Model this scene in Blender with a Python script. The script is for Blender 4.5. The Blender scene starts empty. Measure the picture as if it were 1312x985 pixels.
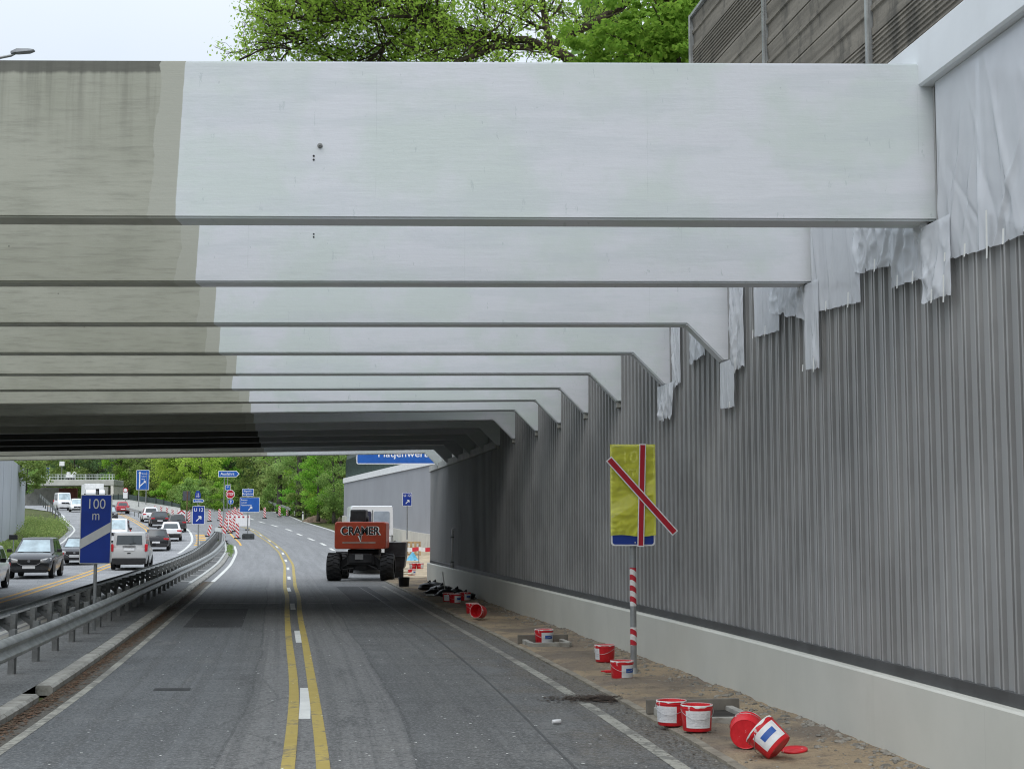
import bpy, bmesh, math, random
import numpy as np
from mathutils import Vector, Matrix

rnd = random.Random(11)
nrg = np.random.default_rng(5)
scene = bpy.context.scene
COL = scene.collection
PI = math.pi
R = math.radians

# ------------------------------------------------------------------ survey: camera, road line, ground height
F_PX, CXP, CYP, HOR = 1896.0, 656.0, 492.5, 675.0
CAM_H = 2.2
PITCH = math.atan((HOR - CYP) / F_PX)

def ray(px, py):
    u = (px - CXP) / F_PX; v = (CYP - py) / F_PX
    c, s = math.cos(PITCH), math.sin(PITCH)
    return Vector((u, c - v * s, s + v * c))

def at(px, py, Y):
    d = ray(px, py); t = Y / d.y
    return Vector((d.x * t, Y, CAM_H + d.z * t))

def size(pixels, Y):
    return pixels * Y / F_PX

# wall line X(Y): surveyed points, smoothed
_cp = [(-60, 12.3), (0, 5.36), (13.1, 3.85), (20, 2.96), (29.8, 1.45), (41, -.33), (47.7, -1.35), (54, -2.42), (81, -6.6),
       (100, -9.8), (117, -13.2), (142, -19), (165, -26), (195, -34), (230, -41.5), (260, -47), (430, -78), (700, -130)]
_ys = np.arange(-60, 700.01, .5)
_cx = np.interp(_ys, [p[0] for p in _cp], [p[1] for p in _cp])
_k = np.exp(-.5 * (np.arange(-12, 13) / 5.0) ** 2); _k /= _k.sum()
_cx = np.convolve(np.pad(_cx, 12, mode='reflect', reflect_type='odd'), _k, mode='valid')

def CX(Y): return float(np.interp(Y, _ys, _cx))
def dCX(Y): return (CX(Y + 1) - CX(Y - 1)) / 2

def _g(Y):
    if Y < 55: return 0.0
    if Y < 140: return .00025 * (Y - 55) ** 2
    if Y < 195: return 1.806 + .0425 * (Y - 140)
    if Y < 300: return 4.144 + .025 * (Y - 195)
    return 6.77 + .008 * (min(Y, 520) - 300)
_gz = np.array([_g(y) for y in _ys])
def G(Y): return float(np.interp(Y, _ys, _gz))

def ground(px, py):
    """where the line of sight of a surveyed mark meets the ground"""
    Y = 6.0; prev = None
    d = ray(px, py)
    while Y < 450:
        z = CAM_H + d.z * Y / d.y - G(Y)
        if z <= 0: break
        Y += .1
    t = Y / d.y
    return Vector((d.x * t, Y, G(Y)))

def wall_hit(px, py, off=0.0):
    d = ray(px, py); Y = 6.0
    while Y < 60:
        if d.x * Y / d.y >= CX(Y) - off and (px - CXP) > 0: pass
        if d.x / d.y * Y - (CX(Y) - off) > 0: break
        Y += .02
    t = Y / d.y
    return Y, CAM_H + d.z * t

# ------------------------------------------------------------------ objects
def tag(o, label=None, cat=None, group=None, kind=None):
    if label: o['label'] = label
    if cat: o['category'] = cat
    if group: o['group'] = group
    if kind: o['kind'] = kind
    return o

def empty(name, loc, rz=0.0, label=None, cat=None, group=None):
    o = bpy.data.objects.new(name, None); COL.objects.link(o)
    o.location = loc; o.rotation_euler = (0, 0, rz); o.empty_display_size = .2
    return tag(o, label, cat, group)

def copy_tree(o, parent=None):
    c = o.copy(); COL.objects.link(c)
    if parent is not None: c.parent = parent
    for ch in o.children: copy_tree(ch, c)
    return c

class MB:
    """collects shapes for one mesh"""
    def __init__(s): s.v = []; s.f = []; s.m = []; s.uv = None
    def add(s, vs, fs, mi=0, M=None):
        o = len(s.v)
        for p in vs:
            p = Vector(p)
            s.v.append(tuple(M @ p) if M is not None else tuple(p))
        for f in fs: s.f.append(tuple(i + o for i in f)); s.m.append(mi)
        return s
    def box(s, c, d, mi=0, M=None, rz=0):
        x, y, z = d[0] / 2, d[1] / 2, d[2] / 2
        T = Matrix.Translation(c) @ Matrix.Rotation(rz, 4, 'Z')
        if M is not None: T = M @ T
        vs = [(-x, -y, -z), (x, -y, -z), (x, y, -z), (-x, y, -z), (-x, -y, z), (x, -y, z), (x, y, z), (-x, y, z)]
        return s.add(vs, [(0, 3, 2, 1), (4, 5, 6, 7), (0, 1, 5, 4), (1, 2, 6, 5), (2, 3, 7, 6), (3, 0, 4, 7)], mi, T)
    def bbox(s, c, d, b=.02, mi=0, M=None):
        """box with chamfered vertical and horizontal edges"""
        bm = bmesh.new(); bmesh.ops.create_cube(bm, size=1)
        for v in bm.verts: v.co = Vector((v.co.x * d[0], v.co.y * d[1], v.co.z * d[2])) + Vector(c)
        bmesh.ops.bevel(bm, geom=list(bm.edges), offset=b, segments=2, profile=.6, affect='EDGES')
        bm.verts.index_update()
        vs = [v.co.copy() for v in bm.verts]; fs = [[v.index for v in f.verts] for f in bm.faces]
        bm.free()
        return s.add(vs, fs, mi, M)
    def cyl(s, p0, p1, r0, r1=None, n=12, mi=0, caps=True, M=None):
        r1 = r0 if r1 is None else r1
        p0, p1 = Vector(p0), Vector(p1); d = (p1 - p0)
        q = d.to_track_quat('Z', 'Y').to_matrix()
        vs = []
        for p, r in ((p0, r0), (p1, r1)):
            for i in range(n):
                a = 2 * PI * i / n
                vs.append(p + q @ Vector((r * math.cos(a), r * math.sin(a), 0)))
        fs = [(i, (i + 1) % n, n + (i + 1) % n, n + i) for i in range(n)]
        if caps: fs += [tuple(range(n - 1, -1, -1)), tuple(range(n, 2 * n))]
        return s.add(vs, fs, mi, M)
    def tube(s, pts, rad, n=8, mi=0, M=None):
        pts = [Vector(p) for p in pts]
        rs = rad if isinstance(rad, (list, tuple)) else [rad] * len(pts)
        vs = []; up = None
        for i, p in enumerate(pts):
            t = (pts[min(i + 1, len(pts) - 1)] - pts[max(i - 1, 0)]).normalized()
            if up is None: up = t.orthogonal().normalized()
            up = (up - t * up.dot(t))
            if up.length < 1e-5: up = t.orthogonal()
            up.normalize(); w = t.cross(up)
            for k in range(n):
                a = 2 * PI * k / n
                vs.append(p + (up * math.cos(a) + w * math.sin(a)) * rs[i])
        fs = []
        for i in range(len(pts) - 1):
            for k in range(n):
                a, b = i * n + k, i * n + (k + 1) % n
                fs.append((a, b, b + n, a + n))
        fs += [tuple(range(n - 1, -1, -1)), tuple(range((len(pts) - 1) * n, len(pts) * n))]
        return s.add(vs, fs, mi, M)
    def prism(s, poly, y0, y1, mi=0, M=None):
        """polygon in x,z pushed along y"""
        n = len(poly)
        vs = [(x, y0, z) for x, z in poly] + [(x, y1, z) for x, z in poly]
        fs = [tuple(range(n)), tuple(range(2 * n - 1, n - 1, -1))]
        fs += [((i + 1) % n, i, i + n, (i + 1) % n + n) for i in range(n)]
        return s.add(vs, fs, mi, M)
    def lathe(s, prof, n=24, mi=0, M=None):
        vs = []; m = len(prof)
        for r, z in prof:
            for i in range(n):
                a = 2 * PI * i / n; vs.append((r * math.cos(a), r * math.sin(a), z))
        fs = []
        for j in range(m - 1):
            for i in range(n):
                fs.append((j * n + i, j * n + (i + 1) % n, (j + 1) * n + (i + 1) % n, (j + 1) * n + i))
        return s.add(vs, fs, mi, M)
    def loft(s, rings, mi=0, M=None, caps=True):
        n = len(rings[0]); vs = [p for r in rings for p in r]; fs = []
        for j in range(len(rings) - 1):
            for i in range(n):
                fs.append((j * n + i, j * n + (i + 1) % n, (j + 1) * n + (i + 1) % n, (j + 1) * n + i))
        if caps: fs += [tuple(range(n - 1, -1, -1)), tuple(range((len(rings) - 1) * n, len(rings) * n))]
        return s.add(vs, fs, mi, M)
    def grid(s, nx, ny, fn, mi=0):
        vs = [fn(i / nx, j / ny) for j in range(ny + 1) for i in range(nx + 1)]
        fs = [(j * (nx + 1) + i, j * (nx + 1) + i + 1, (j + 1) * (nx + 1) + i + 1, (j + 1) * (nx + 1) + i) for j in range(ny) for i in range(nx)]
        return s.add(vs, fs, mi)
    def build(s, name, mats, parent=None, smooth=False, loc=None, fix=True, angle=None):
        me = bpy.data.meshes.new(name)
        me.from_pydata([tuple(v) for v in s.v], [], s.f)
        if not isinstance(mats, (list, tuple)): mats = [mats]
        for m in mats: me.materials.append(m)
        if len(mats) > 1: me.polygons.foreach_set('material_index', s.m)
        if fix:
            bm = bmesh.new(); bm.from_mesh(me); bmesh.ops.recalc_face_normals(bm, faces=bm.faces); bm.to_mesh(me); bm.free()
        if smooth:
            me.polygons.foreach_set('use_smooth', [True] * len(me.polygons))
            if angle is not None: me.set_sharp_from_angle(angle=R(angle))
        if s.uv:
            ul = me.uv_layers.new(name='UVMap')
            li = np.zeros(len(me.loops), dtype=np.int32); me.loops.foreach_get('vertex_index', li)
            ul.data.foreach_set('uv', np.array(s.uv, dtype=np.float32)[li].ravel())
        me.update()
        o = bpy.data.objects.new(name, me); COL.objects.link(o)
        if parent is not None: o.parent = parent
        if loc is not None: o.location = loc
        return o

def text_part(name, body, h, mat, parent, loc, rz=0.0, align='CENTER', width=None, bold=0.0, spacing=1.0):
    """lettering as flat solid letters facing -Y; h = capital height"""
    cu = bpy.data.curves.new(name, 'FONT'); cu.body = body; cu.size = h / .69
    cu.align_x = align; cu.align_y = 'CENTER'; cu.extrude = .0015; cu.offset = bold * h; cu.space_character = spacing
    o = bpy.data.objects.new(name, cu); COL.objects.link(o)
    bpy.context.view_layer.update()
    me = bpy.data.meshes.new_from_object(o.evaluated_get(bpy.context.evaluated_depsgraph_get()))
    bpy.data.objects.remove(o); bpy.data.curves.remove(cu)
    xs = [v.co.x for v in me.vertices]
    if width and xs:
        k = width / (max(xs) - min(xs))
        for v in me.vertices: v.co.x *= k
    me.materials.clear(); me.materials.append(mat)
    me.transform(Matrix.Rotation(PI / 2, 4, 'X'))
    o = bpy.data.objects.new(name, me); COL.objects.link(o)
    o.parent = parent; o.location = loc; o.rotation_euler = (0, 0, rz)
    return o

# ------------------------------------------------------------------ materials
class NT:
    def __init__(s, name):
        s.mat = bpy.data.materials.new(name); s.mat.use_nodes = True
        s.nt = s.mat.node_tree; s.n = s.nt.nodes
        s.b = s.n['Principled BSDF']; s.out = s.n['Material Output']
    def node(s, t, **kw):
        n = s.n.new(t)
        for k, v in kw.items(): setattr(n, k, v)
        return n
    def link(s, a, b): s.nt.links.new(a, b)
    def put(s, sock, v):
        if hasattr(v, 'links') or isinstance(v, bpy.types.NodeSocket): s.link(v, sock)
        else: sock.default_value = v
    def math(s, op, a, b=0.0, c=0.0, clamp=False):
        n = s.node('ShaderNodeMath', operation=op, use_clamp=clamp)
        s.put(n.inputs[0], a); s.put(n.inputs[1], b)
        if op in ('SMOOTH_MIN', 'MULTIPLY_ADD', 'WRAP', 'COMPARE'): s.put(n.inputs[2], c)
        return n.outputs[0]
    def mix(s, f, a, b, blend='MIX'):
        n = s.node('ShaderNodeMix', data_type='RGBA', blend_type=blend)
        s.put(n.inputs[0], f); s.put(n.inputs[6], a); s.put(n.inputs[7], b)
        return n.outputs[2]
    def step(s, x, lo, hi):
        n = s.node('ShaderNodeMapRange', interpolation_type='SMOOTHSTEP')
        s.put(n.inputs[0], x); n.inputs[1].default_value = lo; n.inputs[2].default_value = hi
        return n.outputs[0]
    def noise(s, vec, scale, detail=3.0, rough=.55, sc3=None, off=None):
        if sc3 is not None or off is not None:
            m = s.node('ShaderNodeMapping'); s.link(vec, m.inputs[0])
            if sc3: m.inputs[3].default_value = sc3
            if off is not None: s.put(m.inputs[1], off)
            vec = m.outputs[0]
        n = s.node('ShaderNodeTexNoise'); s.link(vec, n.inputs['Vector'])
        n.inputs['Scale'].default_value = scale; n.inputs['Detail'].default_value = detail; n.inputs['Roughness'].default_value = rough
        return n.outputs['Fac']
    def voro(s, vec, scale, feature='F1'):
        n = s.node('ShaderNodeTexVoronoi', feature=feature); s.link(vec, n.inputs['Vector']); n.inputs['Scale'].default_value = scale
        return n
    def coord(s, which='Object'):
        return s.node('ShaderNodeTexCoord').outputs[which]
    def xyz(s, vec):
        n = s.node('ShaderNodeSeparateXYZ'); s.link(vec, n.inputs[0]); return n.outputs
    def bump(s, h, strength=.3, dist=.01):
        n = s.node('ShaderNodeBump'); s.link(h, n.inputs['Height']); n.inputs['Strength'].default_value = strength; n.inputs['Distance'].default_value = dist
        s.link(n.outputs[0], s.b.inputs['Normal'])
    def done(s, col=None, rough=.6, metal=0.0, spec=.4):
        if col is not None: s.put(s.b.inputs['Base Color'], col)
        s.put(s.b.inputs['Roughness'], rough); s.b.inputs['Metallic'].default_value = metal
        s.b.inputs['Specular IOR Level'].default_value = spec
        return s.mat

def C4(c): return (c[0], c[1], c[2], 1.0)
def shade(c, k): return (c[0] * k, c[1] * k, c[2] * k, 1.0)

_mc = {}
def simple(name, col, rough=.6, metal=0.0, var=.18, scale=4.0, bump=0.0, dirt=0.0, spec=.4):
    if name in _mc: return _mc[name]
    t = NT(name); co = t.coord()
    f = t.noise(co, scale, 4)
    c = t.mix(t.step(f, .3, .7), shade(col, 1 - var), shade(col, 1 + var))
    if dirt:
        g = t.noise(co, scale * 2.7, 5, .65)
        c = t.mix(t.math('MULTIPLY', t.step(g, .48, .72), dirt), c, (.10, .085, .06, 1))
    if bump: t.bump(t.noise(co, scale * 12, 4), bump, .01)
    r = t.math('ADD', t.math('MULTIPLY', f, .2), rough - .1, clamp=True)
    _mc[name] = t.done(c, r, metal, spec)
    return _mc[name]

def beam_material(name='painted_concrete', deck_shade=0.0):
    t = NT(name); co = t.coord(); x, y, z = t.xyz(co)
    rv = t.node('ShaderNodeObjectInfo').outputs['Random']
    off = t.node('ShaderNodeCombineXYZ'); t.link(t.math('MULTIPLY', rv, 37.0), off.inputs[0]); t.link(t.math('MULTIPLY', rv, 11.0), off.inputs[2])
    off = off.outputs[0]
    edge = t.math('ADD', t.math('ADD', x, t.math('MULTIPLY', z, -.045)), t.math('MULTIPLY', t.math('SUBTRACT', t.noise(co, 2.2, 4, off=off), .5), .05))
    white = t.step(edge, -.004, .004)
    redge = t.math('ADD', edge, t.math('MULTIPLY', t.math('SUBTRACT', t.noise(co, 1.3, 5, .6, off=off), .5), .28))
    raw = t.step(redge, -.20, -.205)
    raw = t.math('SUBTRACT', 1.0, t.step(redge, -.235, -.225))
    streak = t.noise(co, 1.0, 7, .68, sc3=(1.8, 1, 19), off=off)
    blot = t.noise(co, .8, 4, .6, off=off)
    mott = t.noise(co, 3.5, 5, .65, sc3=(1, 1, 1.6), off=off)
    wcol = t.mix(t.step(blot, .42, .6), (.675, .692, .725, 1), (.61, .665, .645, 1))
    wcol = t.mix(t.math('MULTIPLY', t.math('MULTIPLY', t.step(streak, .5, .75), t.step(mott, .42, .68)), .22), wcol, (.50, .54, .54, 1))
    wcol = t.mix(t.math('MULTIPLY', t.step(mott, .52, .75), .32), wcol, (.53, .585, .57, 1))
    pink = t.noise(co, 1.7, 4, .6, sc3=(.6, 1, 2), off=off)
    wcol = t.mix(t.math('MULTIPLY', t.step(pink, .55, .75), .55), wcol, (.66, .665, .71, 1))
    # board joints and form panel seams showing through the paint
    fx = t.math('FRACT', t.math('ADD', t.math('DIVIDE', x, 2.45), t.math('MULTIPLY', rv, 3.0)))
    seam = t.math('LESS_THAN', t.math('ABSOLUTE', t.math('SUBTRACT', fx, .5)), .0012)
    seam = t.math('MULTIPLY', seam, t.step(t.noise(co, 3, 3, off=off), .42, .6))
    wcol = t.mix(t.math('MULTIPLY', seam, .35), wcol, (.42, .46, .46, 1))
    # scraped scars
    scr = t.noise(co, 2.2, 6, .72, sc3=(5, 1, 1.5), off=off)
    scar = t.math('MULTIPLY', t.math('GREATER_THAN', scr, .64), .5)
    wcol = t.mix(scar, wcol, (.44, .50, .50, 1))
    chip = t.noise(co, 6, 5, .75, sc3=(2.2, 1, .8), off=off); chp = t.math('MULTIPLY', t.math('GREATER_THAN', chip, .675), .5)
    wcol = t.mix(chp, wcol, (.40, .45, .45, 1))
    roll = t.noise(co, 1, 3, .5, sc3=(.5, 1, 3.4), off=off); wcol = t.mix(t.math('MULTIPLY', t.step(roll, .5, .58), .34), wcol, (.56, .60, .62, 1))
    rcol = t.mix(t.step(blot, .3, .7), (.405, .408, .34, 1), (.335, .34, .275, 1))
    rcol = t.mix(t.math('MULTIPLY', t.step(streak, .45, .7), .45), rcol, (.2, .2, .165, 1))
    drip = t.noise(co, 1, 5, .6, sc3=(9, 1, .5), off=off)
    low = t.step(z, .35, 1.45)
    rcol = t.mix(t.math('MULTIPLY', t.math('MULTIPLY', t.step(drip, .42, .68), low), .42), rcol, (.13, .13, .105, 1))
    pts = t.voro(co, 2.3).outputs['Distance']
    rcol = t.mix(t.math('MULTIPLY', t.math('LESS_THAN', pts, .028), .6), rcol, (.1, .1, .085, 1))
    wcol = t.mix(t.math('MULTIPLY', t.math('LESS_THAN', pts, .022), .7), wcol, (.45, .5, .5, 1))
    topedge = t.math('MULTIPLY', t.step(t.math('ADD', z, t.math('MULTIPLY', drip, .06)), 1.36, 1.40), .75)
    rcol = t.mix(topedge, rcol, (.07, .07, .06, 1))
    pcol = t.mix(streak, (.425, .43, .37, 1), (.395, .40, .34, 1))
    c = t.mix(raw, pcol, rcol); c = t.mix(white, c, wcol)
    if deck_shade: c = t.mix(t.math('SUBTRACT', deck_shade, t.math('MULTIPLY', white, .62)), c, (.012, .012, .013, 1))  # shade under the deck painted in as near black
    h = t.math('ADD', t.math('MULTIPLY', streak, .8), t.math('MULTIPLY', t.noise(co, 9, 6, .7, off=off), .7))
    h = t.math('SUBTRACT', h, t.math('MULTIPLY', t.math('ADD', scar, chp), .8))
    t.bump(h, .2, .014)
    return t.done(c, .62, 0, .35)

def asphalt_material(name, base, stains=True):
    """UV = (distance from the wall, distance along the road)"""
    t = NT(name); uv = t.coord('UV'); u, v, _ = t.xyz(uv); co = t.coord()
    big = t.noise(uv, .35, 5, .6); mid = t.noise(uv, 1.6, 5, .65); fine = t.noise(uv, 55, 3, .7); grit = t.noise(uv, 26, 4, .75)
    longs = t.noise(uv, 1, 5, .6, sc3=(2.6, .07, 1)); cross = t.noise(uv, 1, 5, .6, sc3=(.35, 2.2, 1))
    c = t.mix(t.step(big, .36, .64), shade(base, .74), shade(base, 1.22))
    c = t.mix(t.math('MULTIPLY', t.step(longs, .42, .66), .55), c, shade(base, .68))
    c = t.mix(t.math('MULTIPLY', t.step(cross, .5, .7), .5), c, shade(base, 1.5))
    c = t.mix(t.math('MULTIPLY', t.step(mid, .55, .72), .35), c, shade(base, .7))
    if stains:
        # paler worn band each side of the yellow pair
        wob = t.math('MULTIPLY', t.math('SUBTRACT', t.noise(uv, 1, 3, sc3=(.2, .12, 1)), .5), .35)
        uu = t.math('ADD', u, wob)
        band = t.math('MULTIPLY', t.step(uu, 4.55, 4.62), t.math('SUBTRACT', 1.0, t.step(uu, 6.38, 6.45)))
        c = t.mix(t.math('MULTIPLY', band, .8), c, t.mix(t.step(grit, .3, .7), (.14, .138, .132, 1), (.25, .245, .235, 1)))
        bl_ = t.step(u, 6.5, 7.2); c = t.mix(t.math('MULTIPLY', bl_, .35), c, (.115, .13, .142, 1))
        rl_ = t.math('SUBTRACT', 1.0, t.step(u, 3.9, 4.5)); c = t.mix(t.math('MULTIPLY', rl_, .3), c, (.15, .145, .132, 1))
        trk = t.noise(uv, 1, 4, .6, sc3=(5, .03, 1)); c = t.mix(t.math('MULTIPLY', t.step(trk, .48, .6), .5), c, shade(base, .6))
        for sx in (4.56, 6.44):
            ln = t.math('LESS_THAN', t.math('ABSOLUTE', t.math('SUBTRACT', uu, sx)), .018)
            c = t.mix(t.math('MULTIPLY', ln, .5), c, (.05, .05, .05, 1))
        # brown soil dragged in from the verge
        near = t.math('SUBTRACT', 1.0, t.step(u, 1.7, 4.1))
        soil = t.noise(uv, 1, 6, .68, sc3=(.75, .55, 1))
        c = t.mix(t.math('MULTIPLY', t.step(t.math('ADD', t.math('MULTIPLY', near, .34), soil), .62, .86), .72), c, (.125, .105, .078, 1))
        edge = t.math('SUBTRACT', 1.0, t.step(u, 1.75, 2.15))
        c = t.mix(t.math('MULTIPLY', edge, .5), c, (.15, .135, .105, 1))
        smear = t.noise(uv, 1, 6, .7, sc3=(.5, 2.6, 1)); c = t.mix(t.math('MULTIPLY', t.math('MULTIPLY', t.step(smear, .54, .68), t.math('SUBTRACT', 1.0, t.step(u, 3.0, 4.6))), .75), c, (.06, .052, .042, 1))
        oil = t.noise(uv, 1, 6, .7, sc3=(1.1, .3, 1)); c = t.mix(t.math('MULTIPLY', t.step(oil, .55, .68), .6), c, (.05, .05, .05, 1))
        dust = t.noise(uv, 1, 6, .72, sc3=(1.4, .5, 1), off=(7, 3, 0)); c = t.mix(t.math('MULTIPLY', t.step(dust, .54, .72), .5), c, (.21, .205, .19, 1))
        # darker patches further in
        tinted = t.math('MULTIPLY', t.math('MULTIPLY', t.step(v, 26, 36), t.math('SUBTRACT', 1.0, t.step(v, 52, 60))), t.step(t.noise(uv, 1, 4, .6, sc3=(.5, .12, 1)), .42, .6))
        c = t.mix(t.math('MULTIPLY', tinted, .2), c, shade(base, .42))
        # paler beyond the bridge: open daylight painted into the asphalt colour
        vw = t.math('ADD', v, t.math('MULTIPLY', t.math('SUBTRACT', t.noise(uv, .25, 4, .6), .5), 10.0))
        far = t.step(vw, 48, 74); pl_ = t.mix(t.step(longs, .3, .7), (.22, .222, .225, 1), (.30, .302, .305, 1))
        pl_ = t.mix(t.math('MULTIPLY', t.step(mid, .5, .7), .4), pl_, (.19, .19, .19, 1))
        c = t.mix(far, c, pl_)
        # paint flecks
        sp = t.voro(uv, 3.4); spn = t.math('ADD', .022, t.math('MULTIPLY', t.step(t.noise(uv, .6, 2), .5, .75), .05))
        spd = t.math('ADD', sp.outputs['Distance'], t.math('MULTIPLY', t.math('SUBTRACT', t.noise(uv, 40, 2), .5), .05))
        fl = t.math('LESS_THAN', spd, spn)
        keep = t.math('GREATER_THAN', t.xyz(sp.outputs['Color'])[0], .45)
        c = t.mix(t.math('MULTIPLY', t.math('MULTIPLY', fl, keep), .8), c, (.5, .5, .48, 1))
    else:
        cr = t.voro(uv, .16, 'DISTANCE_TO_EDGE'); cw = t.math('ADD', cr.outputs['Distance'], t.math('MULTIPLY', t.math('SUBTRACT', t.noise(uv, 1.2, 4), .5), .1))
        c = t.mix(t.math('MULTIPLY', t.math('LESS_THAN', t.math('ABSOLUTE', cw), .012), .5), c, shade(base, .5))
    ck = t.voro(t.mix(.25, uv, t.node('ShaderNodeTexNoise').outputs['Color']), .42, 'DISTANCE_TO_EDGE')
    c = t.mix(t.math('MULTIPLY', t.math('LESS_THAN', ck.outputs['Distance'], .006), .35), c, shade(base, .4))
    g2 = t.noise(uv, 9, 5, .8); g3 = t.noise(uv, 1, 5, .75, sc3=(14, 6, 1))
    c = t.mix(t.math('MULTIPLY', t.step(g2, .46, .62), .6), c, shade(base, .48))
    c = t.mix(t.math('MULTIPLY', t.step(g3, .52, .7), .5), c, shade(base, 1.6))
    c = t.mix(t.math('MULTIPLY', t.step(grit, .48, .64), .7), c, shade(base, 2.0))
    c = t.mix(t.math('MULTIPLY', t.step(fine, .5, .72), .6), c, shade(base, .3))
    t.bump(t.math('ADD', fine, t.math('MULTIPLY', grit, .8)), .55, .012)
    return t.done(c, t.math('ADD', t.math('MULTIPLY', big, .25), .68), 0, .25)

def marking_material(name, col, wear=.5):
    t = NT(name); co = t.coord()
    a = t.noise(co, 1.2, 5, .65); b = t.noise(co, 9, 5, .75); f = t.noise(co, 45, 3, .7)
    w = t.math('ADD', t.math('MULTIPLY', a, .55), t.math('MULTIPLY', b, .45))
    c = t.mix(t.step(a, .3, .7), shade(col, .82), shade(col, 1.05))
    c = t.mix(t.math('MULTIPLY', t.step(w, .60 - .13 * wear, .68 - .10 * wear), .75), c, (.11, .108, .1, 1))
    c = t.mix(t.math('MULTIPLY', t.step(f, .55, .75), .35), c, shade(col, .45))
    return t.done(c, .75, 0, .25)

def cladding_material():
    t = NT('grey_ribbed_cladding'); uv = t.coord('UV'); u, v, _ = t.xyz(uv)
    n = t.noise(uv, 1, 5, .6, sc3=(3.2, .14, 1)); m = t.noise(uv, .5, 4, .6); fine = t.noise(uv, 30, 3, .7, sc3=(1, .5, 1))
    rib = t.noise(uv, 1, 2, .5, sc3=(11, .01, 1))
    c = t.mix(t.step(n, .3, .7), (.300, .302, .298, 1), (.328, .329, .323, 1))
    c = t.mix(t.math('MULTIPLY', t.step(m, .4, .7), .18), c, (.25, .255, .252, 1))
    c = t.mix(t.math('MULTIPLY', t.step(rib, .5, .72), .05), c, (.38, .38, .375, 1))
    fl = t.voro(uv, .7).outputs['Distance']
    c = t.mix(t.math('MULTIPLY', t.math('LESS_THAN', fl, .014), .8), c, (.5, .5, .5, 1))
    st = t.noise(uv, 1, 6, .65, sc3=(5, .35, 1))
    c = t.mix(t.math('MULTIPLY', t.step(st, .66, .80), .2), c, (.17, .17, .165, 1))
    pz = t.math('SUBTRACT', 1.0, t.step(v, .82, 1.5))
    c = t.mix(t.math('MULTIPLY', pz, t.math('MULTIPLY', t.step(t.noise(uv, 3, 5, .7), .4, .7), .35)), c, (.23, .22, .19, 1))
    t.bump(fine, .06, .004)
    return t.done(c, .55, 0, .35)

def plinth_material():
    t = NT('painted_plinth_concrete'); uv = t.coord('UV'); u, v, _ = t.xyz(uv)
    m = t.noise(uv, .9, 5, .6); s = t.noise(uv, 1, 5, .65, sc3=(2.4, .35, 1)); f = t.noise(uv, 12, 5, .7)
    c = t.mix(t.step(m, .3, .7), (.54, .54, .485, 1), (.585, .582, .525, 1))
    c = t.mix(t.math('MULTIPLY', t.step(s, .55, .75), .4), c, (.49, .488, .43, 1))
    low = t.math('SUBTRACT', 1.0, t.step(t.math('ADD', v, t.math('MULTIPLY', t.math('SUBTRACT', f, .5), .14)), .0, .13))
    c = t.mix(t.math('MULTIPLY', low, .7), c, (.24, .22, .17, 1))
    fx = t.math('FRACT', t.math('DIVIDE', u, 5.2))
    c = t.mix(t.math('MULTIPLY', t.math('LESS_THAN', fx, .0018), .12), c, (.2, .2, .18, 1))
    t.bump(t.math('ADD', f, t.math('MULTIPLY', m, .5)), .08, .01)
    return t.done(c, .65, 0, .3)

def sand_material():
    t = NT('sandy_soil'); co = t.coord('Object')
    big = t.noise(co, .55, 5, .6); mid = t.noise(co, 2.6, 6, .7); fine = t.noise(co, 26, 4, .75); peb = t.voro(co, 22)
    c = t.mix(t.step(big, .38, .62), (.34, .265, .175, 1), (.20, .165, .13, 1))
    c = t.mix(t.math('MULTIPLY', t.step(mid, .5, .68), .75), c, (.15, .125, .10, 1))
    c = t.mix(t.math('MULTIPLY', t.step(mid, .44, .3), .6), c, (.40, .32, .21, 1))
    c = t.mix(t.math('MULTIPLY', t.math('LESS_THAN', peb.outputs['Distance'], .2), t.math('MULTIPLY', t.step(fine, .5, .6), .6)), c, (.34, .33, .30, 1))
    c = t.mix(t.math('MULTIPLY', t.step(fine, .5, .75), .55), c, (.075, .062, .048, 1))
    t.bump(t.math('ADD', mid, t.math('MULTIPLY', fine, .6)), .9, .05)
    return t.done(c, .9, 0, .15)

def grass_material(name='grass'):
    t = NT(name); co = t.coord('Object')
    a = t.noise(co, .12, 5, .65); b = t.noise(co, 1.8, 6, .7); f = t.noise(co, 14, 4, .75)
    c = t.mix(t.step(a, .35, .65), (.06, .085, .022, 1), (.115, .125, .045, 1))
    c = t.mix(t.math('MULTIPLY', t.step(b, .45, .7), .6), c, (.16, .14, .07, 1))
    c = t.mix(t.step(f, .4, .8), c, (.03, .045, .012, 1))
    t.bump(t.math('ADD', b, f), .8, .08)
    return t.done(c, .9, 0, .15)

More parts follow.
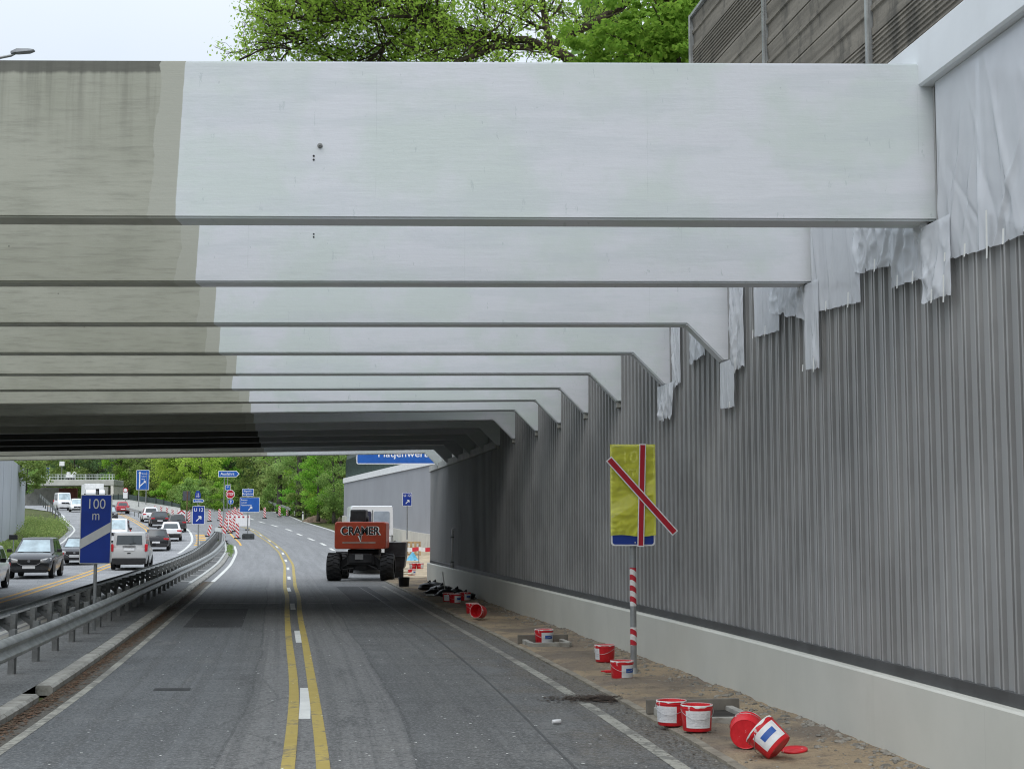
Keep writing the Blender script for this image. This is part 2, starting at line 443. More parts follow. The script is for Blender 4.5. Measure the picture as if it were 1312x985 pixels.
def leaf_material(name, c1, c2, trans=.35):
    t = NT(name)
    ri = t.node('ShaderNodeNewGeometry').outputs['Random Per Island']
    orr = t.node('ShaderNodeObjectInfo').outputs['Random']
    n = t.noise(t.coord('Object'), .45, 3)
    c = t.mix(ri, C4(c1), C4(c2))
    c = t.mix(t.math('MULTIPLY', t.step(n, .35, .65), .45), c, shade(c1, .75))
    hsv = t.node('ShaderNodeHueSaturation')
    t.link(t.math('ADD', .48, t.math('MULTIPLY', orr, .035)), hsv.inputs['Hue'])
    t.link(t.math('ADD', 1.35, t.math('MULTIPLY', orr, .75)), hsv.inputs['Value']); t.link(c, hsv.inputs['Color'])
    c = hsv.outputs[0]
    d = t.node('ShaderNodeBsdfDiffuse'); tr = t.node('ShaderNodeBsdfTranslucent'); mx = t.node('ShaderNodeMixShader')
    t.link(c, d.inputs[0]); t.link(c, tr.inputs[0]); mx.inputs[0].default_value = trans
    t.link(d.outputs[0], mx.inputs[1]); t.link(tr.outputs[0], mx.inputs[2]); t.link(mx.outputs[0], t.out.inputs[0])
    return t.mat

def bark_material(name, col):
    t = NT(name); co = t.coord()
    n = t.noise(co, 1, 6, .7, sc3=(9, 9, 1.6)); m = t.noise(co, 2.2, 4)
    c = t.mix(t.step(n, .35, .7), shade(col, .5), shade(col, 1.25)); c = t.mix(t.math('MULTIPLY', t.step(m, .5, .7), .4), c, (.07, .085, .04, 1))
    t.bump(n, .8, .03)
    return t.done(c, .9, 0, .1)

def film_material(name, col, alpha, rough=.28):
    """thin plastic film: part see-through, part milky"""
    t = NT(name); co = t.coord()
    n = t.noise(co, 3.2, 5, .65)
    d = t.node('ShaderNodeBsdfDiffuse'); tr = t.node('ShaderNodeBsdfTranslucent'); gl = t.node('ShaderNodeBsdfGlossy'); tp = t.node('ShaderNodeBsdfTransparent')
    c = t.mix(n, shade(col, .88), shade(col, 1.06))
    t.link(c, d.inputs[0]); t.link(c, tr.inputs[0]); gl.inputs['Roughness'].default_value = rough; gl.inputs[0].default_value = (.9, .92, .95, 1)
    m1 = t.node('ShaderNodeMixShader'); m1.inputs[0].default_value = .2; t.link(d.outputs[0], m1.inputs[1]); t.link(tr.outputs[0], m1.inputs[2])
    fr = t.node('ShaderNodeFresnel'); fr.inputs[0].default_value = 1.45
    m2 = t.node('ShaderNodeMixShader'); t.link(fr.outputs[0], m2.inputs[0]); t.link(m1.outputs[0], m2.inputs[1]); t.link(gl.outputs[0], m2.inputs[2])
    m3 = t.node('ShaderNodeMixShader'); t.link(t.math('SUBTRACT', alpha + .12, t.math('MULTIPLY', n, .24), clamp=True), m3.inputs[0])
    t.link(tp.outputs[0], m3.inputs[1]); t.link(m2.outputs[0], m3.inputs[2]); t.link(m3.outputs[0], t.out.inputs[0])
    return t.mat

def stripe_material(name, ca, cb, period, dirx=1.0, diry=0.0, dirz=1.0, phase=0.0):
    t = NT(name); x, y, z = t.xyz(t.coord())
    s = t.math('ADD', t.math('ADD', t.math('MULTIPLY', x, dirx), t.math('MULTIPLY', y, diry)), t.math('ADD', t.math('MULTIPLY', z, dirz), phase))
    f = t.math('GREATER_THAN', t.math('FRACT', t.math('DIVIDE', s, period)), .5)
    n = t.noise(t.coord(), 7, 4)
    c = t.mix(f, C4(ca), C4(cb)); c = t.mix(t.math('MULTIPLY', t.step(n, .5, .75), .3), c, (.2, .17, .15, 1))
    return t.done(c, .5, 0, .4)

def paint_material(name, col, rough=.25):
    t = NT(name); n = t.noise(t.coord(), 5, 4); z = t.xyz(t.coord())[2]
    low = t.math('SUBTRACT', 1.0, t.step(t.math('ADD', z, t.math('MULTIPLY', n, .3)), .3, .75))
    c = t.mix(t.math('MULTIPLY', low, .35), C4(col), (.14, .13, .115, 1))
    t.b.inputs['Coat Weight'].default_value = .5; t.b.inputs['Coat Roughness'].default_value = .08
    return t.done(c, t.math('ADD', rough, t.math('MULTIPLY', n, .12)), 0, .5)

def plastic_red():
    t = NT('red_bucket_plastic'); co = t.coord(); n = t.noise(co, 11, 5, .7); s = t.noise(co, 1, 4, .6, sc3=(14, 14, 3))
    c = t.mix(t.step(n, .3, .7), (.55, .012, .02, 1), (.68, .02, .03, 1))
    c = t.mix(t.math('MULTIPLY', t.step(s, .62, .70), .85), c, (.72, .72, .70, 1))
    return t.done(c, .38, 0, .45)

M = dict(
    beam=beam_material(), beam_shaded=beam_material('shaded_painted_concrete', .86), paving=asphalt_material('median_paving', (.17, .172, .168), False), clad=cladding_material(), plinth=plinth_material(), sand=sand_material(), grass=grass_material(),
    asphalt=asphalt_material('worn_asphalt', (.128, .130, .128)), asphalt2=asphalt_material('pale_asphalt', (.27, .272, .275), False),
    white_line=marking_material('worn_white_marking', (.40, .39, .335), 1.3), white_line2=marking_material('white_marking', (.66, .66, .62), .1),
    yellow=marking_material('yellow_marking', (.43, .33, .095), .75), orange=marking_material('orange_marking', (.72, .42, .09), .05),
    galv=simple('galvanised_steel', (.36, .37, .36), .5, .55, .2, 3, .1, .25), galv_dark=simple('dull_steel', (.22, .225, .22), .55, .4, .2, 5, .1, .3),
    pole=simple('grey_pole', (.30, .31, .31), .45, .5, .12, 5), white=simple('white_sheet', (.78, .78, .77), .5, 0, .06, 3, 0, .08),
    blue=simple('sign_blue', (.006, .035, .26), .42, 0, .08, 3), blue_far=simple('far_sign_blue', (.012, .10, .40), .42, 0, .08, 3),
    sign_white=simple('sign_white', (.80, .80, .80), .45, 0, .04, 5), sign_grey=simple('sign_stripe_grey', (.52, .53, .52), .45, 0, .06, 5),
    red=simple('sign_red', (.42, .008, .022), .42, 0, .06, 5), black=simple('black_rubber', (.018, .018, .019), .7, 0, .3, 9),
    dark=simple('dark_steel', (.028, .028, .030), .5, .3, .3, 4, .1), conc=simple('grey_concrete', (.36, .36, .33), .8, 0, .15, 1.5, .3, .35),
    kerb=simple('kerb_stone', (.33, .32, .285), .85, 0, .2, 2.2, .5, .5), wallgrey=simple('pale_grey_panel', (.43, .45, .48), .6, 0, .06, .25, .05, .06),
    wallfar=simple('grey_wall_render', (.29, .295, .31), .7, 0, .06, .3, .08, .05), beige=simple('beige_plinth', (.52, .50, .44), .7, 0, .08, .6, .1, .2),
    coping=simple('white_painted_coping', (.72, .745, .76), .55, 0, .05, .7, .08, .05), barrier=None,
    red_bucket=plastic_red(), label=simple('paper_label', (.70, .70, .70), .5, 0, .05, 30), label_blue=simple('label_blue', (.03, .10, .36), .45, 0, .1, 20),
    paint_drip=simple('dried_white_paint', (.68, .69, .66), .45, 0, .12, 12, .2), paint_wet=simple('grey_white_paint', (.46, .50, .46), .3, 0, .1, 8),
    wire=simple('wire', (.5, .5, .5), .35, .9, .1, 8), wood=simple('raw_wood', (.36, .24, .12), .8, 0, .25, 3, .3, .1),
    glass=simple('dark_glass', (.025, .035, .038), .06, 0, .2, 2, 0, 0, .8), glass_sky_tint=simple('sky_tinted_windscreen', (.36, .45, .48), .08, 0, .3, 1.5, 0, 0, .8),  # windscreens: sky reflection put into the pale base colour
    tyre=simple('tyre_rubber', (.014, .014, .015), .8, 0, .25, 12, .3), rim=simple('alloy_rim', (.35, .35, .36), .35, .8, .1, 6),
    lamp_red=simple('tail_lamp_red', (.50, .02, .03), .2, 0, .15, 9), lamp_white=simple('head_lamp_clear', (.85, .86, .86), .12, 0, .05, 9),
    plate=simple('number_plate_white', (.78, .78, .78), .4, 0, .03, 9), trim=simple('black_trim', (.02, .02, .021), .5, 0, .2, 9),
    lift_red=simple('lift_orange_red', (.31, .046, .02), .4, 0, .12, 2, 0, .15), lettering_dark=simple('lettering_black', (.02, .02, .02), .4, 0, .1, 5),
    cream=simple('cream_hose', (.6, .57, .46), .5), bag=simple('black_bag', (.012, .012, .013), .35, 0, .3, 7, .4),
    film=film_material('milky_plastic_film', (.86, .885, .92), .78, .13), foil=film_material('yellow_plastic_foil', (1.0, 1.0, .04), .67, .35),
    tape=simple('pale_tape', (.74, .74, .70), .45, 0, .05, 9), brick=simple('red_brick', (.22, .085, .07), .85, 0, .2, 3, .2),
    pale_steel=simple('pale_painted_steel', (.62, .66, .64), .5, 0, .06, 2), stripes=stripe_material('red_white_stripes', (.76, .74, .72), (.50, .02, .03), .30),
    stripes_l=stripe_material('white_red_stripes', (.76, .74, .72), (.50, .02, .03), .30, -1.0), tape_stripes=stripe_material('red_white_tape', (.74, .73, .71), (.48, .02, .035), .16, .55, .55, 1.0, .04),
    tape_long=stripe_material('barrier_tape', (.78, .77, .76), (.58, .03, .05), .7, 1.0, .0, .0), block_stripes=stripe_material('red_white_blocks', (.80, .80, .79), (.58, .02, .03), .5, 1.0, 0, 0),
    fence_green=simple('green_slats', (.045, .07, .06), .6, .2, .2, 2), leaf_dead=simple('dead_leaves', (.12, .065, .035), .8, 0, .6, 9),
    silver=paint_material('silver_paint', (.46, .46, .45)), black_car=paint_material('black_paint', (.012, .012, .014), .18), white_car=paint_material('white_paint', (.74, .74, .74)),
    red_car=paint_material('red_paint', (.42, .015, .03)), grey_car=paint_material('dark_grey_paint', (.035, .036, .04), .2), sky_blue=simple('blue_sheet', (.12, .42, .60), .5),
)
def barrier_material():
    t = NT('weathered_barrier_boards'); uv = t.coord('UV'); u, v, _ = t.xyz(uv)
    n = t.noise(uv, 1, 5, .7, sc3=(.4, 6, 1)); d = t.noise(uv, 1, 6, .65, sc3=(2.5, .5, 1)); f = t.noise(uv, 22, 4, .7)
    c = t.mix(t.step(n, .3, .7), (.165, .15, .125, 1), (.27, .245, .205, 1))
    c = t.mix(t.math('MULTIPLY', t.step(d, .5, .68), .65), c, (.055, .055, .05, 1))
    c = t.mix(t.math('MULTIPLY', t.step(f, .5, .75), .4), c, (.09, .088, .08, 1))
    t.bump(t.math('ADD', n, f), .4, .01)
    return t.done(c, .85, 0, .15)
M['barrier'] = barrier_material()
# ------------------------------------------------------------------ world, sun, camera
w = bpy.data.worlds.new('World'); scene.world = w; w.use_nodes = True
nt = w.node_tree; bg = nt.nodes['Background']; wo = nt.nodes['World Output']
SUN_EL, SUN_ROT = R(52), R(200)
sky = nt.nodes.new('ShaderNodeTexSky'); sky.sky_type = 'NISHITA'; sky.sun_disc = False
sky.sun_elevation = SUN_EL; sky.sun_rotation = SUN_ROT; sky.air_density = 1.0; sky.dust_density = 3.0; sky.ozone_density = 1.0
nt.links.new(sky.outputs[0], bg.inputs[0]); bg.inputs[1].default_value = .035
cl = nt.nodes.new('ShaderNodeBackground')
tc = nt.nodes.new('ShaderNodeTexCoord'); cn = nt.nodes.new('ShaderNodeTexNoise'); cn.inputs['Scale'].default_value = 1.6; cn.inputs['Detail'].default_value = 5
nt.links.new(tc.outputs['Generated'], cn.inputs['Vector'])
cr = nt.nodes.new('ShaderNodeValToRGB'); cr.color_ramp.elements[0].position = .3; cr.color_ramp.elements[1].position = .75
cr.color_ramp.elements[0].color = (.74, .84, .96, 1); cr.color_ramp.elements[1].color = (.92, .965, 1, 1)
nt.links.new(cn.outputs['Fac'], cr.inputs[0]); nt.links.new(cr.outputs[0], cl.inputs[0])
# overcast: the zenith three times as bright as the horizon
sx_ = nt.nodes.new('ShaderNodeSeparateXYZ'); nt.links.new(tc.outputs['Generated'], sx_.inputs[0])
mm = nt.nodes.new('ShaderNodeMath'); mm.operation = 'MAXIMUM'; nt.links.new(sx_.outputs[2], mm.inputs[0]); mm.inputs[1].default_value = 0
m2_ = nt.nodes.new('ShaderNodeMath'); m2_.operation = 'MULTIPLY_ADD'; nt.links.new(mm.outputs[0], m2_.inputs[0]); m2_.inputs[1].default_value = 1.62; m2_.inputs[2].default_value = .40
nt.links.new(m2_.outputs[0], cl.inputs[1])
ad = nt.nodes.new('ShaderNodeAddShader'); nt.links.new(bg.outputs[0], ad.inputs[0]); nt.links.new(cl.outputs[0], ad.inputs[1]); nt.links.new(ad.outputs[0], wo.inputs[0])

sl = bpy.data.lights.new('sun', 'SUN'); sl.energy = .75; sl.angle = R(40); sl.color = (1.0, .965, .92)
so = bpy.data.objects.new('sun', sl); COL.objects.link(so)
# the sky's sun direction: rotation measured from +Y, clockwise seen from above
sd = Vector((math.sin(SUN_ROT) * math.cos(SUN_EL), math.cos(SUN_ROT) * math.cos(SUN_EL), math.sin(SUN_EL)))
so.rotation_euler = sd.to_track_quat('Z', 'Y').to_euler(); so.location = sd * 60

cam = bpy.data.cameras.new('camera'); co_ = bpy.data.objects.new('camera', cam); COL.objects.link(co_)
co_.location = (0, 0, CAM_H); co_.rotation_euler = (PI / 2 + PITCH, 0, 0)
cam.sensor_width = 36; cam.lens = 36 * F_PX / 1312; cam.clip_start = .1; cam.clip_end = 6000
scene.camera = co_
scene.view_settings.view_transform = 'Standard'; scene.view_settings.look = 'None'; scene.view_settings.exposure = 0; scene.view_settings.gamma = 1
try:
    scene.cycles.use_denoising = True; scene.cycles.max_bounces = 8; scene.cycles.transparent_max_bounces = 12
    scene.cycles.sample_clamp_indirect = 6; scene.cycles.filter_width = 1.1
except Exception: pass

# ------------------------------------------------------------------ ground sheets laid along the road
def yset(y0, y1, st=.5):
    ys = [y for y in np.arange(math.ceil(y0 / st + 1e-6) * st, y1 - 1e-6, st)]
    return [y0] + [float(y) for y in ys] + [y1]

def F(v): return v if callable(v) else (lambda Y: v)

def lerp_pts(pts):
    ys = [p[0] for p in pts]; xs = [p[1] for p in pts]
    ya = np.arange(-60, 700.01, .5); xa = np.interp(ya, ys, xs); k = np.exp(-.5 * (np.arange(-16, 17) / 5.0) ** 2); k /= k.sum()
    xa = np.convolve(np.pad(xa, 16, mode='reflect', reflect_type='odd'), k, mode='valid')
    return lambda Y: float(np.interp(Y, ya, xa))

def strip(name, dl, dr, y0, y1, zo, mat, nx=1, label=None, cat=None, group=None, worldx=False, kind='structure'):
    """sheet between two lines; dl, dr = distances from the wall line (or world X)"""
    dl, dr = F(dl), F(dr); mb = MB(); mb.uv = []
    ys = yset(y0, y1)
    for Y in ys:
        for i in range(nx + 1):
            d = dl(Y) + (dr(Y) - dl(Y)) * i / nx
            X = d if worldx else CX(Y) - d
            mb.v.append((X, Y, G(Y) + zo)); mb.uv.append((CX(Y) - X, Y))
    n = nx + 1
    for j in range(len(ys) - 1):
        for i in range(nx):
            mb.f.append((j * n + i, j * n + i + 1, (j + 1) * n + i + 1, (j + 1) * n + i)); mb.m.append(0)
    o = mb.build(name, mat, fix=False)
    # normals up
    me = o.data
    if me.polygons[0].normal.z < 0: me.flip_normals()
    return tag(o, label, cat, group, kind)

# base ground to the horizon
mb = MB()
ys = [-400, -60] + [float(y) for y in np.arange(-59.5, 520.1, .5)] + [700, 1200, 4000]
for Y in ys:
    z = G(min(max(Y, -60), 700)) - .06
    mb.v += [(-2500, Y, z), (2500, Y, z)]
for j in range(len(ys) - 1): mb.f.append((2 * j, 2 * j + 1, 2 * j + 3, 2 * j + 2)); mb.m.append(0)
tag(mb.build('ground', M['grass']), 'grassy ground falling and rising under the roads', 'ground', None, 'structure')

# the closed carriageway we stand on, widening to the exit lane beyond the bridge
right_edge = lerp_pts([(-30, 1.66), (60, 1.66), (68, 1.3), (80, .3), (100, -1.6), (142, -2.0), (180, -3.3), (200, -3.0), (260, -1.0), (420, 0)])
left_edge = lerp_pts([(-30, 9.06), (104, 9.06), (112, 8.9), (126, 9.5), (130, 11.0), (150, 11.8), (175, 12.4), (195, 9), (230, 8), (420, 8)])
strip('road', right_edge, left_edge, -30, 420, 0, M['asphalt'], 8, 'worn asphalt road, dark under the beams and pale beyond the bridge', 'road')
lc_r = lerp_pts([(-30, 11.5), (104, 11.5), (118, 11.3), (126, 9.5), (130, 11.0), (150, 11.8), (175, 12.4), (195, 13.5), (230, 20), (270, 30.5), (330, 47), (420, 72)])
lc_l = lerp_pts([(-30, 20.0), (44, 20.0), (80, 21), (110, 22.6), (150, 23.5), (182, 25), (200, 27), (230, 33), (270, 44), (330, 61), (420, 88)])
strip('carriageway', lc_r, lc_l, -30, 420, .006, M['asphalt2'], 8, 'grey carriageway with the queue of traffic', 'road')

# median island with its kerbs
strip('median', 9.28, 11.3, -30, 118, .1, M['paving'], 4, 'paved median strip between the guard rails', 'median')
kb = MB()
Y = -12.0
while Y < 112:
    L = 1.0
    if not 18.6 < Y < 19.4:
        a = [CX(Y + .006) - 9.06, Y + .006]; b = [CX(Y + L - .006) - 9.06, Y + L - .006]
        wob = rnd.uniform(-.008, .008)
        pr = [(0, -.03), (.008, .07), (-.03, .103), (-.21, .105), (-.225, .09), (-.225, -.03)]
        ra = [(a[0] + x + wob, a[1], G(a[1]) + z) for x, z in pr]; rb = [(b[0] + x + wob, b[1], G(b[1]) + z) for x, z in pr]
        kb.loft([ra, rb])
    Y += L
tag(kb.build('kerb', M['kerb']), 'pale concrete kerb stones along the median', 'kerb', None, 'structure')
strip('kerb', 11.3, 11.45, -30, 118, .1, M['kerb'], 1, 'low kerb on the traffic side of the median', 'kerb')

# verge between gutter line and wall plinth: uneven sand
def hmap(x, y):
    from mathutils import noise as ns
    return .045 * ns.noise(Vector((x * 1.3, y * .8, 0))) + .02 * ns.noise(Vector((x * 4.1, y * 3.7, 5))) + .010 * ns.noise(Vector((x * 11, y * 11, 9)))
vg = MB(); ys = [float(y) for y in np.arange(4, 63, .09)]; nx = 18
pits = [(14.9, 16.9, 1.5, .62), ]
for Y in ys:
    for i in range(nx + 1):
        d = 1.70 - (1.70 + .35) * i / nx
        z = .05 * min(1, (1.7 - d) / .12) + hmap(d, Y) * min(1, (1.7 - d) / .3) + (.09 * max(0, (.5 - d)) if d < .5 else 0)
        vg.v.append((CX(Y) - d, Y, G(Y) + z))
n = nx + 1
for j in range(len(ys) - 1):
    for i in range(nx): vg.f.append((j * n + i, j * n + i + 1, (j + 1) * n + i + 1, (j + 1) * n + i)); vg.m.append(0)
tag(vg.build('verge', M['sand'], smooth=True), 'bare sandy verge along the foot of the wall', 'verge', None, 'structure')
vr = lerp_pts([(52, -8.0), (85, -8), (99, -5.0), (150, -3.9), (160, -4.3)])
sb = MB(); ys = yset(60.5, 112, .5)
for Y in ys:
    for i in range(13):
        d0 = right_edge(Y) + .02; d1 = -9.0
        d = d0 + (d1 - d0) * i / 12
        rise = .32 * min(1, max(0, (Y - 60) / 40)) * (i / 12) ** .7
        sb.v.append((CX(Y) - d, Y, G(Y) + .025 + rise + hmap(d, Y) * .8 * min(1, i / 3)))
for j in range(len(ys) - 1):
    for i in range(12): sb.f.append((j * 13 + i, j * 13 + i + 1, (j + 1) * 13 + i + 1, (j + 1) * 13 + i)); sb.m.append(0)
tag(sb.build('site_sand', simple('pale_sand', (.46, .37, .25), .9, 0, .25, 1.2, .5, .3), smooth=True), 'pale sandy work site beyond the wall end', 'sand', None, 'structure')
# gutter kerb: narrow flush stones
gk = MB(); Y = 5.0
while Y < 62:
    a, b = Y + .004, Y + .996
    wob = rnd.uniform(-.01, .01)
    pr = [(-.05, -.02), (-.05, .03), (.05, .034), (.05, -.02)]
    gk.loft([[(CX(q) - 1.68 + x + wob, q, z + wob * .4) for x, z in pr] for q in (a, b)])
    Y += 1
tag(gk.build('kerb', simple('dusty_kerb', (.24, .215, .17), .9, 0, .25, 3, .5, .5)), 'narrow dusty edging stones at the verge', 'kerb', None, 'structure')

# ------------------------------------------------------------------ road markings (sheets 4 mm up)
def line(dc, wd, y0, y1, mat, label, zo=.004, **k):
    f = F(dc)
    return strip('road_marking', lambda Y: f(Y) + wd / 2, lambda Y: f(Y) - wd / 2, y0, y1, zo, mat, 1, label, 'road marking', **k)
edge_d = lerp_pts([(0, 2.2), (45, 2.15), (57, 2.1)])
line(edge_d, .15, 7, 24.5, M['white_line'], 'worn white edge line running past the buckets', .004)
line(edge_d, .13, 24.5, 56, simple('ghost_marking', (.22, .21, .185), .8, 0, .3, 2.5, 0, .5), 'faded edge line running under the bridge')
def leaf_mould():
    t = NT('leaf_mould'); uv = t.coord('UV'); u, v, _ = t.xyz(uv)
    n = t.noise(uv, 3.5, 6, .75); f = t.noise(uv, 28, 4, .75); big = t.noise(uv, .5, 3)
    c = t.mix(t.step(f, .35, .65), (.035, .027, .02, 1), (.15, .115, .08, 1))
    cover = t.step(t.math('ADD', t.math('MULTIPLY', t.math('SUBTRACT', u, 8.86), 1.1), t.math('ADD', n, t.math('MULTIPLY', big, .3))), .6, .72)
    c = t.mix(cover, t.mix(f, (.09, .085, .075, 1), (.16, .15, .13, 1)), c)
    t.bump(f, .8, .02); return t.done(c, .9, 0, .1)
strip('litter_strip', 8.72, 9.05, 7, 60, .006, leaf_mould(), 1, 'brown leaf litter strip along the median kerb', 'litter', None, kind='stuff')
line(8.69, .17, 7, 60, M['white_line'], 'worn white left edge line by the median kerb')
line(8.69, .16, 60, 111, M['white_line2'], 'white left edge line running up to the works')
def patch(d0, d1, y0, y1, mat, label, zo=.0035):
    strip('road_patch', d0, d1, y0, y1, zo, mat, 1, label, 'road patch')
tar = simple('tar_seal', (.062, .062, .062), .5, 0, .3, 4, .2); pale_ = simple('pale_joint', (.30, .295, .28), .85, 0, .3, 3, .3, .3); dkp = asphalt_material('repair_asphalt', (.062, .063, .064), False)
patch(7.75, 7.25, 20.3, 20.62, simple('grate_dark', (.035, .036, .037), .7, 0, .4, 12, .4), 'small dark gully patch in the left lane')
patch(8.4, 6.0, 43.2, 43.34, pale_, 'pale joint across the left lane'); patch(5.3, 4.5, 43.3, 43.42, pale_, 'pale joint right of the yellow lines')
patch(3.9, 2.75, 44.5, 55.5, dkp, 'dark repair patch in the right lane by the lift'); patch(8.2, 6.9, 33.0, 40.5, dkp, 'dark repair patch in the left lane')
strip('road_patch', lerp_pts([(0, 3.1), (14, 3.2), (30, 2.95), (60, 3.1)]), lerp_pts([(0, 3.08), (14, 3.17), (30, 2.925), (60, 3.07)]), 8, 58, .0036, tar, 1, 'thin tar seam along the right lane', 'road patch')
yl = lerp_pts([(0, 5.72), (13.45, 5.80), (29.8, 5.90), (47.7, 5.82), (81, 5.75), (117, 5.9), (142, 5.9), (175, 5.9)])
yr = lerp_pts([(0, 5.30), (13.45, 5.46), (19.9, 5.60), (35, 5.57), (47.7, 5.45), (81, 5.3), (117, 5.5), (142, 5.5), (175, 5.5)])
line(yl, .13, 7, 150, M['yellow'], 'left line of the yellow pair down the middle of the road', .006)
line(yr, .13, 7, 150, M['yellow'], 'right line of the yellow pair down the middle of the road', .006)
Y = 17.35
for k in range(12):
    dd = 5.69 if Y < 60 else 5.6
    line(dd, .135, Y, Y + 3.3, M['white_line2'], 'white dashes between the yellow lines', .003, group='white centre dashes')
    Y += 11.3
for k in range(14):
    y0 = 84 + k * 9.4
    line(lerp_pts([(80, 2.1), (115, 1.8), (134, 2.1), (164, 2.3), (230, 3)]), .25, y0, y0 + 4.4, M['white_line2'], 'white lane dashes curving to the exit', group='white exit lane dashes')
line(lerp_pts([(100, -1.4), (142, -1.75), (180, -3.05), (200, -2.8)]), .2, 100, 200, M['white_line2'], 'white line along the right of the exit lane')
ol = lerp_pts([(0, 14.1), (44, 14.4), (78, 15.1), (145, 15.7), (165, 15.9), (182, 17), (200, 18.7), (230, 25.5), (270, 36)])
line(lambda Y: ol(Y) + .2, .14, 5, 270, M['orange'], 'left line of the orange yellow pair between the traffic lanes', .011)
line(lambda Y: ol(Y) - .2, .14, 5, 270, M['orange'], 'right line of the orange yellow pair between the traffic lanes', .011)
gp = [ground(*p) for p in ((228, 709), (238, 703), (244.5, 696), (246.5, 690), (245, 684), (241, 679.5), (234, 675))]
wlx = lerp_pts([(q.y, CX(q.y) - q.x) for q in gp])
line(lambda Y: wlx(Y), .20, gp[0].y, gp[-1].y, M['white_line2'], 'white line curving past the yellow blocks at the tip of the median', .011)
line(lambda Y: lc_r(Y) + .35, .16, 5, 100, M['white_line2'], 'white line beside the traffic lane near the median', .011)
line(lambda Y: lc_l(Y) - .6, .18, 5, 270, M['white_line2'], 'white line at the far edge of the oncoming lane', .011)
for k in range(7):
    y0 = 112 + k * 3.2
    line(lambda Y: wlx(Y) - .75, .8, y0, y0 + 1.7, M['orange'], 'short yellow blocks beside the works', .013, group='yellow blocks')
for k in range(8):
    Yc = 58 + k * 6.2
    line(9.0 if False else 10.0, 1.3, Yc, Yc + .3, M['white_line2'], 'white hatching bars on the median tip', .105, group='white median bars')
line(9.38, .14, 56, 117, M['white_line2'], 'white line bounding the median bars', .107)
# red-white beacon area lines
line(8.2, .15, 112, 150, M['orange'], 'yellow line through the parked beacons', .006)

# embankments behind the walls
e = strip('embankment', -.62, -120, -40, 53, 0, M['grass'], 2, 'grassy bank behind the grey wall', 'bank')
for v in e.data.vertices: v.co.z = 5.6
mb = MB(); ys = yset(53, 330, 1.0)
bank = lerp_pts([(53, -9), (90, -9), (100, -7.5), (150, -7.5), (165, -7.5), (200, -9), (330, -11)])
for Y in ys:
    for d, h in ((bank(Y), .05), (bank(Y) - 7 if Y > 152 else bank(Y) - .01, .2 if Y > 152 else 4.6), (bank(Y) - 14, 5.0), (bank(Y) - 160, 5.5)):
        mb.v.append((CX(Y) - d, Y, G(Y) + h))
for j in range(len(ys) - 1):
    for i in range(3): mb.f.append((j * 4 + i, j * 4 + i + 1, (j + 1) * 4 + i + 1, (j + 1) * 4 + i)); mb.m.append(0)
tag(mb.build('embankment', M['grass'], smooth=False), 'bank rising behind the far grey wall', 'bank', None, 'structure')
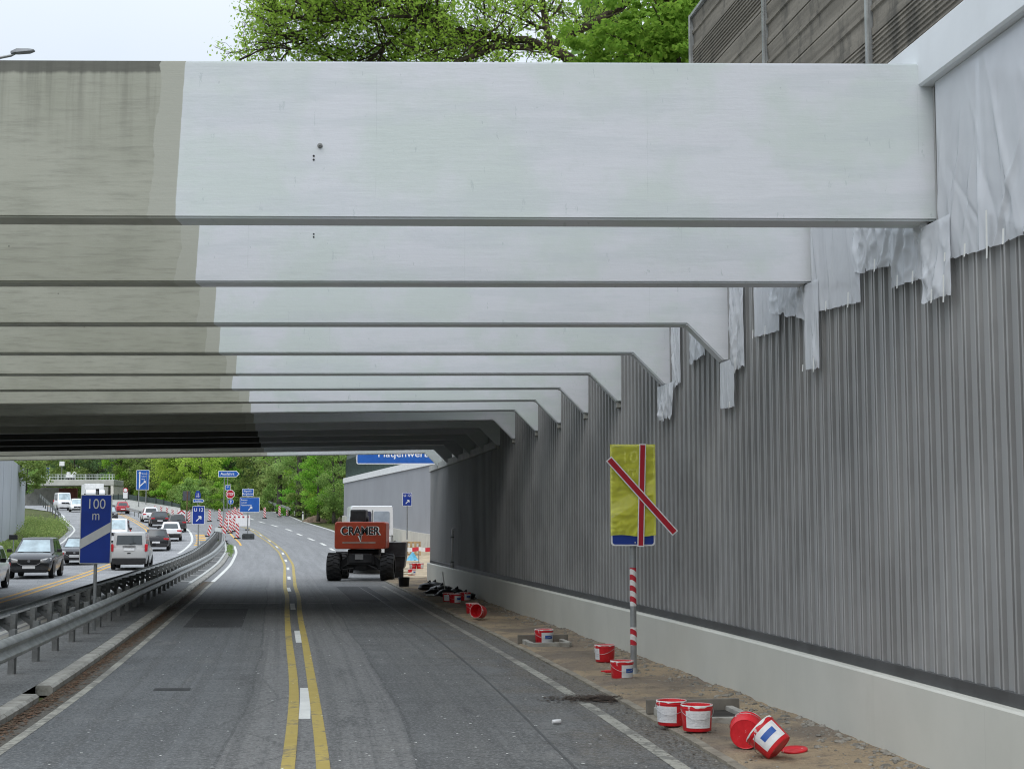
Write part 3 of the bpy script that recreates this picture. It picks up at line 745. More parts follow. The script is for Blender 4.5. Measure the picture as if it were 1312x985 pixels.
# ------------------------------------------------------------------ the bridge beams
BY = [13.1, 16.5, 19.9, 23.1, 26.4, 29.3, 32.1, 34.9, 38.3, 41, 44, 47, 50, 53, 56]
BOT = {0: (700, 281), 1: (700, 362), 2: (700, 415), 3: (700, 452.5), 4: (700, 479), 5: (600, 498), 6: (600, 514), 7: (600, 527), 8: (560, 539.5), 9: (560, 549)}
SPLIT = [225, 252, 275, 281, 303, 298, 320, 322, 326, 328, 330, 332, 334, 338, 342]
TILT = [-.004, -.001, -.001, 0, .001, .004, .007, .010, .012, .013, .014, .015, .015, .016, .017]
ORD = ['frontmost', 'second', 'third', 'fourth', 'fifth', 'sixth', 'seventh', 'eighth', 'ninth', 'tenth', 'eleventh']
THK, BH = .35, 1.45
bear_m = simple('dark_bearing', (.05, .05, .05), .8, 0, .3, 6, .2)
for i, Y in enumerate(BY):
    px, py = BOT.get(i, (560, 0))
    xs = at(SPLIT[i], py - 60 if i in BOT else 580, Y).x
    xe = CX(Y) + (.10 if i == 0 else .08)
    zb = at(px, py, Y).z if i in BOT else 4.93
    L = xs + 25.0
    e = xe - xs                                     # right end in local x
    t = math.tan(TILT[i])
    # object origin at the paint edge, lower arris
    def zz(x): return t * (x - (0 if False else e * .5))
    hd = .50
    if i < 2: poly = [(-L, 0), (e, 0), (e, BH), (-L, BH)]
    else: poly = [(-L, 0), (e - .66, 0), (e - .17, -hd), (e, -hd), (e, BH), (-L, BH)]
    poly = [(x, z + zz(x)) for x, z in poly]
    bm = bmesh.new()
    fv = [bm.verts.new((x, 0, z)) for x, z in poly]
    f = bm.faces.new(fv)
    ex = bmesh.ops.extrude_face_region(bm, geom=[f])
    for v in ex['geom']:
        if isinstance(v, bmesh.types.BMVert): v.co.y += THK
    bmesh.ops.recalc_face_normals(bm, faces=bm.faces)
    bmesh.ops.bevel(bm, geom=list(bm.edges), offset=.018, segments=2, affect='EDGES')
    me = bpy.data.meshes.new('concrete_beam'); bm.to_mesh(me); bm.free(); me.materials.append(M['beam_shaded'] if 10 <= i < 13 else M['beam'])
    if i < 10:
        side = 'greenish bare concrete on the left and white paint on the right'
        lab = f'{ORD[i]} cross beam counted from the viewer, {side}' if i else 'frontmost and largest cross beam, stained bare concrete left, white paint right, one bolt'
        grp = 'white and bare cross beams'
    elif i < 13:
        lab, grp = 'cross beam in the dark shade under the road bridge', 'cross beams in the dark under the road bridge'
    else:
        lab = ['last but one pale cross beam at the far mouth of the underpass', 'last cross beam at the far mouth of the underpass'][i - 13]; grp = 'white and bare cross beams'
    if i in (10, 11, 12): grp = 'cross beams in the dark under the road bridge'
    root = empty('concrete_beam', (xs, Y, zb), 0, lab, 'beam', grp)
    bo = bpy.data.objects.new('beam_body', me); COL.objects.link(bo); bo.parent = root
    zl = (0 if i < 2 else -hd) + zz(e)
    bb = MB(); bb.bbox((e - .09, THK / 2 + .02, zl - .052), (.17, THK * .8, .10), .012)
    if i < 10: bb.bbox((e - .05, THK / 2 + .02, zl - .22), (.09, THK * .62, .24), .015)
    bb.build('bearing_corbel', bear_m if i < 2 else M['conc'], root)
    if i == 0:
        for bx, bz, r in ((at(410, 187, Y).x - xs, at(410, 187, Y).z - zb, .028),):
            b2 = MB(); b2.cyl((bx, .0, bz), (bx, -.02, bz), .018, .018, 6); b2.cyl((bx, -.018, bz), (bx, -.045, bz), .008, .007, 10); b2.cyl((bx, 0, bz - .0), (bx, -.006, bz), .024, .024, 16)
            b2.build('anchor_bolt', M['galv_dark'], root)
    if i in (0, 1):
        b3 = MB(); c = at(402, 300 if i else 200, Y)
        for dz in (0, .035):
            b3.cyl((c.x - xs + .002 * dz, .001, c.z - zb - dz), (c.x - xs, -.004, c.z - zb - dz), .010, .010, 8)
        b3.build('plug_hole', M['dark'], root)

# road bridge carried over the far beams (a skewed slab with edge parapets)
dz = 4.93 + BH + .05
cn_ = [(-40, 20.0), (14.0, 43.5), (14.0, 57.0), (-40, 45.5)]
dk = empty('road_bridge_deck', (-12, 43, dz), 0, 'heavy road bridge slab lying across the far beams', 'bridge deck')
mb = MB(); lo = [(x + 12, y - 43, 0) for x, y in cn_]; hi = [(x + 12, y - 43, .75) for x, y in cn_]
mb.loft([lo, hi]); mb.build('slab', simple('shade_dark_concrete', (.12, .12, .11), .9, 0, .2, 1, .2, .3), dk)  # slab colour darkened to deepen the shade beneath it
for a, b in ((0, 1), (3, 2)):
    p, q = Vector((cn_[a][0] + 12, cn_[a][1] - 43, .751)), Vector((cn_[b][0] + 12, cn_[b][1] - 43, .751))
    d = q - p; ang = math.atan2(d.y, d.x)
    m2 = MB(); m2.bbox((0, 0, .05), (d.length, .3, .1), .02)
    o = m2.build('parapet', M['conc'], dk, loc=(p + q) / 2); o.rotation_euler = (0, 0, ang)

# street lamp standing on the bridge
pb = at(-62, 73, 38.5)
lm = empty('street_lamp', (pb.x, 38.5, dz + .75), 0, 'slim grey street lamp with a flat head above the beam at top left', 'street lamp')
hx = at(44, 66, 38.5)
mb = MB(); hz = hx.z - dz - .75; hxx = hx.x - pb.x
mb.tube([(0, 0, 0), (0, 0, hz - .9), (.15, 0, hz - .55), (.55, 0, hz - .32), (hxx - .62, 0, hz - .12), (hxx - .5, 0, hz - .05)], [.09, .06, .055, .045, .035, .035], 10)
mb.build('pole', M['pole'], lm, True)
mb = MB(); mb.loft([[(hxx - .62, y * .05, hz + z * .03 - .04) for y, z in ((-1, -1), (1, -1), (1, 1), (-1, 1))], [(hxx - .45, y * .12, hz + z * .055) for y, z in ((-1, -1), (1, -1), (.7, 1), (-.7, 1))],
                    [(hxx - .15, y * .13, hz + z * .05) for y, z in ((-1, -.6), (1, -.6), (.7, 1), (-.7, 1))], [(hxx, y * .07, hz + z * .015 + .02) for y, z in ((-1, -1), (1, -1), (1, 1), (-1, 1))]])
mb.build('lamp_head', simple('lamp_grey', (.22, .23, .24), .5, .2, .1, 3), lm)

# ------------------------------------------------------------------ the right wall: plinth, ribbed cladding, coping
path = []; Y = 7.0
while Y < 59.3: path.append((CX(Y), Y)); Y += .02
p = Vector((CX(59.3), 59.3, 0)); a = math.atan2(-dCX(59.3), 1.0)
rad = 1.9; ds = .02
for k in range(int(rad * R(100) / ds)):
    a -= ds / rad; p = p + Vector((-math.sin(a), math.cos(a), 0)) * ds; path.append((p.x, p.y))
for k in range(400):
    p = p + Vector((-math.sin(a), math.cos(a), 0)) * ds; path.append((p.x, p.y))
PA = np.array(path); SA = np.concatenate([[0], np.cumsum(np.hypot(*np.diff(PA, axis=0).T))])
TA = np.gradient(PA, axis=0); TA /= np.linalg.norm(TA, axis=1)[:, None]; NA = np.stack([-TA[:, 1], TA[:, 0]], 1)
def wpt(s, off):
    x = np.interp(s, SA, PA[:, 0]); y = np.interp(s, SA, PA[:, 1]); nx = np.interp(s, SA, NA[:, 0]); ny = np.interp(s, SA, NA[:, 1])
    l = math.hypot(nx, ny); return (float(x + nx / l * off), float(y + ny / l * off))
S_END = float(SA[-1]); S_ARC = float(np.interp(59.3, PA[:2610, 1], SA[:2610]))
wall = empty('retaining_wall', (CX(30), 30, 0), 0, 'long curved grey ribbed wall on a pale plinth along the right of the road', 'wall')
def wl(x, y, z): return (x - CX(30), y - 30, z)
def ztop(y, s): return 6.15 if s < 34.9 else 4.40
per = [(0, 0), (.052, 0), (.062, .034), (.094, .034), (.106, 0), (.150, 0), (.158, .022), (.180, .022), (.188, 0)]
mb = MB(); mb.uv = []; cols = []
s = 0.0; k = 0
while s < S_END - .4:
    if s < 200:
        jit = 0; big = 1
        for ds_, of in per: cols.append((s + ds_ + (jit if of else 0), of * big * (1 if s < 36 else .45)))
    s += .262
for s, of in cols:
    x, y = wpt(s, of)
    for z in (.80, ztop(y, s)):
        mb.v.append(wl(x, y, z)); mb.uv.append((s, z))
for j in range(len(cols) - 1):
    a_, b_ = cols[j][1], cols[j + 1][1]
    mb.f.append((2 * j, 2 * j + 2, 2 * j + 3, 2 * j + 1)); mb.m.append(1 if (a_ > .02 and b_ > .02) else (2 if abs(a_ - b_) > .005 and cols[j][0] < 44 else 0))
mb.build('ribbed_cladding', [M['clad'], simple('rib_top_lit', (.35, .35, .343), .5, 0, .14, .8, 0, .12), simple('rib_side_shaded', (.22, .221, .217), .6, 0, .2, .8)], wall, fix=False)  # rib tops and sides carry light and shade in their colours
ab = MB(); ab.v = [wl(CX(Y) + .35, Y, z) for Y in (36.5, 42, 47, 53, 60.5) for z in (4.3, 6.36)]; ab.f = [(2 * k, 2 * k + 2, 2 * k + 3, 2 * k + 1) for k in range(4)]; ab.m = [0] * 4
ab.build('bridge_seat', M['conc'], wall, fix=False)
# solid concrete behind so no light leaks through
def sweep(prof, s0, s1, st, mat, name, parent, smooth=False, ang=None):
    m = MB(); m.uv = []; ss = list(np.arange(s0, s1, st)) + [s1]; rings = []
    for s in ss:
        ring = []
        for of, z in prof:
            x, y = wpt(s, of); ring.append(wl(x, y, z)); m.uv.append((s, z + abs(of) * .3))
        rings.append(ring)
    uv = m.uv; m.loft(rings); m.uv = uv
    return m.build(name, mat, parent, smooth, angle=ang)
sweep([(-.012, .0), (-.012, 6.16), (-.45, 6.16), (-.45, .0)], 0, 34.9, .5, M['conc'], 'wall_core', wall)
sweep([(-.012, .0), (-.012, 4.40), (-.45, 4.40), (-.45, .0)], 34.9, S_END, .2, M['conc'], 'wall_core', wall)
sweep([(-.005, -.1), (.135, -.1), (.135, .765), (.115, .785), (-.005, .79)], 0, S_END, .25, M['plinth'], 'plinth', wall)
sweep([(-.004, .791), (.045, .791), (.045, .90), (.03, .905), (-.004, .905)], 0, S_ARC, .25, simple('base_channel', (.085, .087, .087), .5, .2, .2, 2), 'base_channel', wall)
sweep([(-.55, 6.17), (.13, 6.17), (.15, 6.19), (.15, 6.61), (.13, 6.63), (-.55, 6.63)], 0, 36.0, .5, M['coping'], 'coping', wall)
sweep([(-.5, 4.405), (.07, 4.405), (.07, 4.62), (-.5, 4.62)], 34.95, S_ARC + 2.6, .2, simple('cap_strip', (.44, .44, .41), .7, 0, .12, 2, .2, .3), 'cap_strip', wall)

# conduit on the dark end of the wall
def wall_s(Yv): return float(np.interp(Yv, PA[:2610, 1], SA[:2610]))
cy, cz = wall_hit(583, 700)
x, y = wpt(wall_s(min(cy, 59.0)), .09)
cd = empty('conduit_pipe', (x, y, .80), 0, 'white vertical conduit pipe fixed to the dark far end of the grey wall', 'pipe')
mb = MB(); mb.tube([(0, 0, 0), (0, 0, .7), (0, 0, 1.25), (.01, 0, 1.32), (.06, 0, 1.34)], .042, 10); mb.build('pipe', M['white'], cd, True)
for z in (.2, 1.05): mb = MB(); mb.bbox((.0, -.0, z), (.13, .1, .04), .01); mb.build('clamp', M['galv_dark'], cd)

# ------------------------------------------------------------------ noise barrier on top of the wall
BOFF = .48
nb = empty('noise_barrier', (CX(16) + BOFF, 16, 6.3), 0, 'weathered grey noise barrier of horizontal ribbed boards above the coping', 'noise barrier')
py_ = [4.7, 8.4, 12.1, 15.8, 19.5, 23.2]
BZ0, BZ1 = 6.4, 10.35
def bl(Y, off, z): return (CX(Y) + BOFF - off - CX(16) - BOFF, Y - 16, z - 6.3)
for k in range(len(py_) - 1):
    a, b = py_[k] + .05, py_[k + 1] - .05
    m = MB(); m.uv = []; rows = []
    nb_ = 7; hh = (BZ1 - BZ0) / nb_
    for r in range(nb_):
        z0 = BZ0 + r * hh
        rows += [(z0, .0), (z0 + .012, .05)]
        if r % 2 == 0 or r == 3:
            rows += [(z0 + .10, .05), (z0 + .115, .03), (z0 + hh * .5, .03), (z0 + hh * .5 + .015, .055), (z0 + hh * .62, .055), (z0 + hh * .64, .03)]
        else:
            nn = 9
            for q in range(nn):
                zq = z0 + .03 + q * (hh - .06) / nn
                rows += [(zq, .05), (zq + .018, .05), (zq + .022, .034), (zq + (hh - .06) / nn - .004, .034)]
        rows += [(z0 + hh - .03, .05), (z0 + hh - .006, .045)]
    ny = 2
    for z, o in rows:
        for Yv in (a, b): m.v.append(bl(Yv, o, z)); m.uv.append((Yv * 1.0, z))
    for r in range(len(rows) - 1): m.f.append((2 * r, 2 * r + 1, 2 * r + 3, 2 * r + 2)); m.m.append(0)
    m.build('board_panel', M['barrier'], nb, fix=False)
m = MB()
for k in range(len(py_) - 1): m.loft([[bl(Yv, o, z) for o, z in ((-.02, BZ0), (-.02, BZ1), (-.06, BZ1), (-.06, BZ0))] for Yv in (py_[k], py_[k + 1])])
m.build('backing', M['conc'], nb)
for Yv in py_:
    m = MB(); c = bl(Yv, .03, (BZ0 + BZ1) / 2)
    m.box(c, (.10, .025, BZ1 - BZ0 + .1)); m.box((c[0] - .055, c[1], c[2]), (.02, .10, BZ1 - BZ0 + .1)); m.build('post', M['galv'], nb)
m = MB(); m.loft([[bl(Yv, o, z) for o, z in ((-.05, BZ1), (.09, BZ1), (.09, BZ1 + .05), (-.05, BZ1 + .05))] for Yv in (py_[0], py_[-1])]); m.build('cap_rail', M['galv'], nb)

# ------------------------------------------------------------------ plastic sheets taped to the wall
from mathutils import noise as mns
def sheet(pl, pr, yb_l, yb_r, zt, label, seed, crump=.02, ytop=None, taper=0.0, tongues=(), ragged=.008, off=.06):
    """hung between two photo columns; bottom at the given heights"""
    Ya, zl = wall_hit(pr, yb_r, .06); Yb, zr = wall_hit(pl, yb_l, .06)
    sa, sb_ = wall_s(Ya), wall_s(Yb)              # sa nearer the viewer
    zbA, zbB = zl, zr
    if ytop is not None: zt = wall_hit((pl + pr) / 2, ytop, .06)[1]
    base = wpt((sa + sb_) / 2, off)
    root_z = zt
    rg = random.Random(seed); ph = rg.uniform(0, 9)
    ww, hh_ = sb_ - sa, zt - min(zbA, zbB); creases = []
    for k in range(int(9 + 260 * crump * (.6 + ww))):
        ang = rg.gauss(0, .16 + crump * 9); c_s = sa + ww * rg.random(); c_z = zt - hh_ * rg.random() ** .6
        creases.append((c_s, c_z, math.cos(ang), math.sin(ang), rg.choice([1, 1, -.7]) * rg.uniform(.25, 1.0) * crump * 1.15, rg.uniform(.012, .05), rg.uniform(.25, .8) * hh_))
    def crease(s, z):
        o = 0
        for cs, cz, ca, sa_, A, wd, ln in creases:
            ds, dz_ = s - cs, z - cz; dn = abs(ds * ca + dz_ * sa_)
            if dn > wd * 3: continue
            al = abs(-ds * sa_ + dz_ * ca) / ln
            if al < 1: o += A * max(0, 1 - dn / (wd * 3)) ** 1.6 * (1 - al * al)
        return o
    nx = max(16, int((sb_ - sa) / .016)); nz = max(24, int((zt - min(zbA, zbB)) / .024))
    m = MB()
    for j in range(nz + 1):
        v = j / nz
        for i in range(nx + 1):
            u = i / nx
            zb = zbA + (zbB - zbA) * u + ragged * mns.noise(Vector((u * 6, seed, 3))) * 1.6 + (ragged * 1.5 if .35 < (u * 3.3 + ph) % 1 < .42 else 0)
            z = zt + (zb - zt) * v
            mid = (sa + sb_) / 2; hw = (sb_ - sa) / 2 * (1 - taper * v)
            s = mid + (u * 2 - 1) * hw + .03 * mns.noise(Vector((seed, v * 3, u))) * v
            # hanging folds and crumples
            q = Vector((s * 7 + ph, z * .9, seed)); fold = abs(mns.noise(q)) * 1.2
            q2 = Vector((s * 4.5 + z * 1.6, z * 4 - s, seed + 3)); c2 = 1 - abs(mns.noise(q2)) * 2
            q3 = Vector((s * 17 - z * 6, z * 11 + s * 3, seed + 7)); c3 = abs(mns.noise(q3))
            q4 = Vector((s * 2.1 - z * 2.4, z * 1.7 + s * .8, seed + 11)); c4 = 1 - abs(mns.noise(q4)) * 2
            q5 = Vector((s * 9 + z * 8, z * 3 - s * 2, seed + 15)); c5 = (1 - abs(mns.noise(q5)) * 1.6) ** 3
            o = off + (crump * (.45 * fold + .5 * c4 * .5 + (.5 * max(0, c2) ** 3 if crump > .025 else 0)) + crease(s, z)) * min(1, .15 + 1.2 * v) * (1.0 if 0 < i < nx else .4)
            x, y = wpt(s, max(.045, o))
            m.v.append((x - base[0], y - base[1], z - root_z))
    n = nx + 1
    for j in range(nz):
        for i in range(nx): m.f.append((j * n + i, j * n + i + 1, (j + 1) * n + i + 1, (j + 1) * n + i)); m.m.append(0)
    root = empty('plastic_sheet', (base[0], base[1], root_z), 0, label, 'plastic sheet', 'masking sheets taped to the wall')
    m.build('film', M['film'], root, True, fix=False)
    for tu, tl in tongues:
        s = sa + (sb_ - sa) * tu; x, y = wpt(s, off + .05)
        zb = zbA + (zbB - zbA) * tu; zt_ = zb + tl * .6; zz_ = zb - tl * .2
        t2 = MB(); w_ = .017
        def tp(a, b, jx=.0):
            x1, y1 = wpt(s + a, off + .05 + jx); return (x1 - base[0], y1 - base[1], b - root_z)
        t2.add([tp(-w_, zt_), tp(w_, zt_), tp(w_ * 1.1, zb, .004), tp(-w_ * .9, zb, .004), tp(w_ * .8 + .004, zz_, .007), tp(-w_ * .8 + .003, zz_, .007)], [(0, 1, 2, 3), (3, 2, 4, 5)])
        t2.build('tape_strip', M['tape'], root, fix=False)
    return root
sheet(1204.5, 1262, 336, 320, 6.165, 'large smooth film right beside the end of the frontmost beam', 1, .018, tongues=((.3, .14), (.75, .1)))
sheet(1256, 1345, 322, 290, 6.165, 'large creased film at the right edge under the white coping', 2, .022, tongues=((.55, .16), (.8, .5)))
sheet(1041, 1103, 401, 387, 6.14, 'flat film beside the end of the second beam', 3, .012, tongues=((.15, .2), (.6, .14)))
sheet(1097, 1145, 352, 340, 6.14, 'short crumpled bright film left of the two long tails', 4, .034, ragged=.022, tongues=((.35, .16),))
sheet(1142, 1192, 370, 355, 6.14, 'creased film hanging left of the tail under the frontmost beam', 5, .03, tongues=((.3, .15), (.7, .16)))
sheet(1189, 1225, 390, 378, 4.9, 'tail of film hanging under the end of the frontmost beam', 6, .028, off=.10, tongues=((.08, .3), (.5, .15)), taper=.05)
sheet(936, 954, 478, 470, 6.14, 'narrow torn film beside the end of the third beam', 7, .03, ragged=.04, tongues=((.4, .25),))
sheet(967, 999, 432, 424, 6.14, 'flat film between the second and third beams', 8, .014, tongues=((.4, .16), (.9, .14)))
sheet(990, 1037, 402, 410, 6.14, 'crumpled bright film bunched just left of the second beam end', 9, .034, ragged=.022)
sheet(1036, 1054, 474, 472, 4.92, 'long narrow tail hanging under the end of the second beam', 10, .014, off=.09, tongues=((.1, .2), (.9, .1)))
sheet(926, 944, 524, 521, 4.42, 'narrow tail hanging under the knee of the third beam', 11, .014, off=.09, tongues=((.1, .12),))
sheet(884, 904, 468, 455, 6.14, 'small scrap of film seen behind the third beam knee', 12, .03, ragged=.03)
sheet(845, 866, 540, 534, 4.42, 'torn tail hanging under the knee of the fourth beam', 13, .03, off=.09, ragged=.04, taper=.2, tongues=((.5, .2),))
sheet(861, 872, 500, 490, 6.14, 'thin strip of film at the end of the fourth beam', 14, .02, ragged=.03)

# ------------------------------------------------------------------ far right wall beyond the bridge
FW = [(548, 100), (440, 152)]
pA, pB = at(558, 690, 98), at(440, 690, 152)
fw = empty('retaining_wall', ((pA.x + pB.x) / 2, 125, G(125)), 0, 'smooth grey wall with white coping beyond the bridge, behind the boom lift', 'wall')
fc = Vector(((pA.x + pB.x) / 2, 125, G(125)))
ext = Vector((pA.x + (pA.x - pB.x) * .6, pA.y - (152 - 98) * .6, 0))
P0 = Vector((ext.x, ext.y, 0)); P1 = Vector((pB.x, pB.y, 0)); dv = (P1 - P0).normalized(); nv = Vector((-dv.y, dv.x, 0))
def fwl(t, o, z): q = P0 + (P1 - P0) * t + nv * o; return (q.x - fc.x, q.y - fc.y, z - fc.z)
def fsweep(name, mat, o0, o1, zf0, zf1, n=30):
    m = MB(); rings = []
    for k in range(n + 1):
        t = k / n; q = P0 + (P1 - P0) * t; g = G(q.y)
        rings.append([fwl(t, o, z) for o, z in ((o0, zf0(t, g)), (o1, zf0(t, g)), (o1, zf1(t, g)), (o0, zf1(t, g)))])
    m.loft(rings); return m.build(name, mat, fw)
zA, zB = at(548, 596, 100).z, at(440, 619, 152).z
def ztl(t): return zA + (zB - zA) * ((t - .375) / .625) if t > .375 else zA
fsweep('wall_face', M['wallfar'], -.5, 0, lambda t, g: g - .3, lambda t, g: ztl(t))
fsweep('coping', M['white'], -.55, .12, lambda t, g: ztl(t) + .002, lambda t, g: ztl(t) + .5)
fsweep('plinth', M['beige'], .002, .16, lambda t, g: g - .3, lambda t, g: g + 1.05 + .28 * (1 - t))
gf = empty('slat_fence', (pB.x, pB.y, zB + .5), 0, 'dark green vertical slat fence on the white coping behind the blue overhead sign', 'fence')
m = MB(); m2 = MB(); nf = 150
for k in range(nf):
    t = 1 - k / nf * .62; q = P0 + (P1 - P0) * t + nv * -.2; z0 = ztl(t) + .5
    c = (q.x - pB.x, q.y - pB.y, z0 - zB - .5)
    m.box((c[0], c[1], c[2] + .95), (.10, .07, 1.9), 0, None, math.atan2(dv.y, dv.x))
m.build('slats', M['fence_green'], gf)
for k in range(9):
    t = 1 - k / 8 * .62; q = P0 + (P1 - P0) * t + nv * -.34; z0 = ztl(t) + .5
    m2 = MB(); m2.box((q.x - pB.x, q.y - pB.y, z0 - zB - .5 + .98), (.14, .12, 1.96), 0, None, math.atan2(dv.y, dv.x)); m2.build('post', M['pale_steel'], gf)
m3 = MB(); m3.loft([[(lambda q: (q.x - pB.x, q.y - pB.y, z + ztl(t) - zB))(P0 + (P1 - P0) * t + nv * o) for o, z in ((-.30, .7), (-.25, .7), (-.25, 2.3), (-.30, 2.3))] for t in (1, .7, .4)])
m3.build('backing', simple('dark_mesh', (.10, .125, .115), .8, 0, .2, 2), gf)

# ------------------------------------------------------------------ left wall
lp = [(-20.5, 8), (-22.8, 40), (-25.2, 56), (-28.6, 75), (-34.9, 97), (-40.5, 118), (-46, 138), (-47.9, 146)]
c0 = Vector((-35, 97, G(97)))
lw = empty('retaining_wall', c0, 0, 'tall pale grey panel wall at the far left of the traffic lanes', 'wall')
def lz(x): return 0
m = MB(); mp = MB(); mc = MB(); mj = MB()
for k in range(len(lp) - 1):
    (x0, y0), (x1, y1) = lp[k], lp[k + 1]
    def topz(y): return 5.7 if y < 57 else 7.9 + .0 * y
    rings = []; rp = []; rc = []
    for x, y in ((x0, y0), (x1, y1)):
        g = G(y); zt = 5.0 if y1 < 57 else 8.0
        rings.append([(x - c0.x - o, y - c0.y, z - c0.z) for o, z in ((0, g - .5), (0, zt), (.5, zt), (.5, g - .5))])
        rp.append([(x - c0.x + o, y - c0.y, z - c0.z) for o, z in ((.002, g - .5), (.12, g - .5), (.12, g + .75), (.002, g + .78))])
    m.loft(rings)
    if y1 < 100: mp.loft(rp)
    n_ = int(math.hypot(x1 - x0, y1 - y0) / 7.0)
    for q in range(n_):
        t = q / n_; x = x0 + (x1 - x0) * t; y = y0 + (y1 - y0) * t
        zt = 5.0 if y1 < 57 else 8.0
        mj.box((x - c0.x + .004, y - c0.y, (G(y) + zt) / 2 - c0.z), (.02, .035, zt - G(y)), 0, None, 0)
m.build('wall_panels', M['wallgrey'], lw); mp.build('plinth', M['beige'], lw)
mj.build('panel_joints', simple('joint_grey', (.30, .315, .335), .7), lw)
# bank behind the left wall
m = MB()
for x, y in lp + [(-60, 160), (-75, 190)]:
    for dx, h in ((-.45, 0), (-4, .6), (-160, 1.5)): m.v.append((x + dx, y, (5.0 if y < 57 else 7.9 if y < 150 else G(y) + 4.2) + h))
nn = len(lp) + 2
for j in range(nn - 1):
    for i in range(2): m.f.append((j * 3 + i, j * 3 + i + 1, (j + 1) * 3 + i + 1, (j + 1) * 3 + i)); m.m.append(0)
tag(m.build('embankment', M['grass']), 'grassy bank behind the left panel wall', 'bank', None, 'structure')

# ------------------------------------------------------------------ far overpass
OY = 278
g0 = at(38, 652, OY); g1 = at(150, 652, OY)
op = empty('overpass', ((g0.x + g1.x) / 2, OY, G(OY)), 0, 'distant pale concrete overpass crossing the traffic lanes at left', 'bridge')
def opl(px, py, dy=0): q = at(px, py, OY); return (q.x - (g0.x + g1.x) / 2, dy, q.z - G(OY))
a, b = opl(10, 614.5), opl(147, 614.5); a2 = opl(10, 622); 
m = MB(); m.bbox(((a[0] + b[0]) / 2, 3, (a[2] + a2[2]) / 2), (b[0] - a[0], 7, a[2] - a2[2]), .1); m.build('deck', simple('pale_concrete', (.50, .50, .46), .8, 0, .12, .4, .1, .2), op)
m = MB(); q0, q1 = opl(134, 623), opl(150, 662); m.loft([[(q0[0], -1, q1[2] - 1), (q0[0] + .9, -1, q1[2] - 1), (q0[0] + .9, -1, q0[2] - .1), (q0[0], -1, q0[2] - .1)], [(q0[0], 7, q1[2] - 1), (q0[0] + .9, 7, q1[2] - 1), (q0[0] + .9, 7, q0[2] - .1), (q0[0], 7, q0[2] - .1)]])
m.build('abutment', M['conc'], op)
m = MB(); p0, p1 = opl(146, 622), opl(153, 655); m.add([(p0[0] - .5, -.4, p0[2]), (p0[0], -.4, p0[2]), (p1[0], -3.5, p1[2] - 1), (p1[0] - .7, -3.5, p1[2] - 1), (p0[0] - .5, 7, p0[2]), (p0[0], 7, p0[2]), (p1[0], 7, p1[2] - 1), (p1[0] - .7, 7, p1[2] - 1)], [(0, 1, 2, 3), (4, 7, 6, 5), (0, 4, 5, 1), (1, 5, 6, 2), (3, 2, 6, 7), (0, 3, 7, 4)]); m.build('wing_wall', M['beige'], op)
m = MB(); p0, p1 = opl(62, 624), opl(85, 645); m.box(((p0[0] + p1[0]) / 2, 6.8, (p0[2] + p1[2]) / 2), (p1[0] - p0[0], .5, p0[2] - p1[2])); m.build('brick_pier', M['brick'], op)
m = MB(); p0, p1 = opl(10, 623), opl(62, 660); m.box(((p0[0] + p1[0]) / 2, 7.2, (p0[2] + p1[2]) / 2), (p1[0] - p0[0], .5, p0[2] - p1[2])); m.build('abutment', M['conc'], op)
m = MB()
for k in range(2): 
    z = a[2] + .45 + k * .5; m.cyl((a[0], -.3, z), (b[0], -.3, z), .05, n=6)
for k in range(70):
    x = a[0] + (b[0] - a[0]) * k / 69; m.cyl((x, -.3, a[2]), (x, -.3, a[2] + .95), .02, n=4)
m.build('railing', M['pale_steel'], op)
for px in (48, 61, 75, 84, 97, 110, 125, 141, 145):
    x = opl(px, 610)[0]; m = MB(); m.cyl((x, -.32, a[2]), (x, -.32, a[2] + 1.05), .07, n=6); m.build('railing_post', M['pale_steel'], op)
# mast with a square white board standing on the overpass
mp_ = at(79, 614, OY + 2)
bd = empty('mast_sign', (mp_.x, OY + 2, a[2] + G(OY)), 0, 'small square white board on a mast above the far overpass', 'sign')
m = MB(); m.cyl((0, 0, 0), (0, 0, 3.4), .06, n=6); m.build('mast', M['pole'], bd)
m = MB(); m.bbox((0, -.1, 3.1), (.95, .06, .85), .02); m.build('panel', M['sign_white'], bd)
mp_ = at(61, 614, OY + 2)
bd = empty('road_sign', (mp_.x, OY + 2, a[2] + G(OY)), 0, 'dark blue board between two pale posts on the far overpass', 'sign')
for sx in (-.33, .33): m = MB(); m.cyl((sx, 0, 0), (sx, 0, 2.4), .07, n=6); m.build('post', M['sign_white'], bd)
m = MB(); m.box((0, -.08, 1.7), (.5, .05, 1.3)); m.build('panel', M['blue'], bd)
# white machine on the overpass
mp_ = at(90, 614, OY + 3)
bd = empty('site_machine', (mp_.x, OY + 3, a[2] + G(OY)), 0, 'small white machine standing on the far overpass', 'machine')
m = MB(); m.bbox((0, 0, .75), (1.4, 1.2, .6), .08); m.bbox((-.35, 0, 1.3), (.5, .9, .5), .06); m.tube([(.3, 0, 1.0), (.7, 0, 1.6), (1.1, 0, 1.3)], .09, 6); m.build('body', M['white'], bd)
m = MB(); [m.cyl((x, -.55, .25), (x, .55, .25), .25, n=10) for x in (-.45, .45)]; m.build('wheels', M['tyre'], bd)
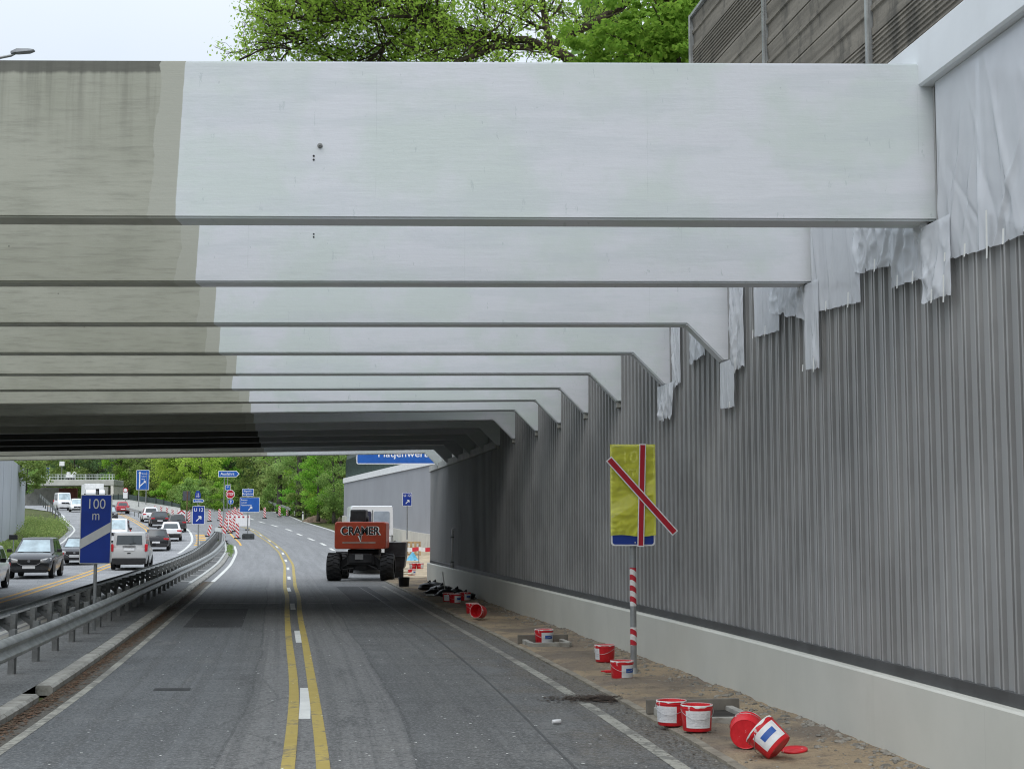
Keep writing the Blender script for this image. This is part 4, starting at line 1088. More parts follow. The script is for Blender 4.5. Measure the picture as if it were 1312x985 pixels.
# ------------------------------------------------------------------ guard rails
def W_profile():
    # (outward offset, height) of a W-beam
    return [(0, -.155), (.03, -.14), (.075, -.105), (.08, -.075), (.03, -.03), (.015, 0), (.03, .03), (.08, .075), (.075, .105), (.03, .14), (0, .155),
            (-.006, .155), (.022, .135), (.066, .10), (.07, .078), (.022, .03), (.007, 0), (.022, -.03), (.07, -.078), (.066, -.10), (.022, -.135), (-.006, -.155)]
def guard_rail(dfun, side, y0, y1, label, postd, zc=.60):
    c = Vector((CX(60) - dfun(60), 60, G(60) + .1))
    root = empty('guard_rail', c, 0, label, 'guard rail', 'guard rails on the median')
    ys = yset(y0, y1, 1.0); m = MB(); rings = []
    for Y in ys:
        x = CX(Y) - dfun(Y); drop = 0 if Y < y1 - 5 else -.5 * ((Y - y1 + 5) / 5) ** 2
        rings.append([(x + side * o - c.x, Y - c.y, G(Y) + zc + drop + z - c.z) for o, z in W_profile()])
    m.loft(rings); m.build('rail', M['galv'], root, True, angle=50)
    m = MB(); rings = []
    for Y in ys:
        x = CX(Y) - dfun(Y); drop = 0 if Y < y1 - 5 else -.5 * ((Y - y1 + 5) / 5) ** 2
        rings.append([(x + side * o - c.x, Y - c.y, G(Y) + zc + drop + z - c.z) for o, z in ((-.05, -.06), (-.05, .07), (-.16, .07), (-.16, .06), (-.06, .06), (-.06, -.06))])
    m.loft(rings); m.build('box_rail', M['galv_dark'], root)
    Y = y0 + .6; first = None
    while Y < y1 - 2:
        x = CX(Y) - dfun(Y) - side * postd
        if first is None:
            m = MB()
            m.box((0, 0, .30), (.055, .10, .66)); m.box((side * -.02, .05, .30), (.09, .008, .66)); m.box((side * -.02, -.05, .30), (.09, .008, .66))
            m.box((side * postd * .55, 0, .52), (postd * .9, .07, .09)); m.prism([(0, .28), (side * postd * .9, .46), (side * postd * .9, .52), (0, .40)], -.03, .03)
            first = m.build('post', M['galv_dark'], root); o = first
        else:
            o = first.copy(); COL.objects.link(o); o.parent = root
        o.location = (x - c.x, Y - c.y, G(Y) + zc - .6 - c.z + .1)
        Y += 2.0 if y1 > 50 else 2.0
    return root
guard_rail(lerp_pts([(0, 9.62), (100, 9.55), (118, 9.4), (126, 9.2)]), 1, 9, 124, 'nearer steel guard rail along the right side of the median, facing the empty road', .28)
guard_rail(lerp_pts([(0, 10.95), (100, 10.85), (118, 10.3), (126, 9.8)]), -1, 9, 126, 'farther steel guard rail along the left side of the median, beside the traffic', .28)

# ------------------------------------------------------------------ sign parts
def rrect(w, h, r, n=5):
    pts = []
    for cx, cz, a0 in ((w / 2 - r, h / 2 - r, 0), (-w / 2 + r, h / 2 - r, 90), (-w / 2 + r, -h / 2 + r, 180), (w / 2 - r, -h / 2 + r, 270)):
        for k in range(n + 1):
            a = R(a0 + 90 * k / n); pts.append((cx + r * math.cos(a), cz + r * math.sin(a)))
    return pts
def shift(poly, dx, dz): return [(x + dx, z + dz) for x, z in poly]
def panel(root, w, h, z, face, rim=None, r=.04, edge=.02, y=-.06, name='panel', dx=0):
    m = MB(); m.prism(shift(rrect(w, h, r), dx, z), y, y + .025, 0)
    m.prism(shift(rrect(w - 2 * edge, h - 2 * edge, max(.005, r - edge * .5)), dx, z), y - .003, y + .01, 1)
    return m.build(name, [rim or M['sign_white'], face], root)
def arrow(root, p0, p1, w, mat, y, head=2.6, name='arrow'):
    p0, p1 = Vector((p0[0], p0[1])), Vector((p1[0], p1[1])); d = (p1 - p0).normalized(); n = Vector((-d.y, d.x)); hl = w * head
    b = p1 - d * hl * .55
    poly = [p0 + n * w / 2, p0 - n * w / 2, b - n * w / 2, b - n * w * head / 2, p1, b + n * w * head / 2, b + n * w / 2]
    m = MB(); m.prism([(p.x, p.y) for p in poly][::-1], y, y + .003); return m.build(name, mat, root)
def arrow_open(root, c, s, w, mat, y, ang=45, name='arrow'):
    """slim arrow with an open head"""
    m = MB(); d = Vector((math.cos(R(ang)), math.sin(R(ang)))); n = Vector((-d.y, d.x)); c = Vector(c)
    def bar(a, b, ww):
        e = (b - a).normalized(); q = Vector((-e.y, e.x)) * ww / 2
        m.prism([(p.x, p.y) for p in (a + q, b + q, b - q, a - q)], y - .001 * len(m.f) / 6, y + .003)
    tip = c + d * s / 2
    bar(c - d * s / 2, tip, w)
    for sg in (-1, 1):
        e = (-d * .75 + n * sg * .7).normalized(); bar(tip - d * w * .0, tip + e * s * .42, w)
    return m.build(name, mat, root)
def post(root, h, r=.038, mat=None, x=0, y=0, name='post', z0=-.05):
    m = MB(); m.cyl((x, y, z0), (x, y, h), r, n=14); m.cyl((x, y, h), (x, y, h + .015), r * 1.1, r * .8, n=14); return m.build(name, mat or M['pole'], root, True, angle=40)

# left 100 m countdown sign, standing between the rails
b = Vector((CX(30.4) - 10.15, 30.4, .1)); b.x = at(120, 812, 30.4).x
s = empty('countdown_sign', b, 0, 'blue 100 m countdown sign with a grey diagonal bar, standing between the guard rails', 'road sign')
zt, zb_ = at(120, 633.5, 30.4).z - .1, at(120, 722, 30.4).z - .1
w_ = size(40, 30.4); h_ = zt - zb_; zc = (zt + zb_) / 2
post(s, zt + .06, .036, M['pole']); panel(s, w_, h_, zc, M['blue'], M['sign_grey'], .025, .018)
m = MB(); m.prism([(-w_ / 2 + .018, zb_ + h_ * .215), (w_ / 2 - .018, zb_ + h_ * .46), (w_ / 2 - .018, zb_ + h_ * .60), (-w_ / 2 + .018, zb_ + h_ * .355)][::-1], -.067, -.060); m.build('diagonal_bar', M['sign_grey'], s)
text_part('lettering', '100', .20, M['sign_grey'], s, (0, -.067, zt - .20), width=w_ * .52, bold=-.004)
text_part('lettering', 'm', .20, M['sign_grey'], s, (0, -.067, zt - .43), width=w_ * .22, bold=-.006)
m = MB(); m.bbox((0, .0, zt + .06), (.06, .06, .12), .01); m.build('post_cap', M['black'], s)
m = MB(); m.box((0, -.025, zt - .25), (w_ * .8, .02, .04)); m.box((0, -.025, zb_ + .25), (w_ * .8, .02, .04)); m.build('bracket', M['galv_dark'], s)

# right countdown sign, taped over
Yq = 22.3; b = at(812, 864, Yq); b.z = .06
s = empty('countdown_sign', b, 0, 'countdown sign wrapped in yellow foil, crossed by red bars, on a striped post', 'road sign')
zt, zb_ = at(808, 570, Yq).z - .06, at(808, 699, Yq).z - .06
w_ = size(56, Yq); h_ = zt - zb_; zc = (zt + zb_) / 2
post(s, zt - .1, .047, M['pole']); panel(s, w_, h_, zc, M['blue'], M['sign_white'], .05, .022, y=-.075)
m = MB(); m.prism([(-w_ / 2 + .022, zb_ + h_ * .27), (w_ / 2 - .022, zb_ + h_ * .52), (w_ / 2 - .022, zb_ + h_ * .66), (-w_ / 2 + .022, zb_ + h_ * .41)][::-1], -.083, -.078); m.build('diagonal_bar', M['sign_white'], s)
text_part('lettering', '100', .17, M['sign_white'], s, (.02, -.083, zt - .19), width=w_ * .52, bold=.004)
text_part('lettering', 'm', .17, M['sign_white'], s, (.0, -.083, zt - .40), width=w_ * .24, bold=.004)
m = MB(); fx0, fx1 = -w_ / 2 - .008, w_ / 2 + .012; fz0, fz1 = zb_ + h_ * .10, zt + .006
def foil(u, v):
    x = fx0 + (fx1 - fx0) * u; z = fz0 + (fz1 - fz0) * v
    c = 1 - abs(mns.noise(Vector((x * 4 + z * 2, z * 5 - x * 2, 3)))) * 2; d = abs(mns.noise(Vector((x * 2 - z * 1.5, z * 11, 8)))); e = 1 - abs(mns.noise(Vector((x * 9 - z * 7, z * 6 + x * 5, 12)))) * 2
    k = .6 + .8 * (1 - v)
    y = -.090 - .010 * k * max(0, c) - .012 * d * k - .007 * max(0, e) * k
    if u in (0, 1): y += .004
    return (x, y, z + (.012 * math.sin(u * 7) if v == 0 else 0))
m.grid(44, 70, foil); m.build('foil_cover', M['foil'], s, True, fix=False)
def tape(p0, p1, w, y, rot=0):
    a = Vector((at(p0[0], p0[1], Yq).x - b.x, at(p0[0], p0[1], Yq).z - .06)); c = Vector((at(p1[0], p1[1], Yq).x - b.x, at(p1[0], p1[1], Yq).z - .06))
    d = (c - a).normalized(); n = Vector((-d.y, d.x)) * w / 2
    m = MB(); m.prism([(p.x, p.y) for p in (a + n, c + n, c - n, a - n)], y - .008, y, 0)
    e = d * .018; n2 = n * .70
    m.prism([(p.x, p.y) for p in (a + e + n2, c - e + n2, c - e - n2, a + e - n2)], y - .012, y - .006, 1)
    m.build('crossing_bar', [M['sign_white'], M['red']], s)
tape((822.5, 569), (820, 700), size(8.5, Yq), -.122); tape((779, 588), (864, 683), size(9.5, Yq), -.136)
for z0, z1, k in ((.985, 1.25, 1), (1.34, 1.62, 1), (.44, .70, 1)):
    za, zb2 = z0, z1
for py0, py1 in ((727, 776), (803, 826)):
    za, zb2 = at(810, py1, Yq).z - .06, at(810, py0, Yq).z - .06
    m = MB(); m.cyl((0, 0, za), (0, 0, zb2), .0495, n=18, caps=False); m.build('striped_tape', M['tape_stripes'], s, True)
m = MB(); m.cyl((0, 0, -.05), (0, 0, .06), .075, .055, n=14); m.build('post_collar', M['galv'], s, True, angle=40)
m = MB(); [m.cyl((dx, -.080, zb_ + .05), (dx, -.084, zb_ + .05), .009, n=10) for dx in (.03, .085)]; m.build('rivets', M['sign_white'], s)
m = MB(); m.box((0, -.04, zt - .3), (.2, .06, .04)); m.box((0, -.04, zb_ + .3), (.2, .06, .04)); m.build('bracket', M['galv_dark'], s)

# U 12 diversion signs
def u12(px, ytop, ybot, wpx, Y, ybase, label, xpost=None):
    g = at(px, ybase, Y); root = empty('diversion_sign', (g.x, Y, g.z), 0, label, 'road sign')
    zt, zb_ = at(px, ytop, Y).z - g.z, at(px, ybot, Y).z - g.z; w = size(wpx, Y); h = zt - zb_
    post(root, zt + .05, .045, M['pole']); panel(root, w, h, (zt + zb_) / 2, M['blue'] if Y < 110 else M['blue_far'], M['sign_white'], .03, .025)
    text_part('lettering', 'U 12', h * .19, M['sign_white'], root, (0, -.068, zt - h * .22), width=w * .74, bold=.008)
    arrow_open(root, (w * .02, zb_ + h * .30), h * .36, h * .055, M['sign_white'], -.067)
gA = ground(254, 704)
u12(253.7, 648, 671.5, 15.5, 100, 701, 'blue U 12 sign with a white diagonal arrow on a thin post among the beacons')
u12(521.5, 631, 648, 12, 96, 690, 'blue U12 sign with a white arrow in front of the far grey wall')

# ------------------------------------------------------------------ beacons
bc0 = None
def beacon(px, ytop, ybot, lab, grp='red and white beacons of the works', lean=0.0, left=False, z=None):
    g = ground(px, ybot)
    root = empty('beacon', g, 0, lab, 'beacon', grp)
    m = MB(); m.bbox((0, 0, .05), (.42, .78, .10), .03); m.build('foot', M['black'], root)
    m = MB(); h = max(.8, min(1.3, size(ybot - ytop, g.y)))
    m.bbox((0, 0, .10 + (h - .10) / 2), (.27, .05, h - .10), .012); m.build('striped_panel', M['stripes_l' if left else 'stripes'], root)
    if lean: root.rotation_euler = (0, lean, 0)
    return root
# row along the traffic lane
for px, a, c, l in ((199, 650, 655.5, 0), (206.5, 651, 656.5, 0), (214, 652, 658, 0), (221, 653.5, 661, 0), (228, 654.5, 662, 0)):
    beacon(px, a, c, 'small far beacon in the row curving behind the queue of cars', 'far beacons behind the queue of cars', 0, True)
beacon(242, 655, 670, 'beacon just left of the U 12 sign', left=True)
beacon(268.5, 653, 668, 'beacon standing alone right of the U 12 sign')
beacon(281, 650, 667, 'beacon beneath the round blue and stop signs, left of the crowd', )
beacon(283, 659.5, 676, 'beacon in front of the crowd, left of the barrier board')
beacon(287, 672, 694, 'nearest beacon, standing at the end of the median')
beacon(266.5, 672, 687.5, 'beacon leaning over the tip of the guard rail', lean=.22)
beacon(304, 667, 690, 'tall near beacon in front of the barrier board, beside the black block')
for px, a, c in ((289, 664, 681), (295, 663, 683), (299.5, 660, 681), (291, 656, 672), (294, 654, 669), (298, 652, 668), (302, 650, 668), (301, 648, 664), (306, 650, 666), (308.5, 652, 667), (310, 649, 664), (296.5, 657, 675), (303, 655, 672)):
    beacon(px, a, c, 'one of the striped beacons crowded together below the stop sign', 'beacons crowded together')
beacon(339, 650, 664, 'lone beacon on the exit road right of the big blue sign')
beacon(358, 646, 662, 'beacon with a lamp at the roadside near the tree trunks')
beacon(368, 648, 661, 'rightmost beacon, at the edge of the grass')
# chevron board
g = ground(232.5, 665)
s = empty('chevron_board', g, 0, 'red and white arrow chevron board behind the queue of cars', 'barrier board')
m = MB(); W2, H2 = size(10, g.y), size(10, g.y); m.bbox((0, 0, .12 + H2 / 2), (W2, .05, H2), .01); m.build('panel', M['sign_white'], s)
m = MB()
for k in range(2):
    z0 = .15 + k * H2 * .45; t_ = H2 * .2
    m.prism([(-W2 * .46, z0), (0, z0 + W2 * .38), (W2 * .46, z0), (W2 * .46, z0 + t_), (0, z0 + W2 * .38 + t_), (-W2 * .46, z0 + t_)], -.032, -.02)
m.build('chevron', M['red'], s)
m = MB(); m.bbox((0, 0, .06), (W2 * .8, .6, .12), .03); m.build('foot', M['black'], s)
# white and red barrier board
g = ground(306, 679)
s = empty('barrier_board', g, 0, 'white barrier board with a row of red blocks, beside the beacons', 'barrier board')
W2 = size(28, g.y); z0 = size(679 - 674, g.y); z1 = size(679 - 660, g.y)
m = MB(); m.bbox((0, 0, (z0 + z1) / 2), (W2, .05, z1 - z0), .012); m.build('panel', M['sign_white'], s)
m = MB()
for k in range(5): m.box((-W2 * .4 + k * W2 * .2, -.028, z1 - .17), (W2 * .09, .012, .17))
m.build('red_blocks', M['red'], s)
for sx in (-.38, .38):
    m = MB(); m.cyl((W2 * sx, .04, .08), (W2 * sx, .04, z1), .03, n=8); m.bbox((W2 * sx, .04, .05), (.3, .8, .10), .02); m.build('foot', M['black'], s)
g = ground(318, 690.5)
s = empty('ballast_block', g, 0, 'dark grey ballast block at the foot of the big blue exit sign', 'ballast')
w_ = size(14.5, g.y); m = MB(); m.bbox((0, 0, .20), (w_, .6, .40), .04); m.bbox((0, 0, .44), (w_ * .92, .5, .06), .02); m.build('block', simple('ballast_grey', (.045, .05, .05), .8, 0, .2, 4, .2), s)
m = MB(); [m.bbox((sx * w_ * .3, -.31, .22), (.16, .04, .06), .01) for sx in (-1, 1)]; m.build('grip', M['black'], s)
# delineator posts
for px, a, c, lab in ((388, 655, 666, 'white delineator post on the grass, nearer one'), (377.5, 648.5, 660.5, 'white delineator post beside the farther tree trunk')):
    g = ground(px, c); s = empty('delineator', g, 0, lab, 'delineator post')
    h = size(c - a, g.y); m = MB(); m.prism([(-.09, 0), (.09, 0), (.08, h - .08), (-.08, h)], -.05, .05); m.build('body', M['sign_white'], s)
    m = MB(); m.prism([(-.088, h * .68), (.088, h * .68), (.086, h * .85), (-.086, h * .85)], -.054, .054); m.build('black_band', M['black'], s)

# signs over the works ------------------------------------------------------------------
g = ground(294, 668); Yg = g.y
s = empty('exit_sign_mast', g, 0, 'blue arrow-shaped Ausfahrt exit sign on two tall poles above the works', 'road sign')
def lx(px, py): q = at(px, py, Yg); return (q.x - g.x, q.z - g.z)
for px in (287.5, 291.8): x, z = lx(px, 611); post(s, z + .5, .05, M['pole'], x)
x0, zt = lx(280, 603); x1, zb_ = lx(307, 611); zc = (zt + zb_) / 2; pt = (x1 - x0) * .14
m = MB(); o_ = [(x0, zb_), (x1 - pt, zb_), (x1, zc), (x1 - pt, zt), (x0, zt)]; m.prism(o_, -.10, -.06, 0)
e = .06; m.prism([(x0 + e, zb_ + e), (x1 - pt - e * .4, zb_ + e), (x1 - e * 1.6, zc), (x1 - pt - e * .4, zt - e), (x0 + e, zt - e)], -.105, -.08, 1); m.build('panel', [M['sign_white'], M['blue_far']], s)
text_part('lettering', 'Ausfahrt', (zt - zb_) * .42, M['sign_white'], s, ((x0 + x1 - pt) / 2, -.108, zc), width=(x1 - x0) * .66, bold=.01)
# stop sign and companions on one post
g = ground(296, 672); Yg = g.y
s = empty('stop_sign', g, 0, 'red STOP sign with a small round blue arrow sign below and a blue plate above', 'road sign')
x, z = lx(295.2, 633); r = size(6.0, Yg); post(s, z + r * 2.2, .04, M['pole'], x)
oc = lambda rr: [(x + rr * math.cos(R(22.5 + 45 * k)), z + rr * math.sin(R(22.5 + 45 * k))) for k in range(8)]
m = MB(); m.prism(oc(r), -.08, -.05, 0); m.prism(oc(r * .9), -.084, -.06, 1); m.build('panel', [M['sign_white'], M['red']], s)
text_part('lettering', 'STOP', r * .58, M['sign_white'], s, (x, -.087, z), width=r * 1.4, bold=.012)
x2, z2 = lx(296, 642.6); r2 = size(3.5, Yg); ci = lambda rr: [(x2 + rr * math.cos(2 * PI * k / 24), z2 + rr * math.sin(2 * PI * k / 24)) for k in range(24)]
m = MB(); m.prism(ci(r2), -.08, -.05, 0); m.prism(ci(r2 * .92), -.084, -.06, 1); m.build('round_panel', [M['sign_white'], M['blue_far']], s)
arrow(s, (x2, z2 - r2 * .6), (x2, z2 + r2 * .65), r2 * .25, M['sign_white'], -.087, 3)
x3, z3 = lx(292, 624.5); w3 = size(6.5, Yg)
m = MB(); m.prism(shift(rrect(w3, w3 * 1.0, .08), x3, z3), -.08, -.05, 0); m.prism(shift(rrect(w3 * .88, w3 * .88, .06), x3, z3), -.084, -.06, 1); m.build('top_plate', [M['sign_white'], M['blue_far']], s)
text_part('lettering', '27', w3 * .28, M['sign_white'], s, (x3, -.087, z3 + w3 * .1), bold=.01)
# big blue direction sign
g = ground(318.5, 689); Yg = g.y
s = empty('direction_sign', g, 0, 'big blue direction sign with place names and a white diagonal arrow, smaller plate on top', 'road sign')
x0, zt = lx(307.5, 637); x1, zb_ = lx(332.5, 656); xm = (x0 + x1) / 2
for px in (318.5,): post(s, zt + .8, .05, M['pole'], lx(px, 600)[0])
panel(s, x1 - x0, zt - zb_, (zt + zb_) / 2, M['blue_far'], M['sign_white'], .05, .03, dx=xm)
for k, tx in enumerate(('Bremen', '-Lesum', 'Platjenwerbe')):
    text_part('lettering', tx, .12, M['sign_white'], s, (x0 + .1, -.068, zt - .22 - k * .22), align='LEFT', bold=.008)
arrow_open(s, (xm + .05, zb_ + .32), .42, .07, M['sign_white'], -.067)
u0, vt = lx(310.5, 626); u1, vb = lx(325, 635.5); panel(s, u1 - u0, vt - vb, (vt + vb) / 2, M['blue_far'], M['sign_white'], .04, .03, dx=(u0 + u1) / 2, name='top_plate')
text_part('lettering', 'Ihlpohl /', .15, M['sign_white'], s, ((u0 + u1) / 2, -.068, vt - .2), bold=.008); text_part('lettering', 'Burgdamm', .15, M['sign_white'], s, ((u0 + u1) / 2, -.068, vb + .2), bold=.008)
# small blue trapezoid sign and arrow behind the U 12 sign
g = ground(254, 668); Yg = g.y
s = empty('junction_sign', g, 0, 'small blue plate above a white-edged blue arrow sign, behind the U 12 sign', 'road sign')
xm, zt = lx(253.7, 628.5); _, zb_ = lx(253.7, 638.5); hw = size(3.6, Yg); post(s, zt, .04, M['pole'], xm)
m = MB(); m.prism([(xm - hw, zb_), (xm + hw, zb_), (xm + hw, zt - .35), (xm + hw * .5, zt), (xm - hw * .5, zt), (xm - hw, zt - .35)], -.08, -.05, 0); m.build('panel', M['blue'], s)
text_part('lettering', '13', .22, M['sign_white'], s, (xm, -.084, zt - .4), bold=.01); arrow(s, (xm - .2, zb_ + .22), (xm + .2, zb_ + .22), .07, M['sign_white'], -.084)
x0, vt = lx(247.5, 639.3); x1, vb = lx(262, 643.6); pt = .2; vm = (vt + vb) / 2
m = MB(); m.prism([(x0, vb), (x1 - pt, vb), (x1, vm), (x1 - pt, vt), (x0, vt)], -.09, -.055, 0); m.prism([(x0 + .05, vb + .05), (x1 - pt - .02, vb + .05), (x1 - .07, vm), (x1 - pt - .02, vt - .05), (x0 + .05, vt - .05)], -.094, -.06, 1); m.build('arrow_panel', [M['sign_white'], M['blue_far']], s)
text_part('lettering', 'Ausfahrt', .14, M['sign_white'], s, ((x0 + x1) / 2 - .05, -.097, vm), bold=.01)
# back of signs
g = ground(239.5, 666); Yg = g.y
s = empty('road_sign', g, 0, 'dark grey back of a road sign on a brown post, left of U 12', 'road sign')
x0, zt = lx(234, 629); x1, zb_ = lx(243.5, 641); post(s, zt, .05, simple('brown_post', (.2, .1, .06)), (x0 + x1) / 2 + .1); m = MB(); m.bbox(((x0 + x1) / 2, .08, (zt + zb_) / 2), (x1 - x0, .04, zt - zb_), .015); m.build('panel', simple('sign_back_grey', (.07, .075, .085), .6), s)
# pale small sign leaning at the median tip
g = ground(277, 696); Yg = g.y
s = empty('small_sign', g, 0, 'small pale sign on a leaning post at the tip of the median', 'road sign'); s.rotation_euler = (0, .14, 0)
post(s, size(19, Yg), .025, M['pole']); m = MB(); m.bbox((0, -.05, size(17.5, Yg)), (size(8, Yg), .03, size(5, Yg)), .01); m.build('panel', M['pale_steel'], s); m = MB(); m.bbox((0, 0, .05), (.5, .7, .10), .03); m.build('foot', M['black'], s)
# blue lane board far left
Yg = 205; g = at(183, 655, Yg); g.z = G(Yg)
s = empty('lane_board', g, 0, 'tall blue lane board with a straight and a branching white arrow, before the trees', 'road sign')
x0, zt = lx(175, 602); x1, zb_ = lx(191, 627.5); xm = (x0 + x1) / 2
for sx in (-.5, .5): post(s, zt - .2, .07, M['pole'], xm + sx)
panel(s, x1 - x0, zt - zb_, (zt + zb_) / 2, M['blue_far'], M['sign_white'], .08, .06, dx=xm)
xa = x0 + (x1 - x0) * .27; hh = zt - zb_
arrow(s, (xa, zb_ + .25), (xa, zt - .2), .14, M['sign_white'], -.068, 3); arrow(s, (xa + .07, zb_ + hh * .2), (xa + .85, zb_ + hh * .45), .14, M['sign_white'], -.071, 3)
for k, tx in enumerate(('Bremen', 'Lesum', 'Burg')): text_part('lettering', tx, .17, M['sign_white'], s, (xa + .25, -.068, zt - .5 - .38 * k), align='LEFT', bold=.01)
# speed limit sign
Yg = 200; g = at(161, 650, Yg); g.z = G(Yg)
s = empty('speed_sign', g, 0, 'small round red-edged sign above a white plate, by the dark fence', 'road sign')
xm, zt = lx(161, 625); _, zb_ = lx(161, 638); post(s, zt, .05, M['pole'], xm); m = MB(); z = zt - .3; m.prism([(xm + .34 * math.cos(2 * PI * k / 20), z + .34 * math.sin(2 * PI * k / 20)) for k in range(20)], -.09, -.06, 0); m.prism([(xm + .25 * math.cos(2 * PI * k / 20), z + .25 * math.sin(2 * PI * k / 20)) for k in range(20)], -.094, -.07, 1); m.build('round_panel', [M['red'], M['sign_white']], s)
m = MB(); m.bbox((xm, -.07, zb_ + .4), (.6, .04, .85), .02); m.build('plate', M['sign_white'], s)
# small dark board by the left wall
Yg = 82; g = at(17.5, 704, Yg); g.z = G(Yg)
s = empty('kilometre_board', g, 0, 'small dark grey board on a short post in the grass by the left wall', 'road sign')
xm, zt = lx(17.5, 685); _, zb_ = lx(17.5, 691); post(s, zt, .03, M['pole'], xm); m = MB(); m.bbox((xm, -.05, (zt + zb_) / 2), (size(11, Yg), .03, zt - zb_), .01); m.build('panel', M['dark'], s)
# overhead sign
Yg = 92; g = at(556, 700, Yg)
s = empty('overhead_sign', (g.x, Yg, G(Yg) + .3), 0, 'big blue overhead sign reading Platjenwerbe, half hidden by the underpass mouth', 'road sign')
g = Vector((g.x, Yg, G(Yg) + .3)); x0, zb_ = lx(457, 594.5); x1 = lx(585, 590)[0]; zt = zb_ + 1.3; xm = (x0 + x1) / 2
panel(s, x1 - x0, zt - zb_, (zt + zb_) / 2, M['blue_far'], M['sign_white'], .1, .05, y=-.12, dx=xm)
xt, zt_ = lx(484, 587); text_part('lettering', 'Platjenwerbe', .42, M['sign_white'], s, (xt, -.128, lx(500, 581.5)[1]), align='LEFT', bold=.012, width=size(72, Yg))
m = MB(); m.cyl((x1 + .3, 0, -.2), (x1 + .3, 0, zt + .2), .16, n=14); m.bbox(((x0 + x1) / 2 + .2, 0, zt - .3), (x1 - x0 + .5, .16, .2), .02); m.bbox(((x0 + x1) / 2 + .2, 0, zb_ + .35), (x1 - x0 + .5, .16, .2), .02); m.build('cantilever_mast', M['galv'], s)

# ------------------------------------------------------------------ dark fence and concrete bank of the slip road at centre left, rail beside it
def poly3(pts): return [Vector(p) for p in pts]
fp = [at(140, 652, 215), at(165, 655, 205), at(200, 657, 193), at(232, 659, 180)]
ft = [(634, 640), (633.5, 640), (638, 645), (646, 650)]
s = empty('dark_fence', (fp[1].x, fp[1].y, G(205)), 0, 'low dark green fence on the pale bank behind the queue of cars', 'fence')
m = MB(); rows = []
xs_ = [145, 165, 200, 231]; Ys_ = [222, 214, 203, 192]
for px, Yv, (a_, b_) in zip(xs_, Ys_, ft): p = at(px, a_, Yv); q = at(px, b_, Yv); rows.append((p, q))
base = Vector((fp[1].x, fp[1].y, G(205)))
for k in range(len(rows) - 1):
    (p, q), (p2, q2) = rows[k], rows[k + 1]; m.add([p - base, p2 - base, q2 - base, q - base, p - base + Vector((0, .1, 0)), p2 - base + Vector((0, .1, 0)), q2 - base + Vector((0, .1, 0)), q - base + Vector((0, .1, 0))], [(0, 1, 2, 3), (7, 6, 5, 4), (0, 4, 5, 1), (3, 2, 6, 7)])
m.build('mesh_panels', M['fence_green'], s)
for k in range(10):
    t = k / 9 * 2.999; i = int(t); f_ = t - i; p = rows[i][0].lerp(rows[i + 1][0], f_) - base; q = rows[i][1].lerp(rows[i + 1][1], f_) - base
    m = MB(); m.box((p.x, p.y - .06, (p.z + q.z) / 2 + .1), (.09, .09, p.z - q.z + .2)); m.build('post', M['dark'], s)
m = MB()
for k in range(4):
    p = rows[k][1]; q = at([138, 160, 197, 232][k], [649, 652, 657, 660][k], Ys_[k] - 9); m.v += [tuple(p + Vector((0, -.05, -.02))), tuple((q.x, q.y, q.z - .3))]
for k in range(3): m.f.append((2 * k, 2 * k + 1, 2 * k + 3, 2 * k + 2)); m.m.append(0)
tag(m.build('slip_road', M['conc'], fix=False), 'pale sloping concrete bank of the slip road', 'slip road', None, 'structure')
def simple_rail(pts, label, h=.75):
    base = pts[0].copy(); s = empty('guard_rail', base, 0, label, 'guard rail'); m = MB(); rings = []
    for p in pts: rings.append([(p.x - base.x, p.y - base.y + o, p.z + z - base.z) for o, z in ((0, h - .35), (-.08, h - .27), (0, h - .17), (-.08, h - .08), (0, h), (.03, h), (.03, h - .35))])
    m.loft(rings); m.build('rail', M['galv'], s)
    for k in range(len(pts) - 1):
        for q in range(3):
            p = pts[k].lerp(pts[k + 1], q / 3) - base; m = MB(); m.box((p.x, p.y + .08, p.z + h / 2 - .1), (.08, .08, h + .1)); m.build('post', M['galv_dark'], s)
simple_rail([ground(138, 654), ground(155, 657), ground(172, 661.5), ground(188, 666)], 'dark steel guard rail sweeping behind the red car', .9)
simple_rail([at(332, 646, 225), at(342, 648, 210), at(352, 652, 197), at(362, 655, 185), at(372, 659, 175)], 'guard rail along the right side of the exit road by the tree trunks', .8)
# ramp rail at left
simple_rail([at(50, 638, 150) + Vector((0, 0, -.4)), at(58, 645, 152) + Vector((0, 0, -.4)), at(67, 653, 154) + Vector((0, 0, -.4)), at(78, 664, 156) + Vector((0, 0, -.4))], 'guard rail slanting down the ramp behind the left wall', .9)

